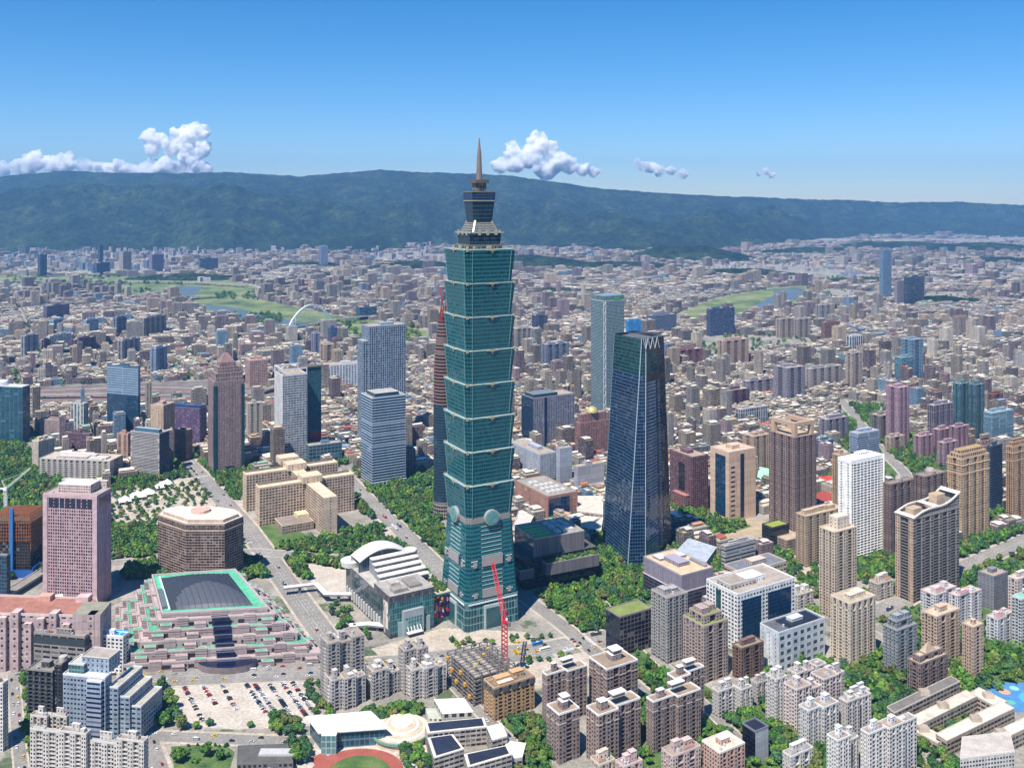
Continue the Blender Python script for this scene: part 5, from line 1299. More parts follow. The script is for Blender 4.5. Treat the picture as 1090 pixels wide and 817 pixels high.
# --- right of the dark blue tower
t, W, L, H = office('plum brick office with hollow square courtyard front', (713, 737, 754, 545, 487), -30, hx('6f5258'), (.04, .02, .03), (3.6, 3.8, .5, .55), name='office_building', cat='office building', Lmax=60, deck=hx('a59380'))
m = MB(); m.box(-.3, L * .34, H * .34, -.03, L * .6, H * .84, flat((.012, .014, .02), 'gloss')); part(t, 'courtyard_shade_panel', m)  # near-black panel on the wall, painted shade of the hollow court
m = MB(); m.box(-9, L * .1, 0, -.1, L * .7, H * .3, St(hx('8a6462'), (.04, .02, .03), (3.6, 3.8, .5, .55)), flat(hx('a8756a'))); part(t, 'forecourt_wing', m)
t, W, L, H = office('tan stone office block with tall blue glass atrium slot', (756, 776, 804.5, 556, 482), -30, hx('c9ad97'), (.03, .025, .025), (60, 3.7, .0, .0), Lmax=60, deck=hx('c4b29c'))
m = MB(); m.box(-.25, L * .18, 6, -.03, L * .72, H - 6, St((.02, .07, .12), (.006, .035, .08), (4, 4.2, .95, .9), 'curtain')); part(t, 'atrium_glass', m)
m = MB(); m.box(W * .42, -.25, 3, W * .56, -.03, H - 4, flat((.012, .03, .06), 'gloss')); 
for k in range(11): m.box(W * .07, -.2, 8 + k * 6.6, W * .22, -.03, 10 + k * 6.6, flat((.02, .02, .025), 'gloss'))
part(t, 'window_slot', m)
t, W, L, H = tower('apartment_tower', 'tall brown grid apartment tower with tan arch frame crown', 'apartment tower', (818.5, 846, 869, 566, 466), -31, hx('8f7c76'), (.016, .024, .034), (3.4, 3.3, .6, .55), None, 3, 3, 1.8, 1.2, rec=St(hx('7a6b68'), (.012, .03, .045), (2.5, 3.3, .9, .72)), deck=hx('b59d80'), bulk=0, tank=0)
m = MB(); tn_ = flat(hx('b79c83'), 'clean')
for x, y in ((2, 2), (W - 8, 2), (2, L - 8), (W - 8, L - 8)): m.box(x, y, H + .3, x + 6, y + 6, H + 14, tn_)
m.box(2, 2.1, H + 14, W - 2, 7.9, H + 19, tn_); m.box(2.1, 8, H + 14, 7.9, L - 2, H + 19, tn_); m.box(W - 7.9, 8, H + 14, W - 2.1, L - 2, H + 19, tn_); part(t, 'arch_crown', m)
tower('apartment_tower', 'tan apartment tower behind the stone atrium block', 'apartment tower', (790, 802, 819.5, 505, 465), -31, hx('b7a08c'), WIN, (3.2, 3.2, .6, .5), None, 2, 1, deck=hx('b7a68e'), bulk=2, tank=1)
t, W, L, H = tower('apartment_tower', 'gleaming white apartment tower with balcony grid', 'apartment tower', (892, 906.5, 940, 601, 493), -31, hx('e6e4e0'), (.014, .02, .026), (3.4, 3.3, .86, .62), None, 0, 0, left=St(hx('efedea'), (.03, .03, .035), (11, 3.3, .25, .4)), deck=hx('e6e4df'), rim=hx('efedea'), bulk=1, tank=0, bulkh=9, Lmax=40)
m = MB(); 
for k in range(int(H / 3.3)): m.box(W * .04, -.8, k * 3.3 + 3.0, W - .9, -.02, k * 3.3 + 3.3, flat(hx('efedea'), 'clean'), None, flat(hx('efedea'), 'clean'))
for k in range(9): m.box(W * .04 + k * W * .11, -.85, 0, W * .04 + k * W * .11 + .5, -.02, H, flat(hx('efedea'), 'clean'))
part(t, 'balcony_stack', m)
m = MB(); m.box(W - .8, -2.2, 0, W + .1, -.02, H + 4, flat(hx('efedea'), 'clean')); m.box(-.4, -.4, H - 1, W, L, H + 3.4, flat(hx('efedea'), 'clean')); part(t, 'white_fin', m)
tower('apartment_tower', 'tan apartment tower peeking from behind the white tower', 'apartment tower', (886, 893, 905, 560, 485), -31, hx('b9a184'), WIN, (3, 3.2, .6, .5), None, 0, 1, bulk=1)
# curved roof tower
t, W, L, H = tower('apartment_tower', 'grey gridded apartment tower with tan end wall and wavy frame roof', 'apartment tower', (953, 972, 1021, 642, 553), -31, hx('9c938c'), (.02, .03, .034), (3.6, 3.3, .8, .62), None, 5, 1, 2.0, .5, rec=St(hx('77716c'), (.018, .03, .034), (2.6, 3.3, .92, .68)), left=St(hx('c2a68c'), WIN, (3.2, 3.3, .45, .45)), bulk=0, tank=0, deck=hx('a3917c'))
m = MB(); n = 16; cr = flat(hx('ded4c4'), 'clean')
def wave(u): return H + 2 + 16 * u ** 1.3 + 3.0 * math.sin(u * 2 * math.pi * 1.02) 
for k in range(n):
    u0, u1 = k / n, (k + 1) / n; x0, x1 = -1 + u0 * (W + 2), -1 + u1 * (W + 2)
    for ya, yb in ((-1, .6), (L - .6, L + 1)):
        z0, z1 = wave(u0), wave(u1)
        m.face([(x0, ya, z0), (x1, ya, z1), (x1, yb, z1), (x0, yb, z0)], [(0, 0)] * 4, cr)
        m.face([(x0, ya, z0 - 1.6), (x1, ya, z1 - 1.6), (x1, ya, z1), (x0, ya, z0)], [(0, 0)] * 4, cr)
        m.face([(x1, yb, z1 - 1.6), (x0, yb, z0 - 1.6), (x0, yb, z0), (x1, yb, z1)], [(0, 0)] * 4, cr)
    if k % 8 in (0, 7): m.face([(x0, .6, wave(u0)), (x1, .6, wave(u1)), (x1, L - .6, wave(u1)), (x0, L - .6, wave(u0))], [(0, 0)] * 4, cr)
part(t, 'wavy_roof_frame', m)
m = MB()
for k in range(n):
    u0, u1 = k / n, (k + 1) / n; x0, x1 = u0 * W, u1 * W
    m.face([(x0, .1, H - .5), (x1, .1, H - .5), (x1, .1, wave(u1) - 1.6), (x0, .1, wave(u0) - 1.6)], [(x0, 0), (x1, 0), (x1, wave(u1) - H), (x0, wave(u0) - H)], St(hx('9c938c'), (.02, .03, .034), (3.6, 3.3, .8, .62)))
m.box(W - .3, .2, H, W - .05, L - .2, wave(1) - 1.7, flat(hx('9c938c'))); part(t, 'top_storeys', m)
block(t, 'roof_core', W * .12, L * .3, H + .2, W * .3, L * .75, H + 7, flat(hx('c2ab90')), flat(hx('b7a286'))); block(t, 'roof_core', W * .62, L * .3, H + .2, W * .8, L * .75, H + 16, flat(hx('c2ab90')), flat(hx('b7a286')))
def classic(label, px, seed, col=hx('bea384'), **k):
    t, W, L, H = tower('apartment_tower', label, 'apartment tower', px, -31, col, (.03, .022, .02), (3.0, 3.4, .5, .56), 'tan stone towers with stepped tops', 3, 1, 1.4, 1.5, rec=St(mul(col, .62), (.03, .024, .03), (2.2, 3.4, .9, .7)), deck=hx('a88f6a'), bulk=0, tank=0, band=[(9, 1.2, mul(col, 1.15), .7), (20, 1.0, mul(col, 1.1), .5)], seed=seed, bal=False, **k)
    block(t, 'attic', 3, 3, H + .2, W - 3, L - 3, H + 5, St(mul(col, .9), (.02, .02, .03), (4, 5, .5, .6)), flat(hx('a88f6a')), flat(mul(col, 1.1), 'clean'))
    block(t, 'upper_attic', 6, 6, H + 5.2, W - 6, L - 6, H + 9, St(mul(col, .9), (.02, .02, .03), (4, 5, .5, .6)), flat(hx('a8935a')), flat(mul(col, 1.1), 'clean'))
    return t
classic('tan stone apartment tower with stepped top left of the navy tower', (1008, 1024, 1053, 580, 489), 1)
classic('tan stone apartment tower with stepped top cut by the right edge', (1071, 1078, 1112, 556, 476), 2, hx('b59474'))
classic('tan stone apartment slab lower down behind the brown domed pair', (1040, 1044, 1056, 505, 470), 3, hx('a78f80'))
office('navy glass apartment tower with white top right of the tan stone tower', (1051, 1055, 1067, 548, 475), -31, (.06, .09, .14), (.01, .02, .05), (3, 3.4, .85, .7), Lmax=30, curtain=True)
for k, (px, lb) in enumerate((((940, 948, 973, 598, 516), 'brown apartment tower with curved grey crown, left of the domed pair'), ((972, 984, 1008, 585, 508), 'brown apartment tower with curved grey crown, right of the domed pair'))):
    t, W, L, H = tower('apartment_tower', lb, 'apartment tower', px, -31, hx('83706a'), WIN, (3, 3.2, .6, .5), 'brown towers with curved grey crowns', 3, 2, 1.6, .9, rec=St(hx('75645f'), WIN, (2.2, 3.2, .9, .62)), deck=hx('8b7f74'), bulk=0, tank=0, seed=k)
    m = MB(); cx, cy = W / 2, L / 2; m.cyl(cx, cy, min(W, L) * .42, H + .3, H + 4, flat(hx('9b9088')), n=18); m.cyl(cx, cy, min(W, L) * .36, H + 4, H + 7, flat(hx('a59b92')), n=18, r1=min(W, L) * .28); part(t, 'curved_crown', m)
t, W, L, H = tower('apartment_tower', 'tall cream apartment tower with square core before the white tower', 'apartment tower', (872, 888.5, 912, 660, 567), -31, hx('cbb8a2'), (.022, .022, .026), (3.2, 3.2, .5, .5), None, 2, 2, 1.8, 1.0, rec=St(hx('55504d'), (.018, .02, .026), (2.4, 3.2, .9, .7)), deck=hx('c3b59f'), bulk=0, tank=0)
block(t, 'lift_core', W * .3, L * .25, H + .2, W * .85, L * .8, H + 12, St(hx('d3c3ae'), WIN, (5, 4, .3, .3)), flat(hx('cfc2ad')), flat(hx('d9ccb8'), 'clean'))
t, W, L, H = tower('apartment_tower', 'cream apartment tower with vertical ribs before the tall cream tower', 'apartment tower', (884, 905, 932, 709, 643), -31, hx('cfc0ac'), (.03, .03, .032), (3.4, 3.2, .35, .5), None, 4, 3, 2.4, .7, rec=St(hx('8d857c'), (.03, .034, .036), (2.4, 3.2, .9, .6)), deck=hx('b3a58f'), bulk=2, tank=1)
tower('apartment_tower', 'tan apartment slab with rounded bays below the brown grid tower', 'apartment tower', (847, 858, 898, 604, 550), -31, hx('bda68e'), WIN, (2.8, 3.1, .6, .5), None, 5, 2, 1.6, .8, deck=hx('b7a68b'), bulk=3, tank=2)
t, W, L, H = office('low dark office with bright green planted roof and brown wing', (811, 822, 840, 590, 562), -31, (.05, .05, .055), (.012, .016, .022), (3, 4, .9, .8), curtain=True, deck=hx('8f9a3f'), name='office_building', cat='office building', bulk=0)
block(t, 'brown_wing', W * .3, -16, 0, W + 6, -.1, H * .62, St(hx('a08d7f'), WIN, (2.2, 3.4, .5, .6)), flat(hx('b7a68e')), flat(hx('b8a594'), 'clean'))
# white and navy office pair
t, W, L, H = tower('office_building', 'white tiled office with two large navy glass fronts', 'office building', (752, 785, 846, 694, 633), -31, hx('e3e3e0'), (.025, .035, .04), (4.2, 3.9, .62, .48), None, deck=hx('a89c90'), rim=hx('e9e8e4'), bulk=1, tank=2, bulkh=6, bal=False)
m = MB(); ngl = St((.015, .05, .10), (.004, .028, .07), (2.4, 3.9, .92, .9), 'curtain')
m.box(W * .08, -.3, 4, W * .40, -.02, H - 6.5, ngl); m.box(W * .52, -.3, 4, W * .93, -.02, H - 6.5, ngl); part(t, 'glass_front', m)
m = MB(); m.box(-.3, L * .52, 4, -.02, L * .68, H - 4, St((.03, .10, .10), (.01, .06, .06), (3, 3.9, .9, .9), 'curtain')); part(t, 'glass_strip', m)
block(t, 'roof_wing', W * .02, L * .25, H + .2, W * .45, L * .7, H + 5, St(hx('b7aea6'), WIN, (5, 4, .4, .4)), flat(hx('9a8f84')), flat(hx('cfc9c2'), 'clean'))
t, W, L, H = tower('office_building', 'pale blue-grey sealed box with shallow window bays below the navy-fronted office', 'office building', (809, 829, 878, 716, 674), -31, hx('c3c8cd'), (.06, .08, .10), (9, 7, .55, .5), None, left=St(hx('c9cdd1'), (.05, .07, .09), (9, 4, .12, .4)), deck=hx('5f6266'), rim=hx('d3d6d8'), bulk=1, tank=1, bal=False)
m = MB()
for k in range(9): m.box(W * .25, L * (.1 + k * .08), H + 1.4, W * .9, L * (.15 + k * .08), H + 2.1, flat((.03, .035, .05), 'gloss'))
part(t, 'solar_panels', m)
t, W, L, H = tower('office_building', 'lavender grey clad box with cluttered cream roof beside the wooded park', 'office building', (685, 725.5, 759, 654, 613), -31, hx('8b8491'), (.06, .05, .07), (1.6, 1.6, .3, .3), None, deck=hx('cdb592'), rim=hx('a39ca8'), bulk=1, tank=3, sheds=4, bal=False)
m = MB(); o_ = inset([(0, 0), (W, 0), (W, L), (0, L)], -.5); m.prism(o_, H * .56, H * .59, flat(hx('c9c2c6'), 'clean'), flat(hx('c9c2c6'), 'clean'), flat(hx('c9c2c6'), 'clean')); part(t, 'cornice', m)
m = MB(); o_ = inset([(0, 0), (W, 0), (W, L), (0, L)], -.12); m.prism(o_, 0, H * .55, St(hx('5f5a68'), (.02, .02, .035), (2.2, 4, .9, .8), 'curtain')); part(t, 'lower_storeys', m)
t, W, L, H = tower('office_building', 'dark framed glass office with grass roof at the park corner', 'office building', (645, 660, 694, 699, 657), -31, hx('6c6264'), (.008, .010, .018), (4.6, 4.2, .84, .8), None, left=St((.02, .03, .045), (.006, .012, .025), (3, 4.2, .94, .9), 'curtain'), deck=hx('7d8a4a'), rim=hx('8b7f7e'), bulk=0, tank=0, bal=False)
tower('apartment_tower', 'slate grey apartment tower with balcony columns beside the dark framed office', 'apartment tower', (693, 710, 732, 707, 637), -31, hx('a3a09d'), (.018, .022, .03), (2.8, 3.2, .5, .5), None, 3, 3, 2.0, .8, rec=St(hx('5b5e62'), (.014, .02, .03), (2.2, 3.2, .92, .66)), deck=hx('8b8177'), bulk=2, tank=1)
tower('apartment_tower', 'mauve tan apartment tower with roof planting and dark glass strip', 'apartment tower', (727, 749, 775, 728, 659), -31, hx('a8968c'), (.02, .022, .028), (3, 3.2, .5, .5), None, 2, 3, 2.0, 1.0, rec=St(hx('3f4a55'), (.012, .03, .045), (2.2, 3.2, .92, .72)), leftrec=St(hx('8a7c76'), WIN, (2.2, 3.2, .9, .6)), deck=hx('7f8a4a'), bulk=2, tank=1, setback=(.88, 4))
tower('apartment_block', 'chocolate brown apartment block with balcony end facing the white estate', 'apartment block', (779.5, 789, 813, 725, 691), -31, hx('7a6257'), WIN, (3, 3.2, .5, .5), None, 2, 1, rec=St(hx('6b564d'), WIN, (2.2, 3.2, .92, .6)), deck=hx('8f8472'), bulk=2)
tower('apartment_block', 'tan block with scaffolded dark top floor beside the steel frame', 'apartment block', (515, 526, 569, 768, 733), -31, hx('c09c72'), WIN, (3.4, 3.2, .45, .5), None, 4, 2, 1.6, 1.0, rec=St(hx('9a7c5c'), WIN, (2.2, 3.2, .9, .6)), deck=hx('7d746c'), bulk=2, sheds=4, band=[(5, 4.4, hx('5d5a5c'), .6)])
t, W, L, H = tower('office_building', 'narrow black glass office with grey side wall among the white estate', 'office building', (790, 804, 818, 813, 779), -31, hx('9da0a4'), (.008, .008, .02), (30, 4, .0, .0), None, left=St((.02, .02, .03), (.006, .006, .016), (3, 4, .95, .9), 'curtain'), deck=(.01, .012, .03), rim=hx('7b7f88'), bulk=0, tank=0, bal=False, Lmax=34)
tower('apartment_block', 'salmon apartment block with pale green patch on its roof at the bottom edge', 'apartment block', (747, 766, 793, 836, 802), -31, hx('c2a091'), WIN, (2.8, 3.1, .5, .5), None, 3, 0, deck=hx('d3c8b4'), rim=hx('e0d3c6'), bulk=1, tank=3)
# right cluster
RR = hx('b9606a')
for k, (px, lb) in enumerate((((980, 996, 1021, 668, 634), 'white block with rose red roof edges in front of the wavy roof tower'), ((1010, 1022, 1045, 670, 636), 'white block with rose red roof edges left of the grey slab pair'),
                              ((1050, 1062, 1081, 690, 660), 'white block with rose red roof edges nearest the right edge'))):
    t, W, L, H = tower('apartment_block', lb, 'apartment block', px, -31, hx('cfcfd2'), WIN, (2.8, 3.1, .5, .5), 'white blocks with rose red roof edges', 2, 1, 1.6, .9, deck=hx('c3b8ac'), rim=hx('cdb9b6'), bulk=2, tank=2, sheds=2, seed=k, units=2, ulev=False)
    m = MB(); m.box(W * .1, L * .15, H + .3, W * .5, L * .45, H + 3.2, flat(hx('c8c2bc')), flat(hx('b0727a'), 'flat')); part(t, 'red_roof_house', m)
t, W, L, H = tower('apartment_tower', 'tan apartment tower with navy glass flank right of the brown pyramid-topped block', 'apartment tower', (981, 997, 1022, 712, 657), -31, hx('c0a790'), WIN, (2.8, 3.2, .55, .5), None, 2, 2, 2.0, 1.0, rec=St((.02, .04, .09), (.01, .02, .06), (2.2, 3.2, .95, .8)), deck=hx('c3b29a'), bulk=1, tank=1)
tower('apartment_tower', 'slim tan and navy apartment tower standing at the edge of the trees', 'apartment tower', (1024, 1036, 1047, 722, 668), -31, hx('bfa792'), WIN, (2.8, 3.2, .5, .5), None, 1, 2, 2.2, .9, rec=St((.02, .03, .07), (.01, .014, .04), (2.2, 3.2, .95, .8)), leftrec=St(hx('cdb8a3'), WIN, (2.2, 3.2, .9, .6)), deck=hx('c3b29a'), bulk=1, tank=0)
tower('apartment_tower', 'grey-teal apartment tower with stepped balconies left of the brown pyramid-topped block', 'apartment tower', (940, 955, 976, 718, 664), -31, hx('93979a'), (.025, .05, .055), (2.8, 3.2, .6, .55), None, 2, 3, 2.0, .8, rec=St(hx('6f8f90'), (.02, .07, .075), (2.2, 3.2, .92, .7)), leftrec=St(hx('a79c98'), WIN, (2.2, 3.2, .9, .6)), deck=hx('8d857b'), bulk=2, setback=(.86, 3))
t, W, L, H = tower('apartment_block', 'brown block with small pyramid roof and tiered top beside the school', 'apartment block', (966, 980, 1009, 738, 702), -31, hx('85736c'), WIN, (3, 3.2, .55, .55), None, 3, 1, 1.6, 1.0, deck=hx('b7a58f'), bulk=0, tank=0, setback=(.84, 3))
m = MB(); m.loft([(W * .3, L * .25), (W * .7, L * .25), (W * .7, L * .75), (W * .3, L * .75)], H + 1.3, [(W * .49, L * .49), (W * .51, L * .49), (W * .51, L * .51), (W * .49, L * .51)], H + 9, flat(hx('b09a86')), flat(hx('b09a86'))); part(t, 'pyramid_roof', m)
tower('apartment_block', 'plain slate grey block with brown rear half right of the rose roofed blocks', 'apartment block', (1041, 1058, 1073, 650, 614), -31, hx('7f8087'), WIN, (4, 3.3, .3, .4), None, left=St(hx('7f8087'), WIN, (5, 3.3, .2, .4)), deck=hx('a3927e'), bulk=1)
tower('apartment_tower', 'pale apartment tower with pink side cut by the right edge', 'apartment tower', (1073, 1083, 1110, 668, 617), -31, hx('cdbfb6'), WIN, (2.8, 3.2, .55, .5), None, 2, 1, deck=hx('c3b5a5'), bulk=2)
tower('apartment_tower', 'pale apartment tower with green topped roof cut by the right edge', 'apartment tower', (1077, 1087, 1112, 694, 638), -31, hx('c4c6c4'), WIN, (2.6, 3.2, .7, .55), None, 2, 1, deck=hx('7fb8a0'), bulk=1)
# mid right blocks
tower('office_building', 'low grey institute building with long window bands and annex', 'office building', (768, 772, 804, 612, 582), -31, hx('a8a8ac'), (.03, .035, .045), (20, 4.4, .96, .4), None, deck=hx('b09a88'), bulk=2, tank=2, sheds=3, bal=False, Lmax=60)
t, W, L, H = tower('office_building', 'beige low office with solar lined flat roof behind the navy-fronted office', 'office building', (771, 790, 837, 630, 610), -31, hx('b5a799'), WIN, (5, 5, .8, .4), None, deck=hx('74767e'), rim=hx('c9bbab'), bulk=1, tank=0, bal=False)
t, P, o_ = freeblock('market_hall', 'long pale blue-grey shed roof beside the lavender clad box', 'market hall', [(716, 604), (752, 612), (763, 596), (733, 586)], 16, St(hx('a8a6a8'), WIN, (6, 8, .4, .3)), flat(hx('aab2bf')), flat(hx('c4c9d0'), 'clean'), ph=.4)
# the green-roofed hall and red sheds near the brown grid tower
freeblock('sports_hall', 'small hall with mint green roof behind the stone atrium block', 'sports hall', [(806, 515), (820, 519), (822, 506), (808, 503)], 10, St(hx('c3c3bb'), WIN, (6, 5, .5, .3)), flat(hx('a6d8bc'), 'clean'), flat(hx('b9dcc8'), 'clean'), ph=.3)
freeblock('warehouse', 'red roofed shed between the brown grid tower and the white tower', 'warehouse', [(869, 524), (886, 522), (886, 512), (869, 513)], 9, St(hx('c3b9ac'), WIN, (6, 5, .5, .3)), flat(hx('c4483a'), 'clean'), flat(hx('c4483a'), 'clean'), ph=.3)
freeblock('warehouse', 'rust roofed shed just below the red roofed shed', 'warehouse', [(869, 542), (888, 540), (887, 529), (869, 530)], 9, St(hx('b3a598'), WIN, (6, 5, .5, .3)), flat(hx('a4483a'), 'clean'), flat(hx('a4483a'), 'clean'), ph=.3)

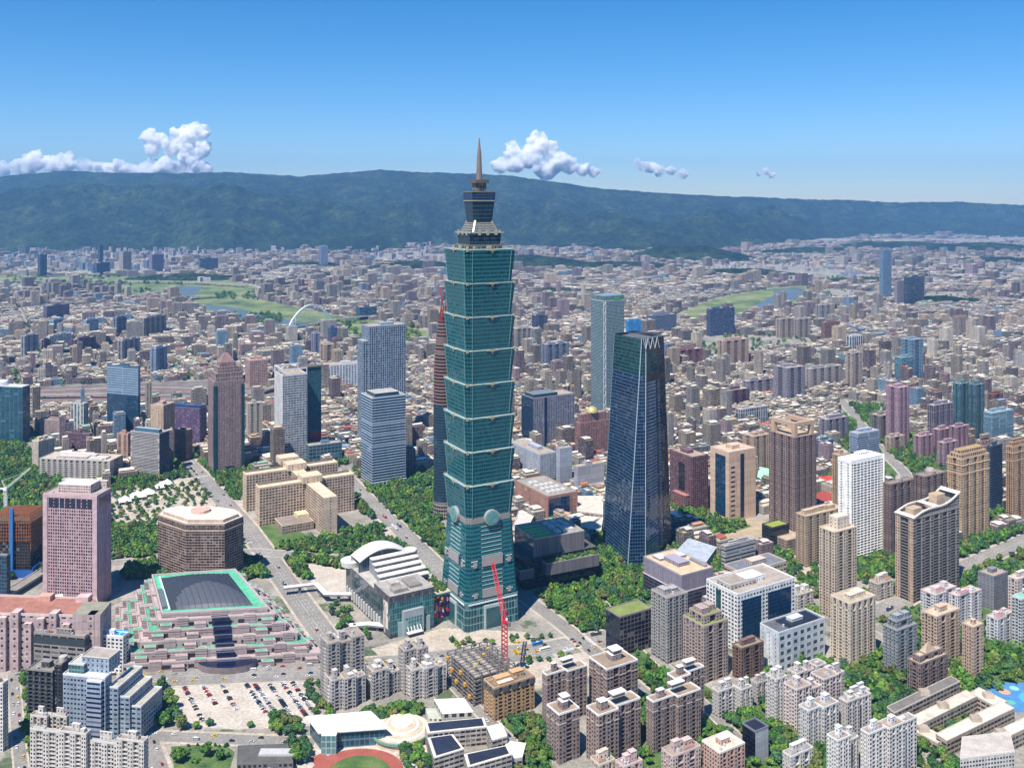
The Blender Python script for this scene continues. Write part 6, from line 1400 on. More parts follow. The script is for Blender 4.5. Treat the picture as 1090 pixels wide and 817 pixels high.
# --- mid distance towers (label, px, wall, glass, grid)
MID = [
 ('purple pink residential tower standing over the low rooftops at right', (943, 957, 968, 476, 413), 'a98a94', WIN, (2.8, 3.2, .5, .5), 2),
 ('dark teal twin topped tower, left half, before the far rooftops', (1014, 1022, 1032, 472, 409), '5d7f88', (.01, .06, .075), (2.4, 3.4, .8, .7), 1),
 ('dark teal twin topped tower, right half, before the far rooftops', (1031, 1038, 1048, 474, 410), '58757f', (.01, .05, .065), (2.4, 3.4, .8, .7), 1),
 ('rust red block behind the teal twin towers', (1051, 1057, 1068, 460, 420), '7c4f48', WIN, (3, 3.4, .6, .6), 1),
 ('blue banded curved office with green roof box at right', (1047, 1056, 1079, 490, 440), '7f9fb0', (.015, .05, .07), (20, 3.6, .98, .5), 0),
 ('grey ribbed tower left of the teal twin towers', (987, 994, 1015, 478, 432), '8f8690', (.02, .022, .05), (3.4, 3.4, .6, .8), 3),
 ('pink stepped residence below the grey ribbed tower', (972, 980, 994, 490, 465), 'a98890', WIN, (2.6, 3.1, .6, .5), 2),
 ('mauve stepped residence in the middle of the pink group', (992, 1000, 1013, 486, 458), 'a0808a', WIN, (2.6, 3.1, .6, .5), 2),
 ('rose stepped residence at the right end of the pink group', (1010, 1018, 1031, 488, 455), '9c7c86', WIN, (2.6, 3.1, .6, .5), 2),
 ('dusky pink residence in front of the pink group by the tree belt', (998, 1005, 1020, 500, 472), 'a58a92', WIN, (2.6, 3.1, .6, .5), 2),
 ('blue striped office left of the tree belt', (904, 913, 936, 488, 462), 'a4b3c6', (.03, .06, .12), (30, 3.6, .97, .5), 0),
 ('grey residence with tan roof behind the blue striped office', (926, 937, 953, 472, 443), '8b8580', WIN, (3, 3.2, .6, .6), 2),
 ('small tan residence at the foot of the purple pink tower', (942, 948, 963, 482, 466), 'b5a294', WIN, (3, 3.2, .5, .5), 1),
 ('tall blue-grey glass pair tower, higher half, in the right rooftops', (959, 970, 983, 416, 362), '7d99ab', (.02, .06, .09), (2.6, 3.4, .8, .6), 1),
 ('blue-teal lower half of the glass pair in the right rooftops', (952, 960, 972, 418, 381), '6f95a4', (.02, .07, .09), (2.6, 3.4, .85, .7), 0),
 ('grey concrete residence cluster tower with two shafts at centre right', (823, 838, 857, 430, 392), '8e8791', WIN, (2.8, 3.2, .6, .5), 2),
 ('long cream grey residential slab left of the tan rounded tower', (857, 862, 902, 418, 393), 'aaa29d', WIN, (2.8, 3.2, .6, .5), 5),
 ('tan rounded tower at the end of the long residential slab', (900, 907, 918, 416, 376), 'b0a095', WIN, (2.8, 3.2, .5, .5), 1),
 ('long low grey residential slab behind the plum brick office', (790, 795, 824, 425, 406), '97909a', WIN, (2.8, 3.2, .6, .5), 3),
 ('long brick red residential slab left of the tan twin residence', (708, 714, 764, 394, 374), '8d5f62', WIN, (2.8, 3.2, .6, .5), 6),
 ('tan twin residence right of the long brick red slab', (764, 770, 797, 392, 363), 'b89c8a', WIN, (2.8, 3.2, .5, .5), 3),
 ('dark red brick residence behind the plum brick office', (753, 762, 798, 440, 418), '6c4c58', WIN, (2.8, 3.2, .6, .5), 4),
 ('white columned low office with deep blue glass at centre right', (783, 788, 817, 455, 436), 'c3bdb5', (.01, .05, .12), (5, 14, .7, .9), 0),
 ('grey apartment wall left of the deep blue residence', (872, 880, 903, 470, 447), '8d8892', WIN, (2.8, 3.2, .6, .5), 3),
 ('deep blue residence right of the brown grid tower', (868, 874, 887, 495, 470), '56708f', (.012, .03, .08), (2.8, 3.4, .8, .7), 1),
 ('near black office block in the far right plain', (962, 966, 984, 327, 295), '3f4d5e', (.012, .025, .045), (4, 4, .85, .7), 0),
 ('slim pale blue office tower in the far right plain', (936, 940, 949, 320, 266), '7a93ab', (.03, .06, .10), (4, 4, .8, .6), 0),
 ('grey residence left of the near black far office', (952, 955, 963, 326, 299), '9b96a0', WIN, (3, 3.2, .6, .6), 1),
 ('brown office with dark centre by the right river meadow', (874, 878, 894, 366, 343), '8f6f64', (.03, .02, .02), (4, 3.6, .7, .6), 0),
 ('bright blue low office right of the brown river office', (893, 896, 921, 366, 353), '3f7397', (.015, .06, .12), (4, 3.6, .9, .7), 0),
 ('white and navy slim office in front of the bright blue low office', (901, 907, 918, 382, 358), 'c3c6c6', (.012, .04, .08), (8, 3.6, .6, .9), 0),
 ('navy river office with dense grid right of centre', (752, 756, 782, 358, 329), '4a5a75', (.015, .025, .055), (3.4, 3.6, .75, .6), 0),
 ('blue grey river office left of the navy river office', (688, 694, 720, 357, 336), '657488', (.02, .03, .06), (3.4, 3.6, .75, .6), 0),
 ('electric blue wrapped building behind the dark blue tower', (666, 669, 684, 362, 342), '2f7fb8', (.02, .14, .34), (8, 5, .3, .5), 0),
 ('grey blue residence with white stripes right of the tallest tower', (576, 581, 606, 405, 367), '7e8696', (.03, .035, .05), (3, 3.2, .55, .6), 3),
 ('tan residence far right of the spire shaft among the rooftops', (544, 549, 568, 374, 350), 'aaa29a', WIN, (3, 3.2, .6, .5), 3),
 ('navy residence beside the tan residence near the tallest tower', (566, 570, 583, 358, 336), '566079', (.02, .025, .05), (3, 3.2, .7, .6), 1),
 ('tan striped slab in the left rooftops', (149, 153, 187, 362, 339), 'a79c98', (.03, .03, .04), (5, 3.4, .5, .8), 6),
 ('pale blue residence left of the tan striped slab', (120, 124, 135, 360, 338), '8a94a6', WIN, (3, 3.2, .6, .6), 2),
 ('blue-white office with sky blue panels at left', (53, 57, 71, 356, 341), '8fb0c4', (.05, .14, .22), (5, 4, .85, .7), 0),
 ('white and blue office twin right of the sky blue panels', (88, 92, 105, 358, 341), '9db4c4', (.04, .11, .18), (5, 4, .8, .6), 0),
 ('purple block row behind the blue-white offices', (46, 50, 92, 342, 326), '6c5f78', (.03, .025, .05), (3, 3.4, .7, .6), 4),
 ('violet brown block with white hall beside it at left', (75, 80, 102, 380, 362), '66485c', WIN, (3, 3.2, .6, .5), 3),
 ('white fronted institute between two violet brown blocks', (50, 53, 76, 378, 358), 'd2cec4', (.06, .06, .06), (6, 4, .4, .6), 0),
 ('violet brown block left of the white fronted institute', (44, 47, 54, 382, 362), '66485c', WIN, (3, 3.2, .6, .5), 1),
 ('grey residence group tower above the blue striped tower', (125, 130, 149, 388, 363), '98999f', WIN, (3, 3.2, .6, .5), 3),
 ('white ended blue-grey residence right of the blue striped tower', (160, 166, 178, 400, 371), '8f9fb4', (.03, .05, .09), (4, 3.2, .7, .6), 1),
 ('pale residence slab at far left among the rooftops', (22, 26, 41, 385, 358), 'a3a4ac', WIN, (3, 3.2, .6, .5), 2),
 ('tan square tower on the far left river front', (127, 131, 140, 292, 268), 'a89b8c', (.04, .04, .05), (5, 4, .5, .6), 0),
 ('dark slim tower on the far left river front', (40, 43, 50, 294, 271), '42506a', (.02, .03, .06), (4, 4, .8, .7), 0),
 ('mauve square office on the far left river front', (158, 162, 175, 290, 271), '8d7f95', WIN, (4, 4, .6, .6), 0),
 ('dark tower on the far left hillside foot', (104, 106, 110, 284, 261), '3f4a60', WIN, (4, 4, .7, .6), 0),
 ('long navy office row on the far left river front', (99, 103, 126, 293, 280), '3f5573', (.02, .04, .09), (5, 4, .85, .7), 0),
 ('slate office on the far river front near the hill foot', (208, 213, 236, 290, 275), '35465e', (.02, .03, .06), (5, 4, .85, .7), 0),
 ('slim grey tower at the hill foot left of the tallest tower', (339, 342, 349, 286, 262), '7788a0', (.05, .06, .09), (4, 4, .6, .6), 0),
 ('peach office with blue roof above the mauve granite tower', (261, 266, 285, 412, 384), 'b38f80', (.05, .06, .09), (5, 3.8, .7, .5), 0),
 ('navy glass office at the far bank left of the tallest tower', (379, 383, 401, 340, 327), '3b5573', (.02, .05, .10), (5, 4, .9, .7), 0),
 ('tan pair residence near the flyover left of the grid hotel', (340, 345, 356, 392, 367), 'b29f8c', WIN, (3, 3.2, .5, .5), 1),
 ('brown block with yellow top near the flyover', (353, 356, 363, 378, 361), '7d5f55', WIN, (3, 3.2, .5, .5), 0),
 ('pink tower with blue top near the arch bridge', (331, 334, 341, 380, 355), '8c94a8', WIN, (3, 3.2, .6, .5), 1),
 ('blue tower left of the brown block with yellow top', (349, 352, 359, 372, 349), '46587c', (.02, .04, .09), (3, 3.2, .7, .6), 0),
 ('cream residence above the purple pink tower row', (868, 872, 886, 345, 325), 'a9a49f', WIN, (3, 3.2, .6, .5), 2),
 ('tan residence row by the right river bend', (826, 830, 845, 360, 340), 'b3a294', WIN, (3, 3.2, .6, .5), 2),
 ('pale residence row right of the river bend residence', (845, 849, 863, 360, 340), 'aba098', WIN, (3, 3.2, .6, .5), 2),
]
for k, (lb, px, wc_, gc_, p_, nx_) in enumerate(MID):
    far = px[3] < 345
    tower('high_rise', lb, 'high-rise', px, -72 if px[1] < 200 else -30, hx(wc_), gc_, p_, None, 0 if far else min(nx_, 4), 1 if nx_ and not far else 0, 1.8, .9, bal=(nx_ > 0 and px[3] > 400), bulk=1 if far else 2, tank=0 if far else 1, seed=k, Lmax=45, deck=hx('b5a99a'))
# ---------------------------------------------------------------- school, steel frame, scaffolded core, bridges
WH = flat(hx('e6e4df'), 'clean'); SOL = flat((.03, .035, .06), 'gloss')
t, P, o_ = freeblock('school_gym', 'school gym with sloping white roof above the running track', 'gymnasium', [(341, 797), (409, 792), (393, 776), (330, 782)], 13, St(hx('5f7f88'), (.015, .06, .09), (4, 6, .9, .8), 'curtain'), WH, WH, ph=.3)
m = MB(); o2 = inset(P, -2.2); m.prism(o2, 13.6, 14.6, WH, WH, WH); part(t, 'roof_slab', m)
m = MB(); m.box(P[0][0] + 2, P[0][1] - 7, 0, P[0][0] + 14, P[0][1] - .2, 15, St(hx('8fb3b0'), (.10, .2, .2), (4, 5, .85, .8), 'curtain'), WH); part(t, 'glass_porch', m)
t, P, o_ = freeblock('school_hall', 'school hall with flat white roof and pale stair wing', 'school hall', [(471, 781), (504, 779), (494, 764), (462, 765)], 17, St(hx('b9b2a6'), (.05, .06, .07), (6, 6, .6, .5)), WH, WH, ph=.3)
m = MB(); m.prism([(P[0][0] - 12, P[0][1] + 4), (P[0][0] - .2, P[0][1] + 3), (P[0][0] - 4, P[0][1] + 20), (P[0][0] - 16, P[0][1] + 20)], 0, 11, St(hx('c9c0b0'), WIN, (4, 4, .5, .5)), flat(hx('b3b8a8'))); part(t, 'stair_wing', m)
x, y = G(426, 786)
t = thing('amphitheatre', 'round school terrace with pale curved steps and green balustrade', 'terrace', x, y)
m = MB()
for k in range(6): m.cyl(0, 6 + k * 1.2, 24 - k * 3, (0 if k == 0 else 4.4 + .5 * k), 5 + .5 * k, flat(hx('c9b79c') if k % 2 == 0 else hx('e3d8c6')), n=36)
part(t, 'stepped_drum', m)
m = MB()
for k in range(18, 36):
    a0, a1 = k * math.pi / 18, (k + 1) * math.pi / 18; m.bar((25 * math.cos(a0), 6 + 25 * math.sin(a0), 5.6), (25 * math.cos(a1), 6 + 25 * math.sin(a1), 5.6), .8, flat(hx('6f9a86'), 'clean'))
part(t, 'balustrade', m)
for k, (qd, h_, lb, sol) in enumerate((([(455, 800), (518, 793), (515, 783), (452, 789)], 15, 'school classroom wing with dark solar roof behind the courtyard', 1),
                                  ([(462, 826), (494, 816), (482, 800), (455, 804)], 14, 'school classroom wing with solar panels running towards the bottom edge', 1),
                                  ([(498, 836), (545, 822), (540, 812), (494, 822)], 14, 'school classroom wing with solar roof at the bottom edge', 1),
                                  ([(524, 808), (540, 803), (534, 789), (518, 793)], 15, 'school classroom end wing with open galleries beside the trees', 0),
                                  ([(530, 822), (556, 818), (560, 803), (540, 800)], 9, 'white flat roofed annex with solar strip beside the brown towers', 0))):
    t, P, o_ = freeblock('classroom_wing', lb, 'school wing', qd, h_, St(hx('b3aaa0'), (.03, .035, .04), (4.5, 3.7, .85, .5)), flat(hx('d3cec4')), flat(hx('d9d4ca'), 'clean'), ph=.6)
    if sol:
        m = MB(); I = inset(P, 2.2); m.prism(I, h_ + .4, h_ + 1.3, SOL, SOL, SOL); part(t, 'solar_panels', m)
# concrete school at lower right
CS = hx('b3a594')
for k, (qd, h_, dk, lb) in enumerate((
        ([(952, 778), (1022, 743), (1012, 737), (944, 771)], 15, '77716b', 'long dark roofed school wing nearest the brown pyramid-topped block'),
        ([(978, 789), (1040, 757), (1028, 750), (966, 781)], 13, 'cdc2b0', 'pale roofed school wing second from the dark roofed wing'),
        ([(1008, 806), (1080, 770), (1066, 762), (996, 798)], 13, 'd6ccbc', 'pale roofed school wing with planted court behind it'),
        ([(1040, 818), (1100, 788), (1090, 780), (1030, 810)], 13, 'd9cfc0', 'pale roofed school wing nearest the bottom right corner'),
        ([(1032, 752), (1062, 768), (1072, 761), (1042, 746)], 12, 'd3c8b6', 'cream roofed cross wing of the concrete school'),
        ([(958, 781), (998, 803), (1008, 797), (968, 776)], 9, 'c9bfae', 'low gallery wing closing the left side of the school courts'))):
    t, P, o_ = freeblock('classroom_wing', lb, 'school wing', qd, h_, St(CS, (.04, .04, .04), (5, 3.8, .86, .5)), flat(hx(dk)), flat(hx('c3b8a8'), 'clean'), ph=.7)
    m = MB(); cx = sum(p_[0] for p_ in P) / 4; cy = sum(p_[1] for p_ in P) / 4; m.box(cx - 4, cy - 3, h_ + .2, cx + 4, cy + 3, h_ + 4, flat(hx('bfb09c')), flat(hx('a99a88'))); part(t, 'stair_house', m)
freeblock('apartment_block', 'cluttered white roofed block at the bottom edge below the school', 'apartment block', [(1022, 836), (1080, 828), (1075, 806), (1024, 812)], 20, St(hx('c3bfbb'), WIN, (2.6, 3.1, .6, .5)), flat(hx('bdb4aa')), flat(hx('cfcac2'), 'clean'))
x, y = G(1085, 742); t = thing('sports_court', 'bright blue play court with painted curves at right edge', 'sports court', x, y)
m = MB(); m.box(-22, -24, 0, 40, 26, .12, flat(hx('4a86b8'), 'flat')); part(t, 'court_surface', m)
m = MB(); m.cyl(12, -4, 13, .13, .16, flat(hx('4fa8d8'), 'clean'), n=26); m.cyl(-8, 10, 5, .13, .17, flat(hx('d9a27a'), 'clean'), n=18); m.cyl(4, 16, 4, .13, .18, flat(hx('8fc7b0'), 'clean'), n=18); m.cyl(-12, -8, 4, .13, .19, flat(hx('5fae9a'), 'clean'), n=18); part(t, 'painted_circle', m)
# low black and grey roofs at the bottom edge by the park
t, P, o_ = freeblock('pavilion', 'low charcoal roofed pavilion at the bottom edge beside the lawns', 'pavilion', [(252, 824), (312, 822), (306, 802), (253, 804)], 8, St(hx('6d6a68'), WIN, (4, 4, .6, .5)), flat(hx('5b5956')), flat(hx('6d6a66'), 'clean'), ph=.5)
m = MB(); m.box(P[0][0] + 14, P[0][1] + 10, 8.3, P[0][0] + 44, P[0][1] + 18, 10, flat(hx('b9b8b4'), 'clean')); part(t, 'roof_plant', m)
# open steel frame under the red crane
x, y = G(504, 752); t = thing('construction_site', 'unfinished steel frame with yellow hoists under the red crane', 'building site', x, y, R(31))
st_ = flat(hx('8b8580'), 'metal'); W, L, H = 42, 50, 28
m = MB()
for i in range(6):
    for j in range(6): m.bar((i * W / 5, j * L / 5, 0), (i * W / 5, j * L / 5, H), .45, st_)
part(t, 'column_grid', m)
m = MB()
for f in range(1, 9):
    z = f * H / 8
    for i in range(6): m.bar((i * W / 5, 0, z), (i * W / 5, L, z), .32, st_); m.bar((0, i * L / 5, z), (W, i * L / 5, z), .32, st_)
part(t, 'floor_beams', m)
for f in range(1, 8):
    m = MB(); m.box(W * .05, L * .05, f * H / 8 - .6, W * (.95 if f < 6 else .6), L * .95, f * H / 8 - .35, flat(hx('a39b92'))); part(t, 'floor_deck', m)
m = MB()
for k in range(6): m.box(-2.4, 3 + k * 8.5, 6 + (k * 7) % 19, -.5, 6 + k * 8.5, 9 + (k * 7) % 19, flat(hx('c99a3a'), 'clean'))
for k in range(4): m.box(6 + k * 9, 10 + k * 8, H + .5, 9 + k * 9, 12 + k * 8, H + 1.4, flat(hx('c3a94f'), 'clean'))
part(t, 'yellow_hoist', m)
addfoot((x, y, R(31)), -3, -3, W, L, (486, 540, 705, 750))
x, y = G(18, 612); t = thing('construction_site', 'scaffolded building core with orange deck and blue climbing mast at left edge', 'building site', x, y, 0)
m = MB(); sc_ = flat(hx('a0623a'), 'metal')
m.box(-30, 0, 0, 16, 40, 62, St(hx('4a4038'), (.012, .012, .014), (3.4, 3.6, .86, .78)), flat(hx('6b5a48'))); part(t, 'concrete_core', m)
m = MB()
for k in range(16):
    m.bar((-30 + k * 3, -1, 40), (-30 + k * 3, -1, 74), .28, sc_); m.bar((16.5, k * 2.7, 30), (16.5, k * 2.7, 74), .28, sc_)
for z in range(42, 76, 4): m.bar((-30, -1, z), (16.5, -1, z), .25, sc_); m.bar((16.5, -1, z), (16.5, 40, z), .25, sc_)
for k in range(12):
    m.bar((-30, k * 3.5, 70), (16, k * 3.5, 70), .4, sc_)
part(t, 'scaffolding', m)
m = MB(); m.box(-7, -4, 0, -3, -1.3, 80, flat(hx('2f6fae'), 'clean')); part(t, 'blue_mast', m)
m = MB(); m.box(-2, -8, 0, 22, -7, 9, flat(hx('2457a0'), 'clean')); m.box(22.1, -8, 0, 23, 46, 12, flat(hx('2457a0'), 'clean')); part(t, 'blue_hoarding', m)
addfoot((x, y, 0), -32, -9, 24, 46, (0, 34, 530, 605))
office('dark blue glass block cut by the left edge below the scaffolded core', (-30, 7, 11, 652, 592), -80, (.06, .10, .14), (.008, .03, .06), (3, 4, .9, .8), curtain=True, name='office_building', cat='office building', Wmax=40)
# elevated road at left
def viaduct(name, label, line, width, h, mat, cat='flyover', piers=True, rail=True, dk=None):
    p = [G(*q) if len(q) == 2 else q[:2] for q in line]; o_ = p[0]; t = thing(name, label, cat, *o_)
    m = MB(); n = len(p); A, B_ = [], []
    for k in range(n):
        a_, b_ = p[max(0, k - 1)], p[min(n - 1, k + 1)]; l = math.hypot(b_[0] - a_[0], b_[1] - a_[1]); nx, ny = -(b_[1] - a_[1]) / l * width / 2, (b_[0] - a_[0]) / l * width / 2
        A.append((p[k][0] + nx - o_[0], p[k][1] + ny - o_[1])); B_.append((p[k][0] - nx - o_[0], p[k][1] - ny - o_[1]))
    for k in range(n - 1): m.prism([B_[k], B_[k + 1], A[k + 1], A[k]], h - 1.8, h, mat, dk or flat(hx('8b857c')), mat)
    part(t, 'deck', m)
    if rail:
        m = MB()
        for k in range(n - 1):
            m.bar((*A[k], h + .5), (*A[k + 1], h + .5), .5, mat); m.bar((*B_[k], h + .5), (*B_[k + 1], h + .5), .5, mat)
        part(t, 'parapet', m)
    if piers:
        for k in range(n - 1):
            l = math.hypot(p[k + 1][0] - p[k][0], p[k + 1][1] - p[k][1]); c_ = max(1, int(l / 45))
            for j in range(c_):
                f = (j + .5) / c_; x = p[k][0] + (p[k + 1][0] - p[k][0]) * f - o_[0]; y = p[k][1] + (p[k + 1][1] - p[k][1]) * f - o_[1]
                m = MB(); m.box(x - 1.4, y - 1.4, 0, x + 1.4, y + 1.4, h - 1.85, mat); part(t, 'pier', m)
    return t
cc = flat(hx('b3a99c'))
viaduct('flyover', 'grey elevated road ramp passing the foot of the pink slab tower at left', [(-20, 655), (10, 636), (48, 612), (75, 600)], 13, 7, cc)
viaduct('footbridge', 'white roofed footbridge linking the hall to the mall', [(302, 633), (336, 629), (347, 640), (374, 640)], 7, 9, flat(hx('77767a')), 'footbridge', True, False, WH)
viaduct('footbridge', 'short white canopy walkway before the mall entrance', [(372, 672), (392, 670), (412, 672)], 8, 7, flat(hx('8a8988')), 'footbridge', True, False, WH)
viaduct('flyover', 'long motorway viaduct across the far river plain at left', [(-60, 302), (100, 301), (205, 302.5), (262, 306)], 30, 14, cc)
viaduct('flyover', 'motorway viaduct behind the tallest tower across the plain', [(262, 299), (420, 298.5), (560, 300), (700, 303)], 30, 14, cc)
viaduct('bridge', 'flat road bridge over the near bend of the left river', [(138, 322), (180, 318.5), (230, 317)], 26, 10, cc, 'bridge')
viaduct('flyover', 'riverside expressway viaduct right of the arch bridge', [(340, 345), (398, 339), (470, 341), (560, 348), (640, 343)], 24, 13, cc)
viaduct('flyover', 'double flyover ramps climbing towards the arch bridge', [(320, 402), (338, 385), (352, 374)], 14, 16, cc)
viaduct('flyover', 'long elevated road across the rail yard in front of the blue striped tower', [(35, 424), (110, 423), (160, 420)], 14, 8, cc)
viaduct('flyover', 'elevated road passing right of the mauve granite tower', [(258, 425), (300, 413), (330, 404)], 20, 9, cc)
# white arch bridge
t = viaduct('arch_bridge', 'white tied arch bridge crossing the left river', [(306, 350), (322, 348), (345, 345), (360, 342)], 26, 12, cc, 'bridge')
ax, ay = t.location.x, t.location.y; A = G(309, 349.5); B_ = G(352, 343.5); m = MB(); wh_ = flat(hx('eef0ee'), 'clean')
for s_ in (-9, 9):
    pr = None
    for k in range(17):
        f = k / 16; q_ = (A[0] + (B_[0] - A[0]) * f - ax + 0, A[1] + (B_[1] - A[1]) * f - ay + s_ * (1 - math.sin(math.pi * f) * .75), 12 + 62 * math.sin(math.pi * f) ** .8)
        if pr: m.bar(pr, q_, 2.6, wh_)
        pr = q_
part(t, 'arch', m)
m = MB()
for k in range(1, 16):
    f = k / 16; q_ = (A[0] + (B_[0] - A[0]) * f - ax, A[1] + (B_[1] - A[1]) * f - ay, 12 + 62 * math.sin(math.pi * f) ** .8); m.bar((q_[0], q_[1], 12), q_, .35, wh_)
part(t, 'hanger', m)
# pylons on the hills
for k, (px, py, h) in enumerate(((96, 248, 55), (134, 246, 60), (238, 243, 62), (252, 226, 60), (258, 232, 45))):
    Y = 9300; x = (px - CX) / F * Y; z = ZT(py, Y) - 8
    t = thing('pylon', 'red and white lattice power pylon on the forested hillside', 'pylon', x, Y, 0, 'pylons on the hills', z)
    m = MB(); c = flat(hx('c9a5a0'), 'metal')
    for sx_, sy_ in ((-1, -1), (1, -1), (-1, 1), (1, 1)): m.bar((sx_ * 6, sy_ * 6, -10), (sx_ * .8, sy_ * .8, h), .7, c)
    part(t, 'legs', m)
    m = MB()
    for z_, w_ in ((h * .7, 11), (h * .82, 9), (h * .94, 7)): m.bar((-w_, 0, z_), (w_, 0, z_), .7, flat(hx('c95a50'), 'metal'))
    part(t, 'cross_arm', m)
# ---------------------------------------------------------------- the city between the landmarks
def in_polys(X, Y, polys):
    out = np.zeros(X.shape, bool)
    for P in polys:
        P = np.asarray(P, float); x0, y0 = P.min(0); x1, y1 = P.max(0)
        s_ = (X >= x0) & (X <= x1) & (Y >= y0) & (Y <= y1) & ~out
        if not s_.any(): continue
        xs, ys = X[s_], Y[s_]; ins = np.zeros(xs.shape, bool); j = len(P) - 1
        for i in range(len(P)):
            xi, yi = P[i]; xj, yj = P[j]
            c_ = ((yi > ys) != (yj > ys)); 
            with np.errstate(divide='ignore', invalid='ignore'): ins ^= c_ & (xs < (xj - xi) * (ys - yi) / (yj - yi + 1e-9) + xi)
            j = i
        out[s_] |= ins
    return out
EXTRA = [[G(*q) for q in P] for P in (
    [(560, 600), (700, 590), (720, 660), (640, 700), (560, 690)],            # wooded park
    [(250, 545), (480, 500), (480, 690), (345, 712), (250, 600)],            # civic centre grounds
    [(110, 520), (265, 495), (268, 600), (120, 612)], [(-60, 470), (45, 468), (75, 600), (60, 650), (-100, 650)],
    [(100, 590), (290, 590), (300, 670), (100, 690)], [(380, 500), (480, 520), (490, 620), (400, 600)], [(60, 690), (350, 690), (350, 800), (120, 830), (60, 830)],
    [(330, 690), (580, 680), (700, 690), (700, 860), (280, 860)], [(740, 535), (845, 560), (850, 600), (760, 580)],
    [(840, 590), (960, 590), (1000, 640), (1100, 580), (1100, 860), (640, 860), (640, 700), (760, 700)],
    [(895, 425), (935, 430), (1015, 510), (1060, 560), (1000, 560), (895, 480)])]
BLOCKED = polys_block + EXTRA + foot
ang = R(30); ca, sa = math.cos(ang), math.sin(ang)
TINTS = np.array([hx(c) for c in ('b9b0a6', 'a9a39d', 'c6bcae', 'cfc9c0', '9d9490', 'b39f90', 'a38d86', '94838a', 'c9b8a4', 'b5b3b3', '8f8783', 'a28d97', 'd3cec6', '8b7a80')])
ROOFS = np.array([hx(c) for c in ('b8a997', 'c9bba6', 'd6ccba', 'aaa096', 'c3beb8', 'dcd6ca', 'b59f88', '9d958c', 'cfc5b5')])
SHEDS = np.array([hx(c) for c in ('dedad2', 'c9c5bd', 'd8cdb9', 'efeae0', 'b4b0aa', 'b98a70', 'a9584a', '8fb79b', '7d9dbb', 'd9d3c6', 'c4a98d', '9a9590', 'e4dccb')])
SHW = np.array([.15, .13, .12, .13, .08, .05, .045, .05, .04, .09, .05, .05, .09]); SHW = SHW / SHW.sum()
def lots(y0, y1, pitch_u, pitch_v, wmin, wmax, dep, seed):
    """building lots in street blocks turned 30 degrees"""
    g = np.random.default_rng(seed); out = []
    xm = y1 * .62
    us = np.arange(-xm - y1, xm + y1, pitch_u); vs = np.arange(-xm - y1, xm + y1, pitch_v)
    for iu, u in enumerate(us):
        for iv, v in enumerate(vs):
            bx, by = u * ca + v * -sa, u * sa + v * ca
            if by < y0 - 120 or by > y1 + 120 or abs(bx) > by * .60 + 60: continue
            ue = pitch_u - (20 if iu % 4 == 0 else 8); ve = pitch_v - (18 if iv % 5 == 0 else 7)
            for row in range(2):
                t = 0.0
                while t < ue - wmin * .6:
                    w = min(g.uniform(wmin, wmax), ue - t)
                    d_ = min(dep * g.uniform(.75, 1.05), ve / 2 - 1.0)
                    lu = u + t + w / 2; lv = v + (d_ / 2 if row == 0 else ve - d_ / 2)
                    out.append((lu * ca - lv * sa, lu * sa + lv * ca, w - g.choice([.0, .0, .6, 1.6]), d_)); t += w
    a_ = np.array(out)
    k = (a_[:, 1] >= y0) & (a_[:, 1] < y1) & (np.abs(a_[:, 0]) < a_[:, 1] * .585 + 40)
    return a_[k]
L1 = lots(1000, 2600, 96, 54, 9, 30, 23, 1)
L2 = lots(2600, 4700, 120, 66, 14, 48, 28, 2)
L3 = lots(4700, 8600, 190, 120, 26, 70, 48, 3)
L4 = lots(8600, 12500, 330, 220, 60, 130, 70, 4)
lot = np.concatenate([L1, L2, L3, L4]); lv_ = np.concatenate([np.full(len(x), i) for i, x in enumerate((L1, L2, L3, L4))])
bad = in_polys(lot[:, 0], lot[:, 1], BLOCKED)
for dx, dy in ((1, 0), (-1, 0), (0, 1), (0, -1)):       # keep whole lots clear
    bad |= in_polys(lot[:, 0] + dx * lot[:, 2] * .5, lot[:, 1] + dy * lot[:, 3] * .5, BLOCKED)
px_ = CX + F * lot[:, 0] / lot[:, 1]; py_ = YH + F * CH / lot[:, 1]
footy = interp(px_, FOOT_L); bad |= py_ < footy + .5
green = fbm(lot[:, 0] / 900 + 5, lot[:, 1] / 900, 91, 3); thin = np.where(lot[:, 1] > 5200, .44, .36)
bad |= (green < thin - .08) | ((lot[:, 1] > 6500) & (green < .33 + .08 * (py_ < footy + 8)))
lot = lot[~bad]; lv_ = lv_[~bad]
n = len(lot); g = np.random.default_rng(5)
clus = fbm(lot[:, 0] / 340, lot[:, 1] / 340, 17, 3); clus2 = vnoise(lot[:, 0] / 260 + 9, lot[:, 1] / 260, 23)
r_ = g.random(n)
h = g.choice([13.5, 14.5, 16.5, 17, 19.5], n) * g.uniform(.92, 1.08, n)
h = np.where(r_ > .80, g.uniform(20, 27, n), h); mid = (r_ > .77) & (clus > .38); h = np.where(mid, g.uniform(23, 46, n), h)
tall = (r_ > .955) & (clus > .41); h = np.where(tall, g.uniform(50, 78, n), h)
h = np.where((clus < .38) & ~mid, h * .8, h)
near = lot[:, 1] < 1500
h = np.where(near, np.minimum(h, 24), h)
ci = (np.floor(clus2 * 40).astype(int) * 7 + g.integers(0, 5, n)) % len(TINTS)
wc_ = TINTS[ci] * g.uniform(.4, .9, (n, 1)) * np.array([1.05, 1, .93]); rc_ = ROOFS[g.integers(0, len(ROOFS), n)] * g.uniform(.5, 1.1, (n, 1)) * np.array([1.04, 1, .88])
rot_ = np.full(n, ang) + np.where(lot[:, 1] > 2600, (vnoise(lot[:, 0] / 1500, lot[:, 1] / 1500, 3) - .5) * .9, 0) + g.normal(0, .012, n)
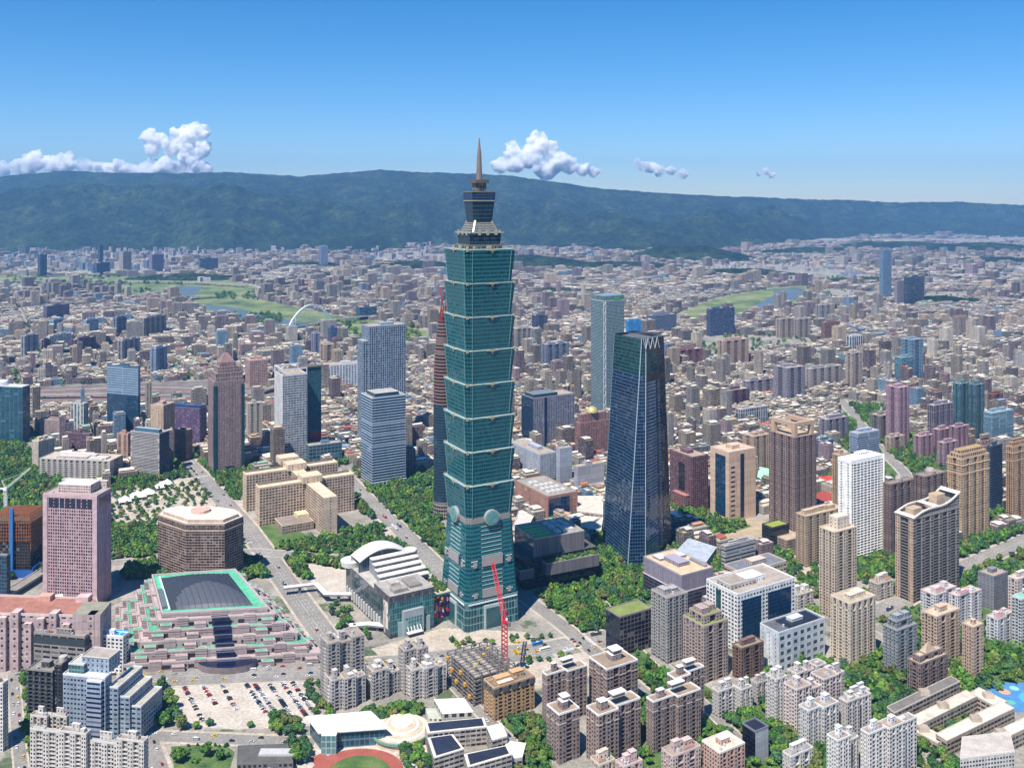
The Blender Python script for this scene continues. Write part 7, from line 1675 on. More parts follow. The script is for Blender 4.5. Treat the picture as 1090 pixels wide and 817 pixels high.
class BoxSet:
    """many upright boxes in one mesh, walls with window grids and flat tops"""
    def __init__(s): s.a = []
    def add(s, x, y, r, w, d, z0, z1, wall, top, glass, par, wm=0, tm=1, dx=0, dy=0):
        n = len(x); one = np.ones(n)
        s.a.append((x, y, r, w, d, z0 * one, z1 * one, wall * np.ones((n, 3)), top * np.ones((n, 3)), glass * np.ones((n, 3)), par * np.ones((n, 4)), np.full(n, wm), np.full(n, tm), dx * one, dy * one))
    def mesh(s, name, mats):
        x, y, r, w, d, z0, z1, wall, top, glass, par, wm, tm, dx, dy = [np.concatenate(q) for q in zip(*s.a)]
        n = len(x); c_, s_ = np.cos(r), np.sin(r)
        co = [(-1, -1), (1, -1), (1, 1), (-1, 1)]; V = np.zeros((n, 8, 3))
        for k, (a_, b_) in enumerate(co):
            lx, ly = dx + a_ * w / 2, dy + b_ * d / 2
            for q, z in ((k, z0), (k + 4, z1)): V[:, q, 0] = x + lx * c_ - ly * s_; V[:, q, 1] = y + lx * s_ + ly * c_; V[:, q, 2] = z
        fi = np.array([(0, 1, 5, 4), (1, 2, 6, 5), (2, 3, 7, 6), (3, 0, 4, 7), (4, 5, 6, 7)])
        Fc = (np.arange(n)[:, None, None] * 8 + fi[None]).reshape(-1, 4)
        uv = np.zeros((n, 5, 4, 2))
        bay = par[:, 0]
        for k in range(4):
            l = w if k % 2 == 0 else d; l = np.maximum(1, np.round(l / bay)) * bay
            uv[:, k, 1, 0] = l; uv[:, k, 2, 0] = l; uv[:, k, 0, 1] = z0; uv[:, k, 1, 1] = z0; uv[:, k, 2, 1] = z1; uv[:, k, 3, 1] = z1
        wc = np.ones((n, 5, 4)); wc[:, :4, :3] = wall[:, None]; wc[:, 4, :3] = top
        gc = np.ones((n, 5, 4)); gc[:, :, :3] = glass[:, None]; wp = np.repeat(par[:, None], 5, 1)
        mi = np.stack([wm, wm, wm, wm, tm], 1).ravel()
        return npmesh(name, V.reshape(-1, 3), Fc, mats, mi, False, {'wc': wc.reshape(-1, 4), 'gc': gc.reshape(-1, 4), 'wp': wp.reshape(-1, 4)}, uv.reshape(-1, 2))
par = np.stack([g.choice([2.4, 2.8, 3.2, 3.6, 4.5], n), np.full(n, 3.3), g.choice([.5, .6, .7, .9], n), g.choice([.45, .5, .55], n)], 1)
glass = np.array(WIN) * g.uniform(.7, 1.8, (n, 1)) * np.array([1, 1.05, 1.15])
bluish = g.random(n) > .965; wc_[bluish] = np.array(hx('7d9ab0')) * .8; glass[bluish] = (.02, .07, .12)
bluesh = g.random(n) > .997
# which ones are seen: nearest first, not hidden behind a landmark
topy = YH + F * (CH - h) / lot[:, 1]; pxc = CX + F * lot[:, 0] / lot[:, 1]
vis = (pxc > -4) & (pxc < 1094) & (topy < 812)
for (a0, a1, yt, yb, Yh) in shade: vis &= ~((pxc > a0) & (pxc < a1) & (topy > yt) & (lot[:, 1] > Yh))
order = np.where(vis & (lv_ == 0))[0]; order = order[np.argsort(lot[order, 1])]
single = order[:270]; mask = np.zeros(n, bool); mask[single] = True
# one object each for the nearest
ZONES = [(0, 140, 'at the far left'), (140, 345, 'beyond the avenue at left'), (345, 475, 'behind the banded blue office'), (475, 645, 'right of the tallest tower'), (645, 760, 'behind the dark blue tower'), (760, 900, 'round the brown grid tower'), (900, 1000, 'by the tree belt at right'), (1000, 1200, 'at the right edge')]
SHN = ['white', 'pale grey', 'cream', 'white', 'grey', 'brown', 'rust red', 'green', 'blue', 'pale', 'tan', 'grey', 'cream']
shi = g.choice(len(SHEDS), n, p=SHW)
def wallname(c):
    mx, mn = max(c), min(c); v = mx
    if mx - mn > .06 and c[2] >= c[0]: return 'blue-grey'
    if c[0] > c[2] * 1.5: return 'tan' if v > .3 else 'brown'
    if c[0] > c[1] * 1.2: return 'pinkish grey'
    return 'pale grey' if v > .45 else ('light grey' if v > .3 else 'dull grey')
for i in single:
    x, y, w, d = lot[i]; H = h[i]
    zone = next(z[2] for z in ZONES if z[0] <= max(0, min(1199, pxc[i])) < z[1]); dist = 'nearer' if py_[~bad][i] > 470 else 'farther'
    flo = 'low' if H < 15 else ('mid-height' if H < 22 else 'taller'); sn = SHN[shi[i]]; wn_ = wallname(wc_[i])
    t = thing('apartment_building', f'{flo} {wn_} block with {sn} shed, {dist} rooftops {zone}', 'apartment building', x, y, rot_[i], f'{dist} rooftops {zone}')
    a_, b_ = w / 2, d / 2; Pp = [(-a_, -b_), (a_, -b_), (a_, b_), (-a_, b_)]
    stl = St(tuple(wc_[i]), tuple(glass[i]), tuple(par[i])); m = MB(); m.prism(Pp, 0, H - .3, stl); part(t, 'wall', m)
    part(t, 'roof', roof_mb(Pp, H, flat(tuple(rc_[i])), flat(tuple(np.minimum(wc_[i] * 1.1, .9)), 'clean'), .9, .3))
    sw, sd = w * g.uniform(.45, .8), d * g.uniform(.4, .7); ox, oy = g.uniform(-1, 1) * (w - sw) * .4, g.uniform(-1, 1) * (d - sd) * .4
    m = MB(); sc3 = tuple(SHEDS[shi[i]]); hh = g.uniform(2.3, 3.2)
    x0, x1, y0, y1 = ox - sw / 2, ox + sw / 2, oy - sd / 2, oy + sd / 2
    m.box(x0, y0, H + .2, x1, y1, H + hh, St(tuple(wc_[i] * .85), WIN, (3, 3, .5, .4)), flat(sc3, 'clean'))
    sl_ = flat(sc3, 'clean'); e_ = .5; rz = H + hh + 1.2
    m.face([(x0 - e_, y0 - e_, H + hh), (x1 + e_, y0 - e_, H + hh), (x1 + e_, oy, rz), (x0 - e_, oy, rz)], [(0, 0)] * 4, sl_); m.face([(x0 - e_, oy, rz), (x1 + e_, oy, rz), (x1 + e_, y1 + e_, H + hh), (x0 - e_, y1 + e_, H + hh)], [(0, 0)] * 4, sl_)
    part(t, 'rooftop_shed', m)
    m = MB(); bw = min(4, w * .3); ex = a_ - bw - .6 if ox < 0 else -a_ + .6; m.box(ex, -1.6, H + .2, ex + bw, 2.2, H + 4.4, flat(tuple(wc_[i])), flat(tuple(rc_[i]))); part(t, 'stair_house', m)
# the rest, too many to count
rest = ~mask
B = BoxSet(); X, Y_, W_, D_ = lot[rest].T; hh = h[rest]; rr = rot_[rest]; m_ = int(rest.sum()); lvr = lv_[rest]
B.add(X, Y_, rr, W_, D_, -.5, hh, wc_[rest], rc_[rest], glass[rest], par[rest], 0, 1)
# parapet-like rim is left to the nearer ones: a second thin box for roof sheds, with stair houses and tanks
sw = W_ * g.uniform(.4, .85, m_); sd = D_ * g.uniform(.35, .75, m_); dx = g.uniform(-1, 1, m_) * (W_ - sw) * .45; dy = g.uniform(-1, 1, m_) * (D_ - sd) * .45
k = g.random(m_) < .82
B.add(X[k], Y_[k], rr[k], sw[k], sd[k], (hh + .02)[k], (hh + g.uniform(2.0, 3.4, m_))[k], (wc_[rest] * .85)[k], SHEDS[shi[rest]][k] * g.uniform(.65, 1.25, (k.sum(), 1)) * np.array([1.03, 1, .90]), glass[rest][k], par[rest][k], 0, 2, dx[k], dy[k])
k2 = (lvr < 2)
bx = np.where(dx > 0, -1, 1) * W_ * .3
B.add(X[k2], Y_[k2], rr[k2], np.minimum(5, W_ * .3)[k2], np.minimum(5, D_ * .3)[k2], (hh + .03)[k2], (hh + g.uniform(3.2, 5.5, m_))[k2], wc_[rest][k2], rc_[rest][k2], glass[rest][k2], par[rest][k2] * np.array([1, 1, .4, .6]), 0, 1, bx[k2], (g.uniform(-.3, .3, m_) * D_)[k2])
k3 = (lvr < 2) & (g.random(m_) < .6)
B.add(X[k3], Y_[k3], rr[k3], np.full(k3.sum(), 1.8), np.full(k3.sum(), 1.8), (hh + .04)[k3], (hh + 2.6)[k3], np.array(hx('c9ccce')), np.array(hx('c9ccce')), np.array(WIN), np.array((3, 3, 0, 0)), 2, 2, -bx[k3] * .9, (g.uniform(-.35, .35, m_) * D_)[k3])
o = bpy.data.objects.new('distant_rooftops', B.mesh('distant_rooftops', ['facade', 'flat', 'clean'])); C.objects.link(o)
tag(o, 'dense carpet of countless low-rise rooftops stretching to the hills', 'rooftops', None, 'stuff')
# a few towns on the hillsides and at their feet
B = BoxSet(); q = g
def town(cx, cy, sx, sy, cnt, hmin, hmax, cols):
    xs, ys = q.normal(cx, sx, cnt), q.normal(cy, sy, cnt); Yt = np.minimum(CH * F / (np.maximum(ys, 240) - YH), np.minimum(CH * F / (interp(xs, FOOT_L) - YH), 11800) - 60)
    Xt = (xs - CX) / F * Yt
    # stand on the slope
    fx = np.clip(np.searchsorted(pxs, xs), 0, nx_ - 1); yfoot = np.minimum(CH * F / (interp(xs, FOOT_L) - YH), 11800)
    zt = np.zeros(cnt); k = Yt < yfoot + 1200
    c_ = np.array([hx(v) for v in cols])[q.integers(0, len(cols), cnt)]
    w_ = q.uniform(18, 50, cnt); B.add(Xt[k], Yt[k], q.uniform(0, 1.5, cnt)[k], w_[k], q.uniform(14, 24, cnt)[k], (zt - 20)[k], (zt + q.uniform(hmin, hmax, cnt))[k], c_[k], c_[k] * 1.1, np.array(WIN), np.array((3.2, 3.3, .6, .5)), 0, 1)
town(620, 262, 40, 2.0, 90, 10, 24, ['a9888a', 'b8a09a', 'c4b4aa', '9a7d80']); town(680, 262, 40, 1.5, 80, 10, 24, ['b8a09a', 'c4b4aa', '9a7d80']); town(890, 266, 55, 3, 160, 12, 32, ['a9888a', 'b8a09a', 'c9bdb4', '94808a']); town(445, 261, 6, 1.5, 24, 25, 60, ['c9bdb4', 'b8a09a'])
town(1030, 255, 35, 5, 160, 8, 22, ['b8a8a4', 'c9bdb4', 'a9949a']); town(230, 272, 120, 3, 200, 20, 60, ['a9a3a8', 'b8a8a4', '8f8a98', 'c9c3bd']); town(60, 282, 60, 4, 160, 25, 60, ['8f98a8', 'a9a9b0', '6f7f98', 'c4bdb8']); town(300, 285, 70, 6, 200, 12, 30, ['c9c3bd', 'b8b0ac', 'a9a3a8']); town(520, 285, 80, 6, 240, 12, 34, ['c9c3bd', 'b8a8a4', 'a9a3a8'])
town(770, 282, 60, 6, 200, 12, 34, ['c9c3bd', 'b8a8a4', 'a9a3a8']); town(1000, 285, 70, 10, 300, 10, 26, ['c9c3bd', 'b8a8a4', 'a9a3a8', '8f98a8'])
o = bpy.data.objects.new('hillfoot_housing', B.mesh('hillfoot_housing', ['facade', 'flat', 'clean'])); C.objects.link(o)
tag(o, 'hazy housing estates scattered along the foot of the hills', 'housing', None, 'stuff')
# ---------------------------------------------------------------- trees
def crown_arrays(seed, lobes, clumps, csize):
    """leaf clumps over a heap of lobes, crown radius 1, crown from z .35 to 1.9"""
    q = np.random.default_rng(seed); V = []; Fa = []
    L_ = [(0, 0, 1.05, .62)]
    for k in range(lobes):
        a_ = 6.283 * k / lobes + q.uniform(-.3, .3); r = q.uniform(.38, .62); L_.append((r * math.cos(a_), r * math.sin(a_), q.uniform(.65, 1.35), q.uniform(.34, .5)))
    L_.append((q.uniform(-.2, .2), q.uniform(-.2, .2), 1.55, .36))
    rad = np.array([l[3] for l in L_]); pr = rad ** 2 / (rad ** 2).sum()
    for k in range(clumps):
        l = L_[q.choice(len(L_), p=pr)]
        d = q.normal(size=3); d /= np.linalg.norm(d)
        if d[2] < -.35: d[2] = abs(d[2])
        c = np.array(l[:3]) + d * l[3] * q.uniform(.72, 1.08)
        nrm = d + q.normal(size=3) * .45; nrm /= np.linalg.norm(nrm)
        t1 = np.cross(nrm, q.normal(size=3)); t1 /= np.linalg.norm(t1); t2 = np.cross(nrm, t1); s_ = csize * q.uniform(.7, 1.35)
        i = len(V)
        V += [c + t1 * s_, c + t2 * s_ * .8 + nrm * s_ * .15, c - t1 * s_ * .95, c - t2 * s_ * .85 - nrm * s_ * .1]; Fa.append((i, i + 1, i + 2, i + 3))
    # dense heart of each lobe, as low ragged shells
    for l in L_:
        for a0 in range(5):
            for b0 in range(3):
                th = [(a0 + e) * 6.283 / 5 + b0 * .4 for e in (0, 1, 1, 0)]; ph = [-.9 + (b0 + e) * .75 for e in (0, 0, 1, 1)]; i = len(V)
                for t_, p_ in zip(th, ph): V.append(np.array([l[0] + .8 * l[3] * math.cos(t_) * math.cos(p_), l[1] + .8 * l[3] * math.sin(t_) * math.cos(p_), l[2] + .8 * l[3] * math.sin(p_)]))
                Fa.append((i, i + 1, i + 2, i + 3))
    return np.array(V), np.array(Fa)
CR = [crown_arrays(100 + k, 6, 330, .15) for k in range(6)]
CRL = [crown_arrays(200 + k, 4, 120, .24) for k in range(5)]
CM = [npmesh('crown', v, f, ['leaf_obj']) for v, f in CR]
tm_ = MB(); tm_.cyl(0, 0, .09, -.02, .7, flat((.1, .08, .06)), n=7, r1=.05)
for a_ in (0.4, 2.3, 4.4): tm_.bar((0, 0, .5), (.42 * math.cos(a_), .42 * math.sin(a_), .95), .025, flat((.1, .08, .06)))
TM = tm_.mesh('trunk'); TM.materials.clear(); TM.materials.append(M['bark'])
GREENS = [(.072, .17, .030), (.052, .135, .030), (.088, .19, .032), (.042, .115, .036), (.12, .20, .034), (.045, .11, .05), (.12, .15, .045)]
TZ = [   # zone label, polygon, spacing m, crown radius range
 ('broadleaf tree in the wooded park below the stacked retail boxes', [(576, 646), (596, 612), (640, 606), (692, 600), (690, 640), (655, 660), (642, 688), (606, 672)], 8.5, (4.0, 6.2), 0),
 ('street tree in the thick belt beside the avenue left of the tallest tower', [(392, 523), (412, 517), (444, 531), (472, 562), (476, 594), (442, 572), (412, 548)], 8, (3.8, 6), 0),
 ('broadleaf tree in front of the sandy civic centre', [(264, 562), (300, 560), (346, 582), (350, 591), (300, 592), (278, 581)], 8.5, (4, 6), 0),
 ('tree on the lawn right of the sandy civic centre', [(354, 572), (400, 567), (438, 582), (440, 592), (400, 593), (354, 591)], 9, (3.5, 5.5), 0),
 ('broadleaf tree left of the brown faceted hotel', [(120, 562), (166, 558), (168, 600), (140, 604), (120, 596)], 8, (4, 6), 0),
 ('tree on the plaza with white tents behind the brown hotel', [(118, 522), (215, 512), (228, 530), (200, 548), (170, 556), (120, 552)], 14, (3, 5), .3),
 ('tree in front of the mauve granite tower', [(222, 506), (262, 500), (264, 536), (250, 546), (232, 530)], 8, (4, 6), 0),
 ('tree in the leafy avenue belt at far left', [(-10, 470), (38, 468), (72, 515), (62, 600), (30, 590), (-10, 560)], 9.5, (4, 6.5), .1),
 ('tree in the strip before the cream apartment row', [(112, 512), (165, 508), (168, 520), (112, 524)], 9, (4, 5.5), 0),
 ('tree in the row between the pink hall and the mall', [(286, 600), (306, 598), (336, 650), (350, 690), (338, 690), (306, 640)], 11, (3.6, 5.4), .25),
 ('tree on the mall garden strip', [(345, 640), (365, 640), (388, 668), (398, 690), (380, 694), (352, 664)], 11, (3.4, 5), .3),
 ('large tree on the left side of the car park', [(150, 734), (176, 732), (196, 770), (192, 782), (166, 776)], 9, (4.6, 6.6), 0),
 ('tree along the bottom edge of the car park', [(196, 772), (330, 768), (336, 780), (196, 782)], 15, (3.4, 5), .3),
 ('large round tree between the car park and the running track', [(280, 770), (312, 766), (330, 785), (326, 817), (300, 812), (296, 790)], 9, (5.5, 7.5), .1),
 ('tree in the strip between the car park and the white slabs', [(322, 728), (340, 724), (362, 770), (350, 776), (334, 760)], 9, (3.8, 5.2), .1),
 ('tree by the lawns at the bottom edge', [(182, 798), (252, 796), (254, 830), (186, 830)], 16, (4, 6.5), .45),
 ('tree behind the school gym', [(384, 762), (450, 752), (452, 764), (410, 770), (390, 770)], 8, (4, 6), 0),
 ('tree beside the school classroom wings', [(428, 800), (460, 790), (476, 830), (430, 830)], 8.5, (3.8, 5.5), .05),
 ('tree left of the brown brick towers', [(534, 766), (580, 772), (588, 830), (540, 830), (560, 800)], 9, (4.4, 6.6), .05),
 ('tree between the brown brick towers and the mauve tan tower', [(640, 714), (700, 710), (730, 730), (712, 748), (690, 770), (660, 800), (640, 770)], 8, (4, 6), .05),
 ('tree at the foot of the white estate', [(752, 765), (800, 755), (835, 778), (900, 790), (880, 830), (820, 830), (818, 780), (770, 790)], 8, (4, 6.4), .03),
 ('tree in the green belt behind the white estate', [(800, 728), (850, 700), (905, 712), (960, 730), (972, 745), (945, 775), (930, 745), (880, 725), (840, 716)], 8, (4, 6.4), .03),
 ('tree in the belt right of the brown pyramid-topped block', [(1004, 720), (1050, 690), (1096, 690), (1096, 728), (1050, 738), (1010, 742)], 9, (4, 6.5), .1),
 ('tree among the rose roofed blocks at right', [(950, 660), (1000, 655), (1080, 668), (1096, 690), (1040, 700), (950, 700)], 12, (3.6, 5.6), .3),
 ('tree on the green verge of the right boulevard', [(1020, 616), (1096, 580), (1096, 640), (1040, 650), (1000, 650), (980, 640)], 10, (3.8, 6), .2),
 ('tree above the right boulevard near the tan stone tower', [(1024, 586), (1096, 556), (1096, 572), (1040, 592)], 9, (3.8, 5.6), .1),
 ('tree in the wooded strip leading to the pink stepped residences', [(900, 430), (925, 432), (960, 482), (1010, 512), (1006, 528), (960, 505), (930, 480)], 11, (4.4, 6.6), .05),
 ('tree in the garden between the dark blue tower and the stone atrium block', [(722, 545), (756, 540), (800, 560), (760, 572), (722, 562)], 9, (3.8, 5.6), .15),
 ('tree in the garden left of the tall cream tower', [(806, 592), (870, 604), (872, 660), (850, 650), (820, 610)], 11, (3.8, 5.6), .3),
 ('tree round the white tower and the wavy roof tower', [(884, 604), (960, 606), (972, 640), (960, 668), (920, 660), (890, 640)], 12, (3.6, 5.4), .3),
 ('tree planted along the leafy lane at bottom left', [(8, 706), (30, 706), (36, 830), (24, 830), (16, 760)], 9, (3.6, 5), .1),
 ('tree on the plaza at the foot of the tallest tower', [(480, 680), (600, 676), (606, 700), (560, 708), (480, 700)], 9, (2.6, 4.2), .3),
 ('tree in the school planted courts at lower right', [(992, 782), (1040, 760), (1056, 770), (1010, 796)], 8, (3, 4.4), .1),
 ('tree beside the concrete school at the bottom edge', [(938, 790), (980, 796), (1020, 812), (1016, 840), (960, 840)], 9, (4.4, 6.4), .1),
 ('tree by the avenue behind the white tower', [(870, 512), (890, 508), (890, 545), (872, 545)], 11, (3.4, 5), .2),
 ('tree by the retail boxes along the park road', [(560, 622), (580, 620), (582, 640), (562, 640)], 10, (3, 4.2), .2),
]
TZ += [('tree on the green between the brown towers and the salmon block', [(636, 780), (700, 800), (745, 800), (752, 780), (700, 812), (760, 830), (630, 840)], 9, (4, 6), .15),
 ('tree scattered round the white estate slabs', [(740, 740), (800, 726), (940, 745), (935, 800), (870, 840), (740, 840)], 10, (3.6, 5.6), .3),
 ('tree on the green between the tan slim tower and the rose roofed blocks', [(900, 700), (960, 690), (1020, 700), (1096, 690), (1096, 715), (960, 728)], 9, (4, 6), .15)]
TREE = []
solid = [f for f in foot]; roads_ = [ribbon(ln, w_ + 1) for ln, w_ in ROADS.values()]
q = random.Random(21)
for zi, (lb, poly, sp, rr_, skip) in enumerate(TZ):
    P = np.array([G(*p_) for p_ in poly]); x0, y0 = P.min(0); x1, y1 = P.max(0)
    xs, ys = [], []
    y = y0; row = 0
    while y < y1:
        x = x0 + (row % 2) * sp / 2
        while x < x1:
            if q.random() >= skip: xs.append(x + q.uniform(-.35, .35) * sp); ys.append(y + q.uniform(-.35, .35) * sp)
            x += sp
        y += sp * .87; row += 1
    xs, ys = np.array(xs), np.array(ys)
    if not len(xs): continue
    k = in_polys(xs, ys, [P]) & ~in_polys(xs, ys, solid) & ~in_polys(xs, ys, roads_)
    for x, y in zip(xs[k], ys[k]): TREE.append((y, x, q.uniform(*rr_), zi))
# trees on planted ledges
LEDGE = []
for fr_, a0, b0, a1, b1, z in ledges:
    pts = [(a0 + (a1 - a0) * q.random(), b0 + (b1 - b0) * q.random()) for k in range(int((a1 - a0) * (b1 - b0) / 9))]
    for x, y in to_world(*fr_, pts): LEDGE.append((x, y, z, q.uniform(1.4, 2.2)))
def seen(x, y, hgt):
    px, pt = PX(x, y, hgt)
    if not (-3 < px < 1093 and pt < 815): return False
    return not any(a0 < px < a1 and yt < pt < yb - 3 and y > Yh for a0, a1, yt, yb, Yh in shade)
TREE.sort()
ones = [t_ for t_ in TREE if seen(t_[1], t_[0], t_[2] * 1.6)][:255]; oneset = set((t_[0], t_[1]) for t_ in ones)
SZ = ['small', 'medium', 'large']
for y, x, r, zi in ones:
    sz = SZ[min(2, int((r - TZ[zi][3][0]) / (TZ[zi][3][1] - TZ[zi][3][0] + 1e-6) * 3))]
    ci = q.randrange(len(GREENS)); tone = ['fresh green', 'deep green', 'bright green', 'dark green', 'yellowish green', 'bluish green', 'olive green'][ci]
    t = thing('tree', f'{sz} {tone} {TZ[zi][0]}', 'tree', x, y, q.uniform(0, 6.28), 'trees: ' + TZ[zi][0])
    o = bpy.data.objects.new('crown', CM[q.randrange(6)]); o.parent = t; o.scale = (r, r * q.uniform(.85, 1.15), r * q.uniform(.8, 1.1)); C.objects.link(o)
    g_ = GREENS[ci]; k_ = q.uniform(.75, 1.4); o.color = (g_[0] * k_, g_[1] * k_, g_[2] * k_, 1)
    o2 = bpy.data.objects.new('trunk', TM); o2.parent = t; o2.scale = (r, r, r); C.objects.link(o2)
def grove(name, label, items, protos):
    V, Fa, WC = [], [], []; nv = 0
    for (x, y, z, r) in items:
        v, f = protos[q.randrange(len(protos))]; a_ = q.uniform(0, 6.28); c_, s_ = math.cos(a_), math.sin(a_); rz = r * q.uniform(.8, 1.1)
        V.append(np.stack([x + r * (v[:, 0] * c_ - v[:, 1] * s_), y + r * (v[:, 0] * s_ + v[:, 1] * c_), z + rz * (v[:, 2] - .12)], 1)); Fa.append(f + nv); nv += len(v)
        g_ = np.array(GREENS[q.randrange(len(GREENS))]) * q.uniform(.7, 1.35); WC.append(np.tile(np.append(g_, 1), (len(f), 1)))
    o = bpy.data.objects.new(name, npmesh(name, np.concatenate(V), np.concatenate(Fa), ['leaf'], None, False, {'wc': np.concatenate(WC)})); C.objects.link(o)
    return tag(o, label, 'trees', None, 'stuff')
grove('planting', 'shrubs massed on the planted ledges and roof gardens', LEDGE, CRL)
rest_t = [(x, y, 0, r) for y, x, r, zi in TREE if (y, x) not in oneset]
sh_ = []
for poly in ([(182, 794), (236, 790), (250, 800), (245, 817), (186, 822)], [(575, 642), (600, 612), (690, 600), (700, 640), (655, 664), (642, 692), (604, 668)], [(265, 560), (300, 556), (350, 580), (352, 592), (300, 592), (276, 580)], [(352, 570), (400, 566), (440, 584), (440, 594), (354, 590)], [(930, 655), (1100, 580), (1100, 640), (960, 690)], [(900, 690), (1095, 668), (1095, 728), (1000, 735), (930, 742)], [(795, 740), (860, 700), (930, 715), (940, 750), (850, 817), (700, 830), (640, 780), (640, 690), (690, 690), (760, 735)], [(535, 752), (580, 760), (590, 830), (530, 830)], [(840, 585), (880, 600), (880, 640), (842, 625)], [(118, 520), (222, 510), (250, 545), (168, 560)]):
    P = np.array([G(*p_) for p_ in poly]); x0, y0 = P.min(0); x1, y1 = P.max(0); n_ = int((x1 - x0) * (y1 - y0) / 55)
    xs, ys = nrg.uniform(x0, x1, n_), nrg.uniform(y0, y1, n_); k = in_polys(xs, ys, [P]) & ~in_polys(xs, ys, solid) & ~in_polys(xs, ys, roads_) & (fbm(xs / 22, ys / 22, 9, 2) > .36)
    sh_ += [(x, y, -.2, q.uniform(.9, 2.4)) for x, y in zip(xs[k], ys[k])]
grove('shrubs', 'low shrubs and hedges massed on the lawns between the towers', sh_, CRL)
grove('grove', 'mass of street and park trees farther back in the city', rest_t, CRL)
# trees and scrub scattered through the rooftops and along the river
sc_ = []
gx = np.random.default_rng(77)
N_ = 34000; yy = 1100 / np.sqrt(gx.uniform((1100 / 5600) ** 2, 1, N_)) ; xx = gx.uniform(-.58, .58, N_) * yy
gn = fbm(xx / 160, yy / 160, 55, 3); k = (gn > .37) & ~in_polys(xx, yy, foot + [p_ for p_ in polys_block])
cell = {}
for x, y in zip(xx[k], yy[k]): sc_.append((x, y, 0, gx.uniform(4, 7.5)))
# keep them out of buildings: a 4 m raster of the lots
ras = np.zeros((1800, 1200), bool); l_ = lot[lot[:, 1] < 5700]
for u_ in np.linspace(-.54, .54, 11):
    for v_ in np.linspace(-.54, .54, 9):
        X_ = l_[:, 0] + (u_ * l_[:, 2]) * ca - (v_ * l_[:, 3]) * sa; Yv = l_[:, 1] + (u_ * l_[:, 2]) * sa + (v_ * l_[:, 3]) * ca
        ras[np.clip(((X_ + 3600) / 4).astype(int), 0, 1799), np.clip(((Yv - 900) / 4).astype(int), 0, 1199)] = True
sc_ = [s_ for s_ in sc_ if not ras[min(1799, max(0, int((s_[0] + 3600) / 4))), min(1199, max(0, int((s_[1] - 900) / 4)))]]
riv = [(G(q.uniform(215, 330), q.uniform(330, 350))) for k in range(0)]
for k in range(620):
    px, py = q.choice([(q.uniform(225, 300), q.uniform(336, 347)), (q.uniform(0, 200), q.uniform(300, 304)), (q.uniform(0, 280), q.uniform(294, 300)), (q.uniform(0, 160), q.uniform(308, 314)), (q.uniform(340, 450), q.uniform(344, 364)), (q.uniform(230, 330), q.uniform(313, 319)), (q.uniform(700, 900), q.uniform(296, 303)), (q.uniform(560, 700), q.uniform(288, 296))])
    x, y = G(px, py); sc_.append((x, y, 0, q.uniform(6, 13)))
grove('far_trees', 'scattered trees between the distant rooftops and by the river', sc_, CRL[:3])

# ---------------------------------------------------------------- vehicles
def car_mesh(name, L, W, H, bus=False):
    mb = MB(); pa = flat((.8, .8, .8), 'paint'); gl = flat((.015, .02, .025), 'gloss'); ty = flat((.02, .02, .02))
    a_, w = L / 2, W / 2
    if bus:
        mb.box(-a_, -w, .4, a_, w, H, pa); 
        for s_ in (-1, 1): mb.box(-a_ * .94, min(s_ * w, s_ * (w + .03)), H * .5, a_ * .94, max(s_ * w, s_ * (w + .03)), H * .82, gl)
        mb.box(a_, -w * .9, H * .45, a_ + .03, w * .9, H * .9, gl); mb.box(-1.5, -.7, H, 1.5, .7, H + .25, flat((.6, .6, .6), 'clean'))
    else:
        lo_ = [(-a_, -w), (a_, -w), (a_, w), (-a_, w)]
        mb.loft(lo_, .3, [(-a_ * .98, -w), (a_ * .97, -w), (a_ * .97, w), (-a_ * .98, w)], H * .58, pa, pa)
        c0 = [(-a_ * .72, -w * .93), (a_ * .42, -w * .93), (a_ * .42, w * .93), (-a_ * .72, w * .93)]; c1 = [(-a_ * .5, -w * .78), (a_ * .12, -w * .78), (a_ * .12, w * .78), (-a_ * .5, w * .78)]
        mb.loft(c0, H * .585, c1, H * .97, gl); mb.loft(c1, H * .97, c1, H, pa, pa)
    for sx_ in (-.62, .62):
        for sy_ in (-1, 1): mb.disc((sx_ * a_, sy_ * (w - .18), .33), (0, sy_), .33, .2, ty, 10)
    return mb.mesh(name)
CARM = [car_mesh('car', 4.5, 1.8, 1.45), car_mesh('car', 4.3, 1.8, 1.6)]; VAN = car_mesh('van', 5.2, 1.95, 2.2, True); BUSM = car_mesh('bus', 11.5, 2.5, 3.1, True)
PAINTS = [('white', (.75, .75, .74)), ('white', (.7, .7, .7)), ('silver', (.42, .43, .45)), ('black', (.015, .015, .018)), ('dark grey', (.07, .075, .08)), ('navy', (.02, .03, .09)), ('red', (.4, .03, .03)), ('white', (.8, .8, .8)), ('black', (.02, .02, .02)), ('silver', (.5, .5, .5))]
nveh = [0]; VEH = []
def vehicle(x, y, ang_, where, kind='car', col=None, z=.2):
    VEH.append((y, x, ang_, where, kind, col or q.choice(PAINTS), z))
def make_vehicle(y, x, ang_, where, kind, col, z):
    cn, cc_ = col
    me = {'car': CARM[q.randrange(2)], 'van': VAN, 'bus': BUSM}[kind]
    o = bpy.data.objects.new({'car': 'parked_car' if 'parked' in where else 'car', 'van': 'van', 'bus': 'bus'}[kind], me); C.objects.link(o)
    o.location = (x, y, z); o.rotation_euler = (0, 0, ang_); o.color = (*cc_, 1)
    tag(o, f'{cn} {kind} {where}', kind, f'{kind}s {where}'); nveh[0] += 1
YEL = ('yellow', (.75, .48, .02))
occ = []
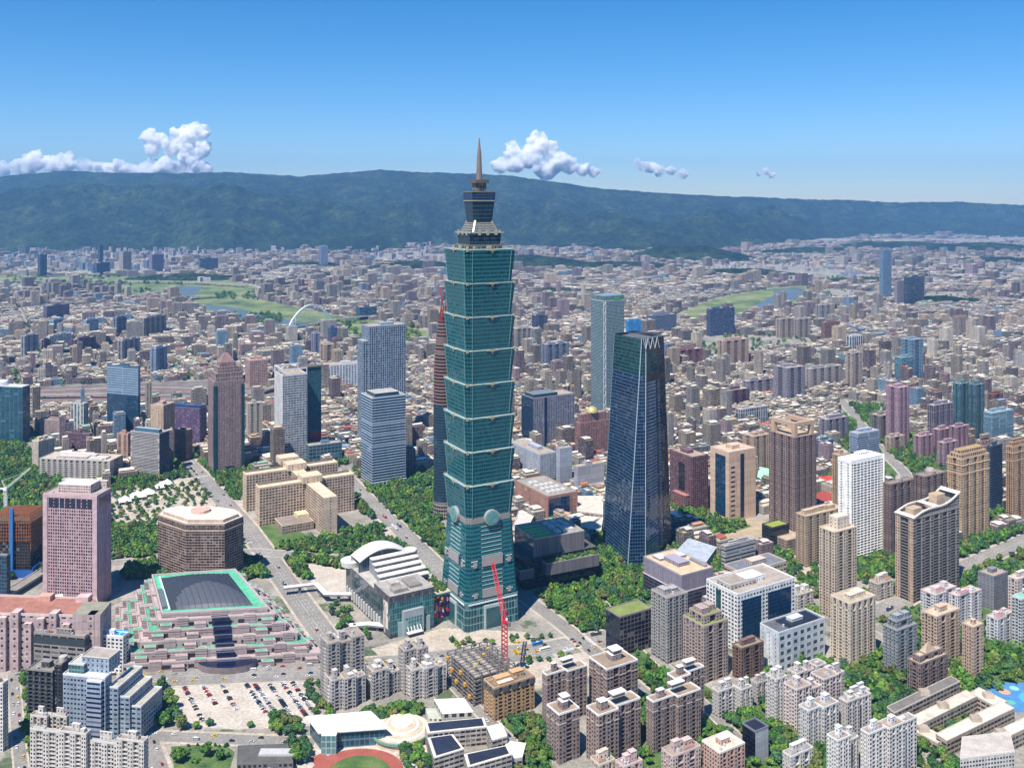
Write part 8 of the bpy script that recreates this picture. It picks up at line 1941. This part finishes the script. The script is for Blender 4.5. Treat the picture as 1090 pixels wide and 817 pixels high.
# car park rows, run along the depth of the lot
rows = [((196, 731), (216, 768)), ((216, 730), (234, 756)), ((236, 729), (252, 756)), ((262, 728), (284, 760)), ((271, 728), (294, 760)), ((286, 727), (312, 764)), ((300, 726), (326, 762)), ((311, 726), (335, 760))]
for k, (p0, p1) in enumerate(rows):
    a_, b_ = G(*p0), G(*p1); l = math.hypot(b_[0] - a_[0], b_[1] - a_[1]); an = math.atan2(b_[1] - a_[1], b_[0] - a_[0])
    m_ = int(l / 2.7)
    for j in range(m_):
        if q.random() < (.18 if k > 2 else .45): continue
        f = (j + .5) / m_; vehicle(a_[0] + (b_[0] - a_[0]) * f, a_[1] + (b_[1] - a_[1]) * f, an + math.pi / 2 + q.choice([0, math.pi]), 'parked in a row on the ' + ('left half' if k < 3 else 'right half') + ' of the beige car park', z=.05)
def traffic(key, offs, gap, where, mix):
    line = [G(*p_) for p_ in ROADS[key][0]]
    for off, sgn in offs:
        for a_, b_ in zip(line, line[1:]):
            l = math.hypot(b_[0] - a_[0], b_[1] - a_[1]); ux, uy = (b_[0] - a_[0]) / l, (b_[1] - a_[1]) / l; t_ = q.uniform(0, gap)
            while t_ < l:
                x, y = a_[0] + ux * t_ - uy * off, a_[1] + uy * t_ + ux * off
                px, py = PX(x, y)
                if -5 < px < 1095 and py < 822:
                    r_ = q.random(); kd = 'bus' if r_ < mix[0] else ('van' if r_ < mix[0] + .06 else 'car')
                    vehicle(x, y, math.atan2(uy, ux) + (math.pi if sgn < 0 else 0), where, kd, YEL if kd == 'car' and q.random() < mix[1] else None, RZ[key] + .02)
                t_ += q.uniform(.4, 1.15) * gap
traffic('front', ((-10, 1), (-5, 1), (5, -1), (10, -1)), 30, 'on the wide road before the pink hall and tallest tower', (.06, .3))
traffic('hall', ((-7, 1), (-3, 1), (4, -1), (8, -1)), 42, 'on the avenue between the hall and the civic centre', (.06, .25))
traffic('song', ((-6, 1), (-2.5, 1), (3, -1), (6.5, -1)), 45, 'on the avenue left of the tallest tower', (.05, .25))
traffic('city', ((-4, 1), (4, -1)), 55, 'on the cross street behind the hall', (.05, .25))
traffic('west', ((-4, 1), (4, -1)), 22, 'on the street left of the car park', (.10, .35))
traffic('lot', ((-3, 1), (3, -1)), 40, 'on the street below the car park', (.0, .2))
traffic('boul', ((-8, 1), (-4, 1), (4, -1), (8, -1)), 38, 'on the boulevard at right', (.05, .25))
traffic('park', ((-4, 1), (4, -1)), 30, 'on the park side road', (.06, .5))
traffic('lane', ((-2, 1), (2, -1)), 30, 'on the leafy lane at bottom left', (0, .2))
traffic('con', ((-2, 1), (2.5, -1)), 40, 'on the lane beside the steel frame', (0, .2))
x, y = G(572, 686); vehicle(x, y, .5, 'parked near the plaza of the tallest tower', 'bus', ('bright blue', (.02, .22, .55)))
x, y = G(580, 692); vehicle(x, y, .5, 'parked near the plaza of the tallest tower', 'bus', ('white', (.75, .75, .75)))
for k in range(10):
    x, y = G(q.uniform(548, 580), q.uniform(682, 700)); vehicle(x, y, .5, 'waiting on the plaza before the tallest tower', 'car', YEL)
VEH.sort(key=lambda v: v[0]); nc = 0
for v in VEH:
    nc += v[4] == 'car'
    if v[4] != 'car' or nc <= 296: make_vehicle(*v)
# white tents on the plaza behind the hotel
for k, (px, py, s_) in enumerate(((133, 535, 9), (147, 530, 11), (158, 527, 10), (172, 520, 9), (178, 517, 8))):
    x, y = G(px, py); t = thing('tent', 'white peaked canopy tent on the plaza behind the brown hotel', 'tent', x, y, .5, 'white plaza tents')
    m = MB(); a_ = [(-s_, -s_), (s_, -s_), (s_, s_), (-s_, s_)]; m.loft(a_, 4, [(-.3, -.3), (.3, -.3), (.3, .3), (-.3, .3)], 11, WH, WH); part(t, 'canopy', m)
    m = MB()
    for u, v in a_: m.bar((u * .95, v * .95, 0), (u * .95, v * .95, 4.2), .2, WH)
    part(t, 'pole', m)
print('things', sum(1 for o in C.objects if o.parent is None), 'trees', len(TREE), 'ones', len(ones), 'lots', len(lot), 'vehicles', nveh[0], 'scatter', len(sc_))
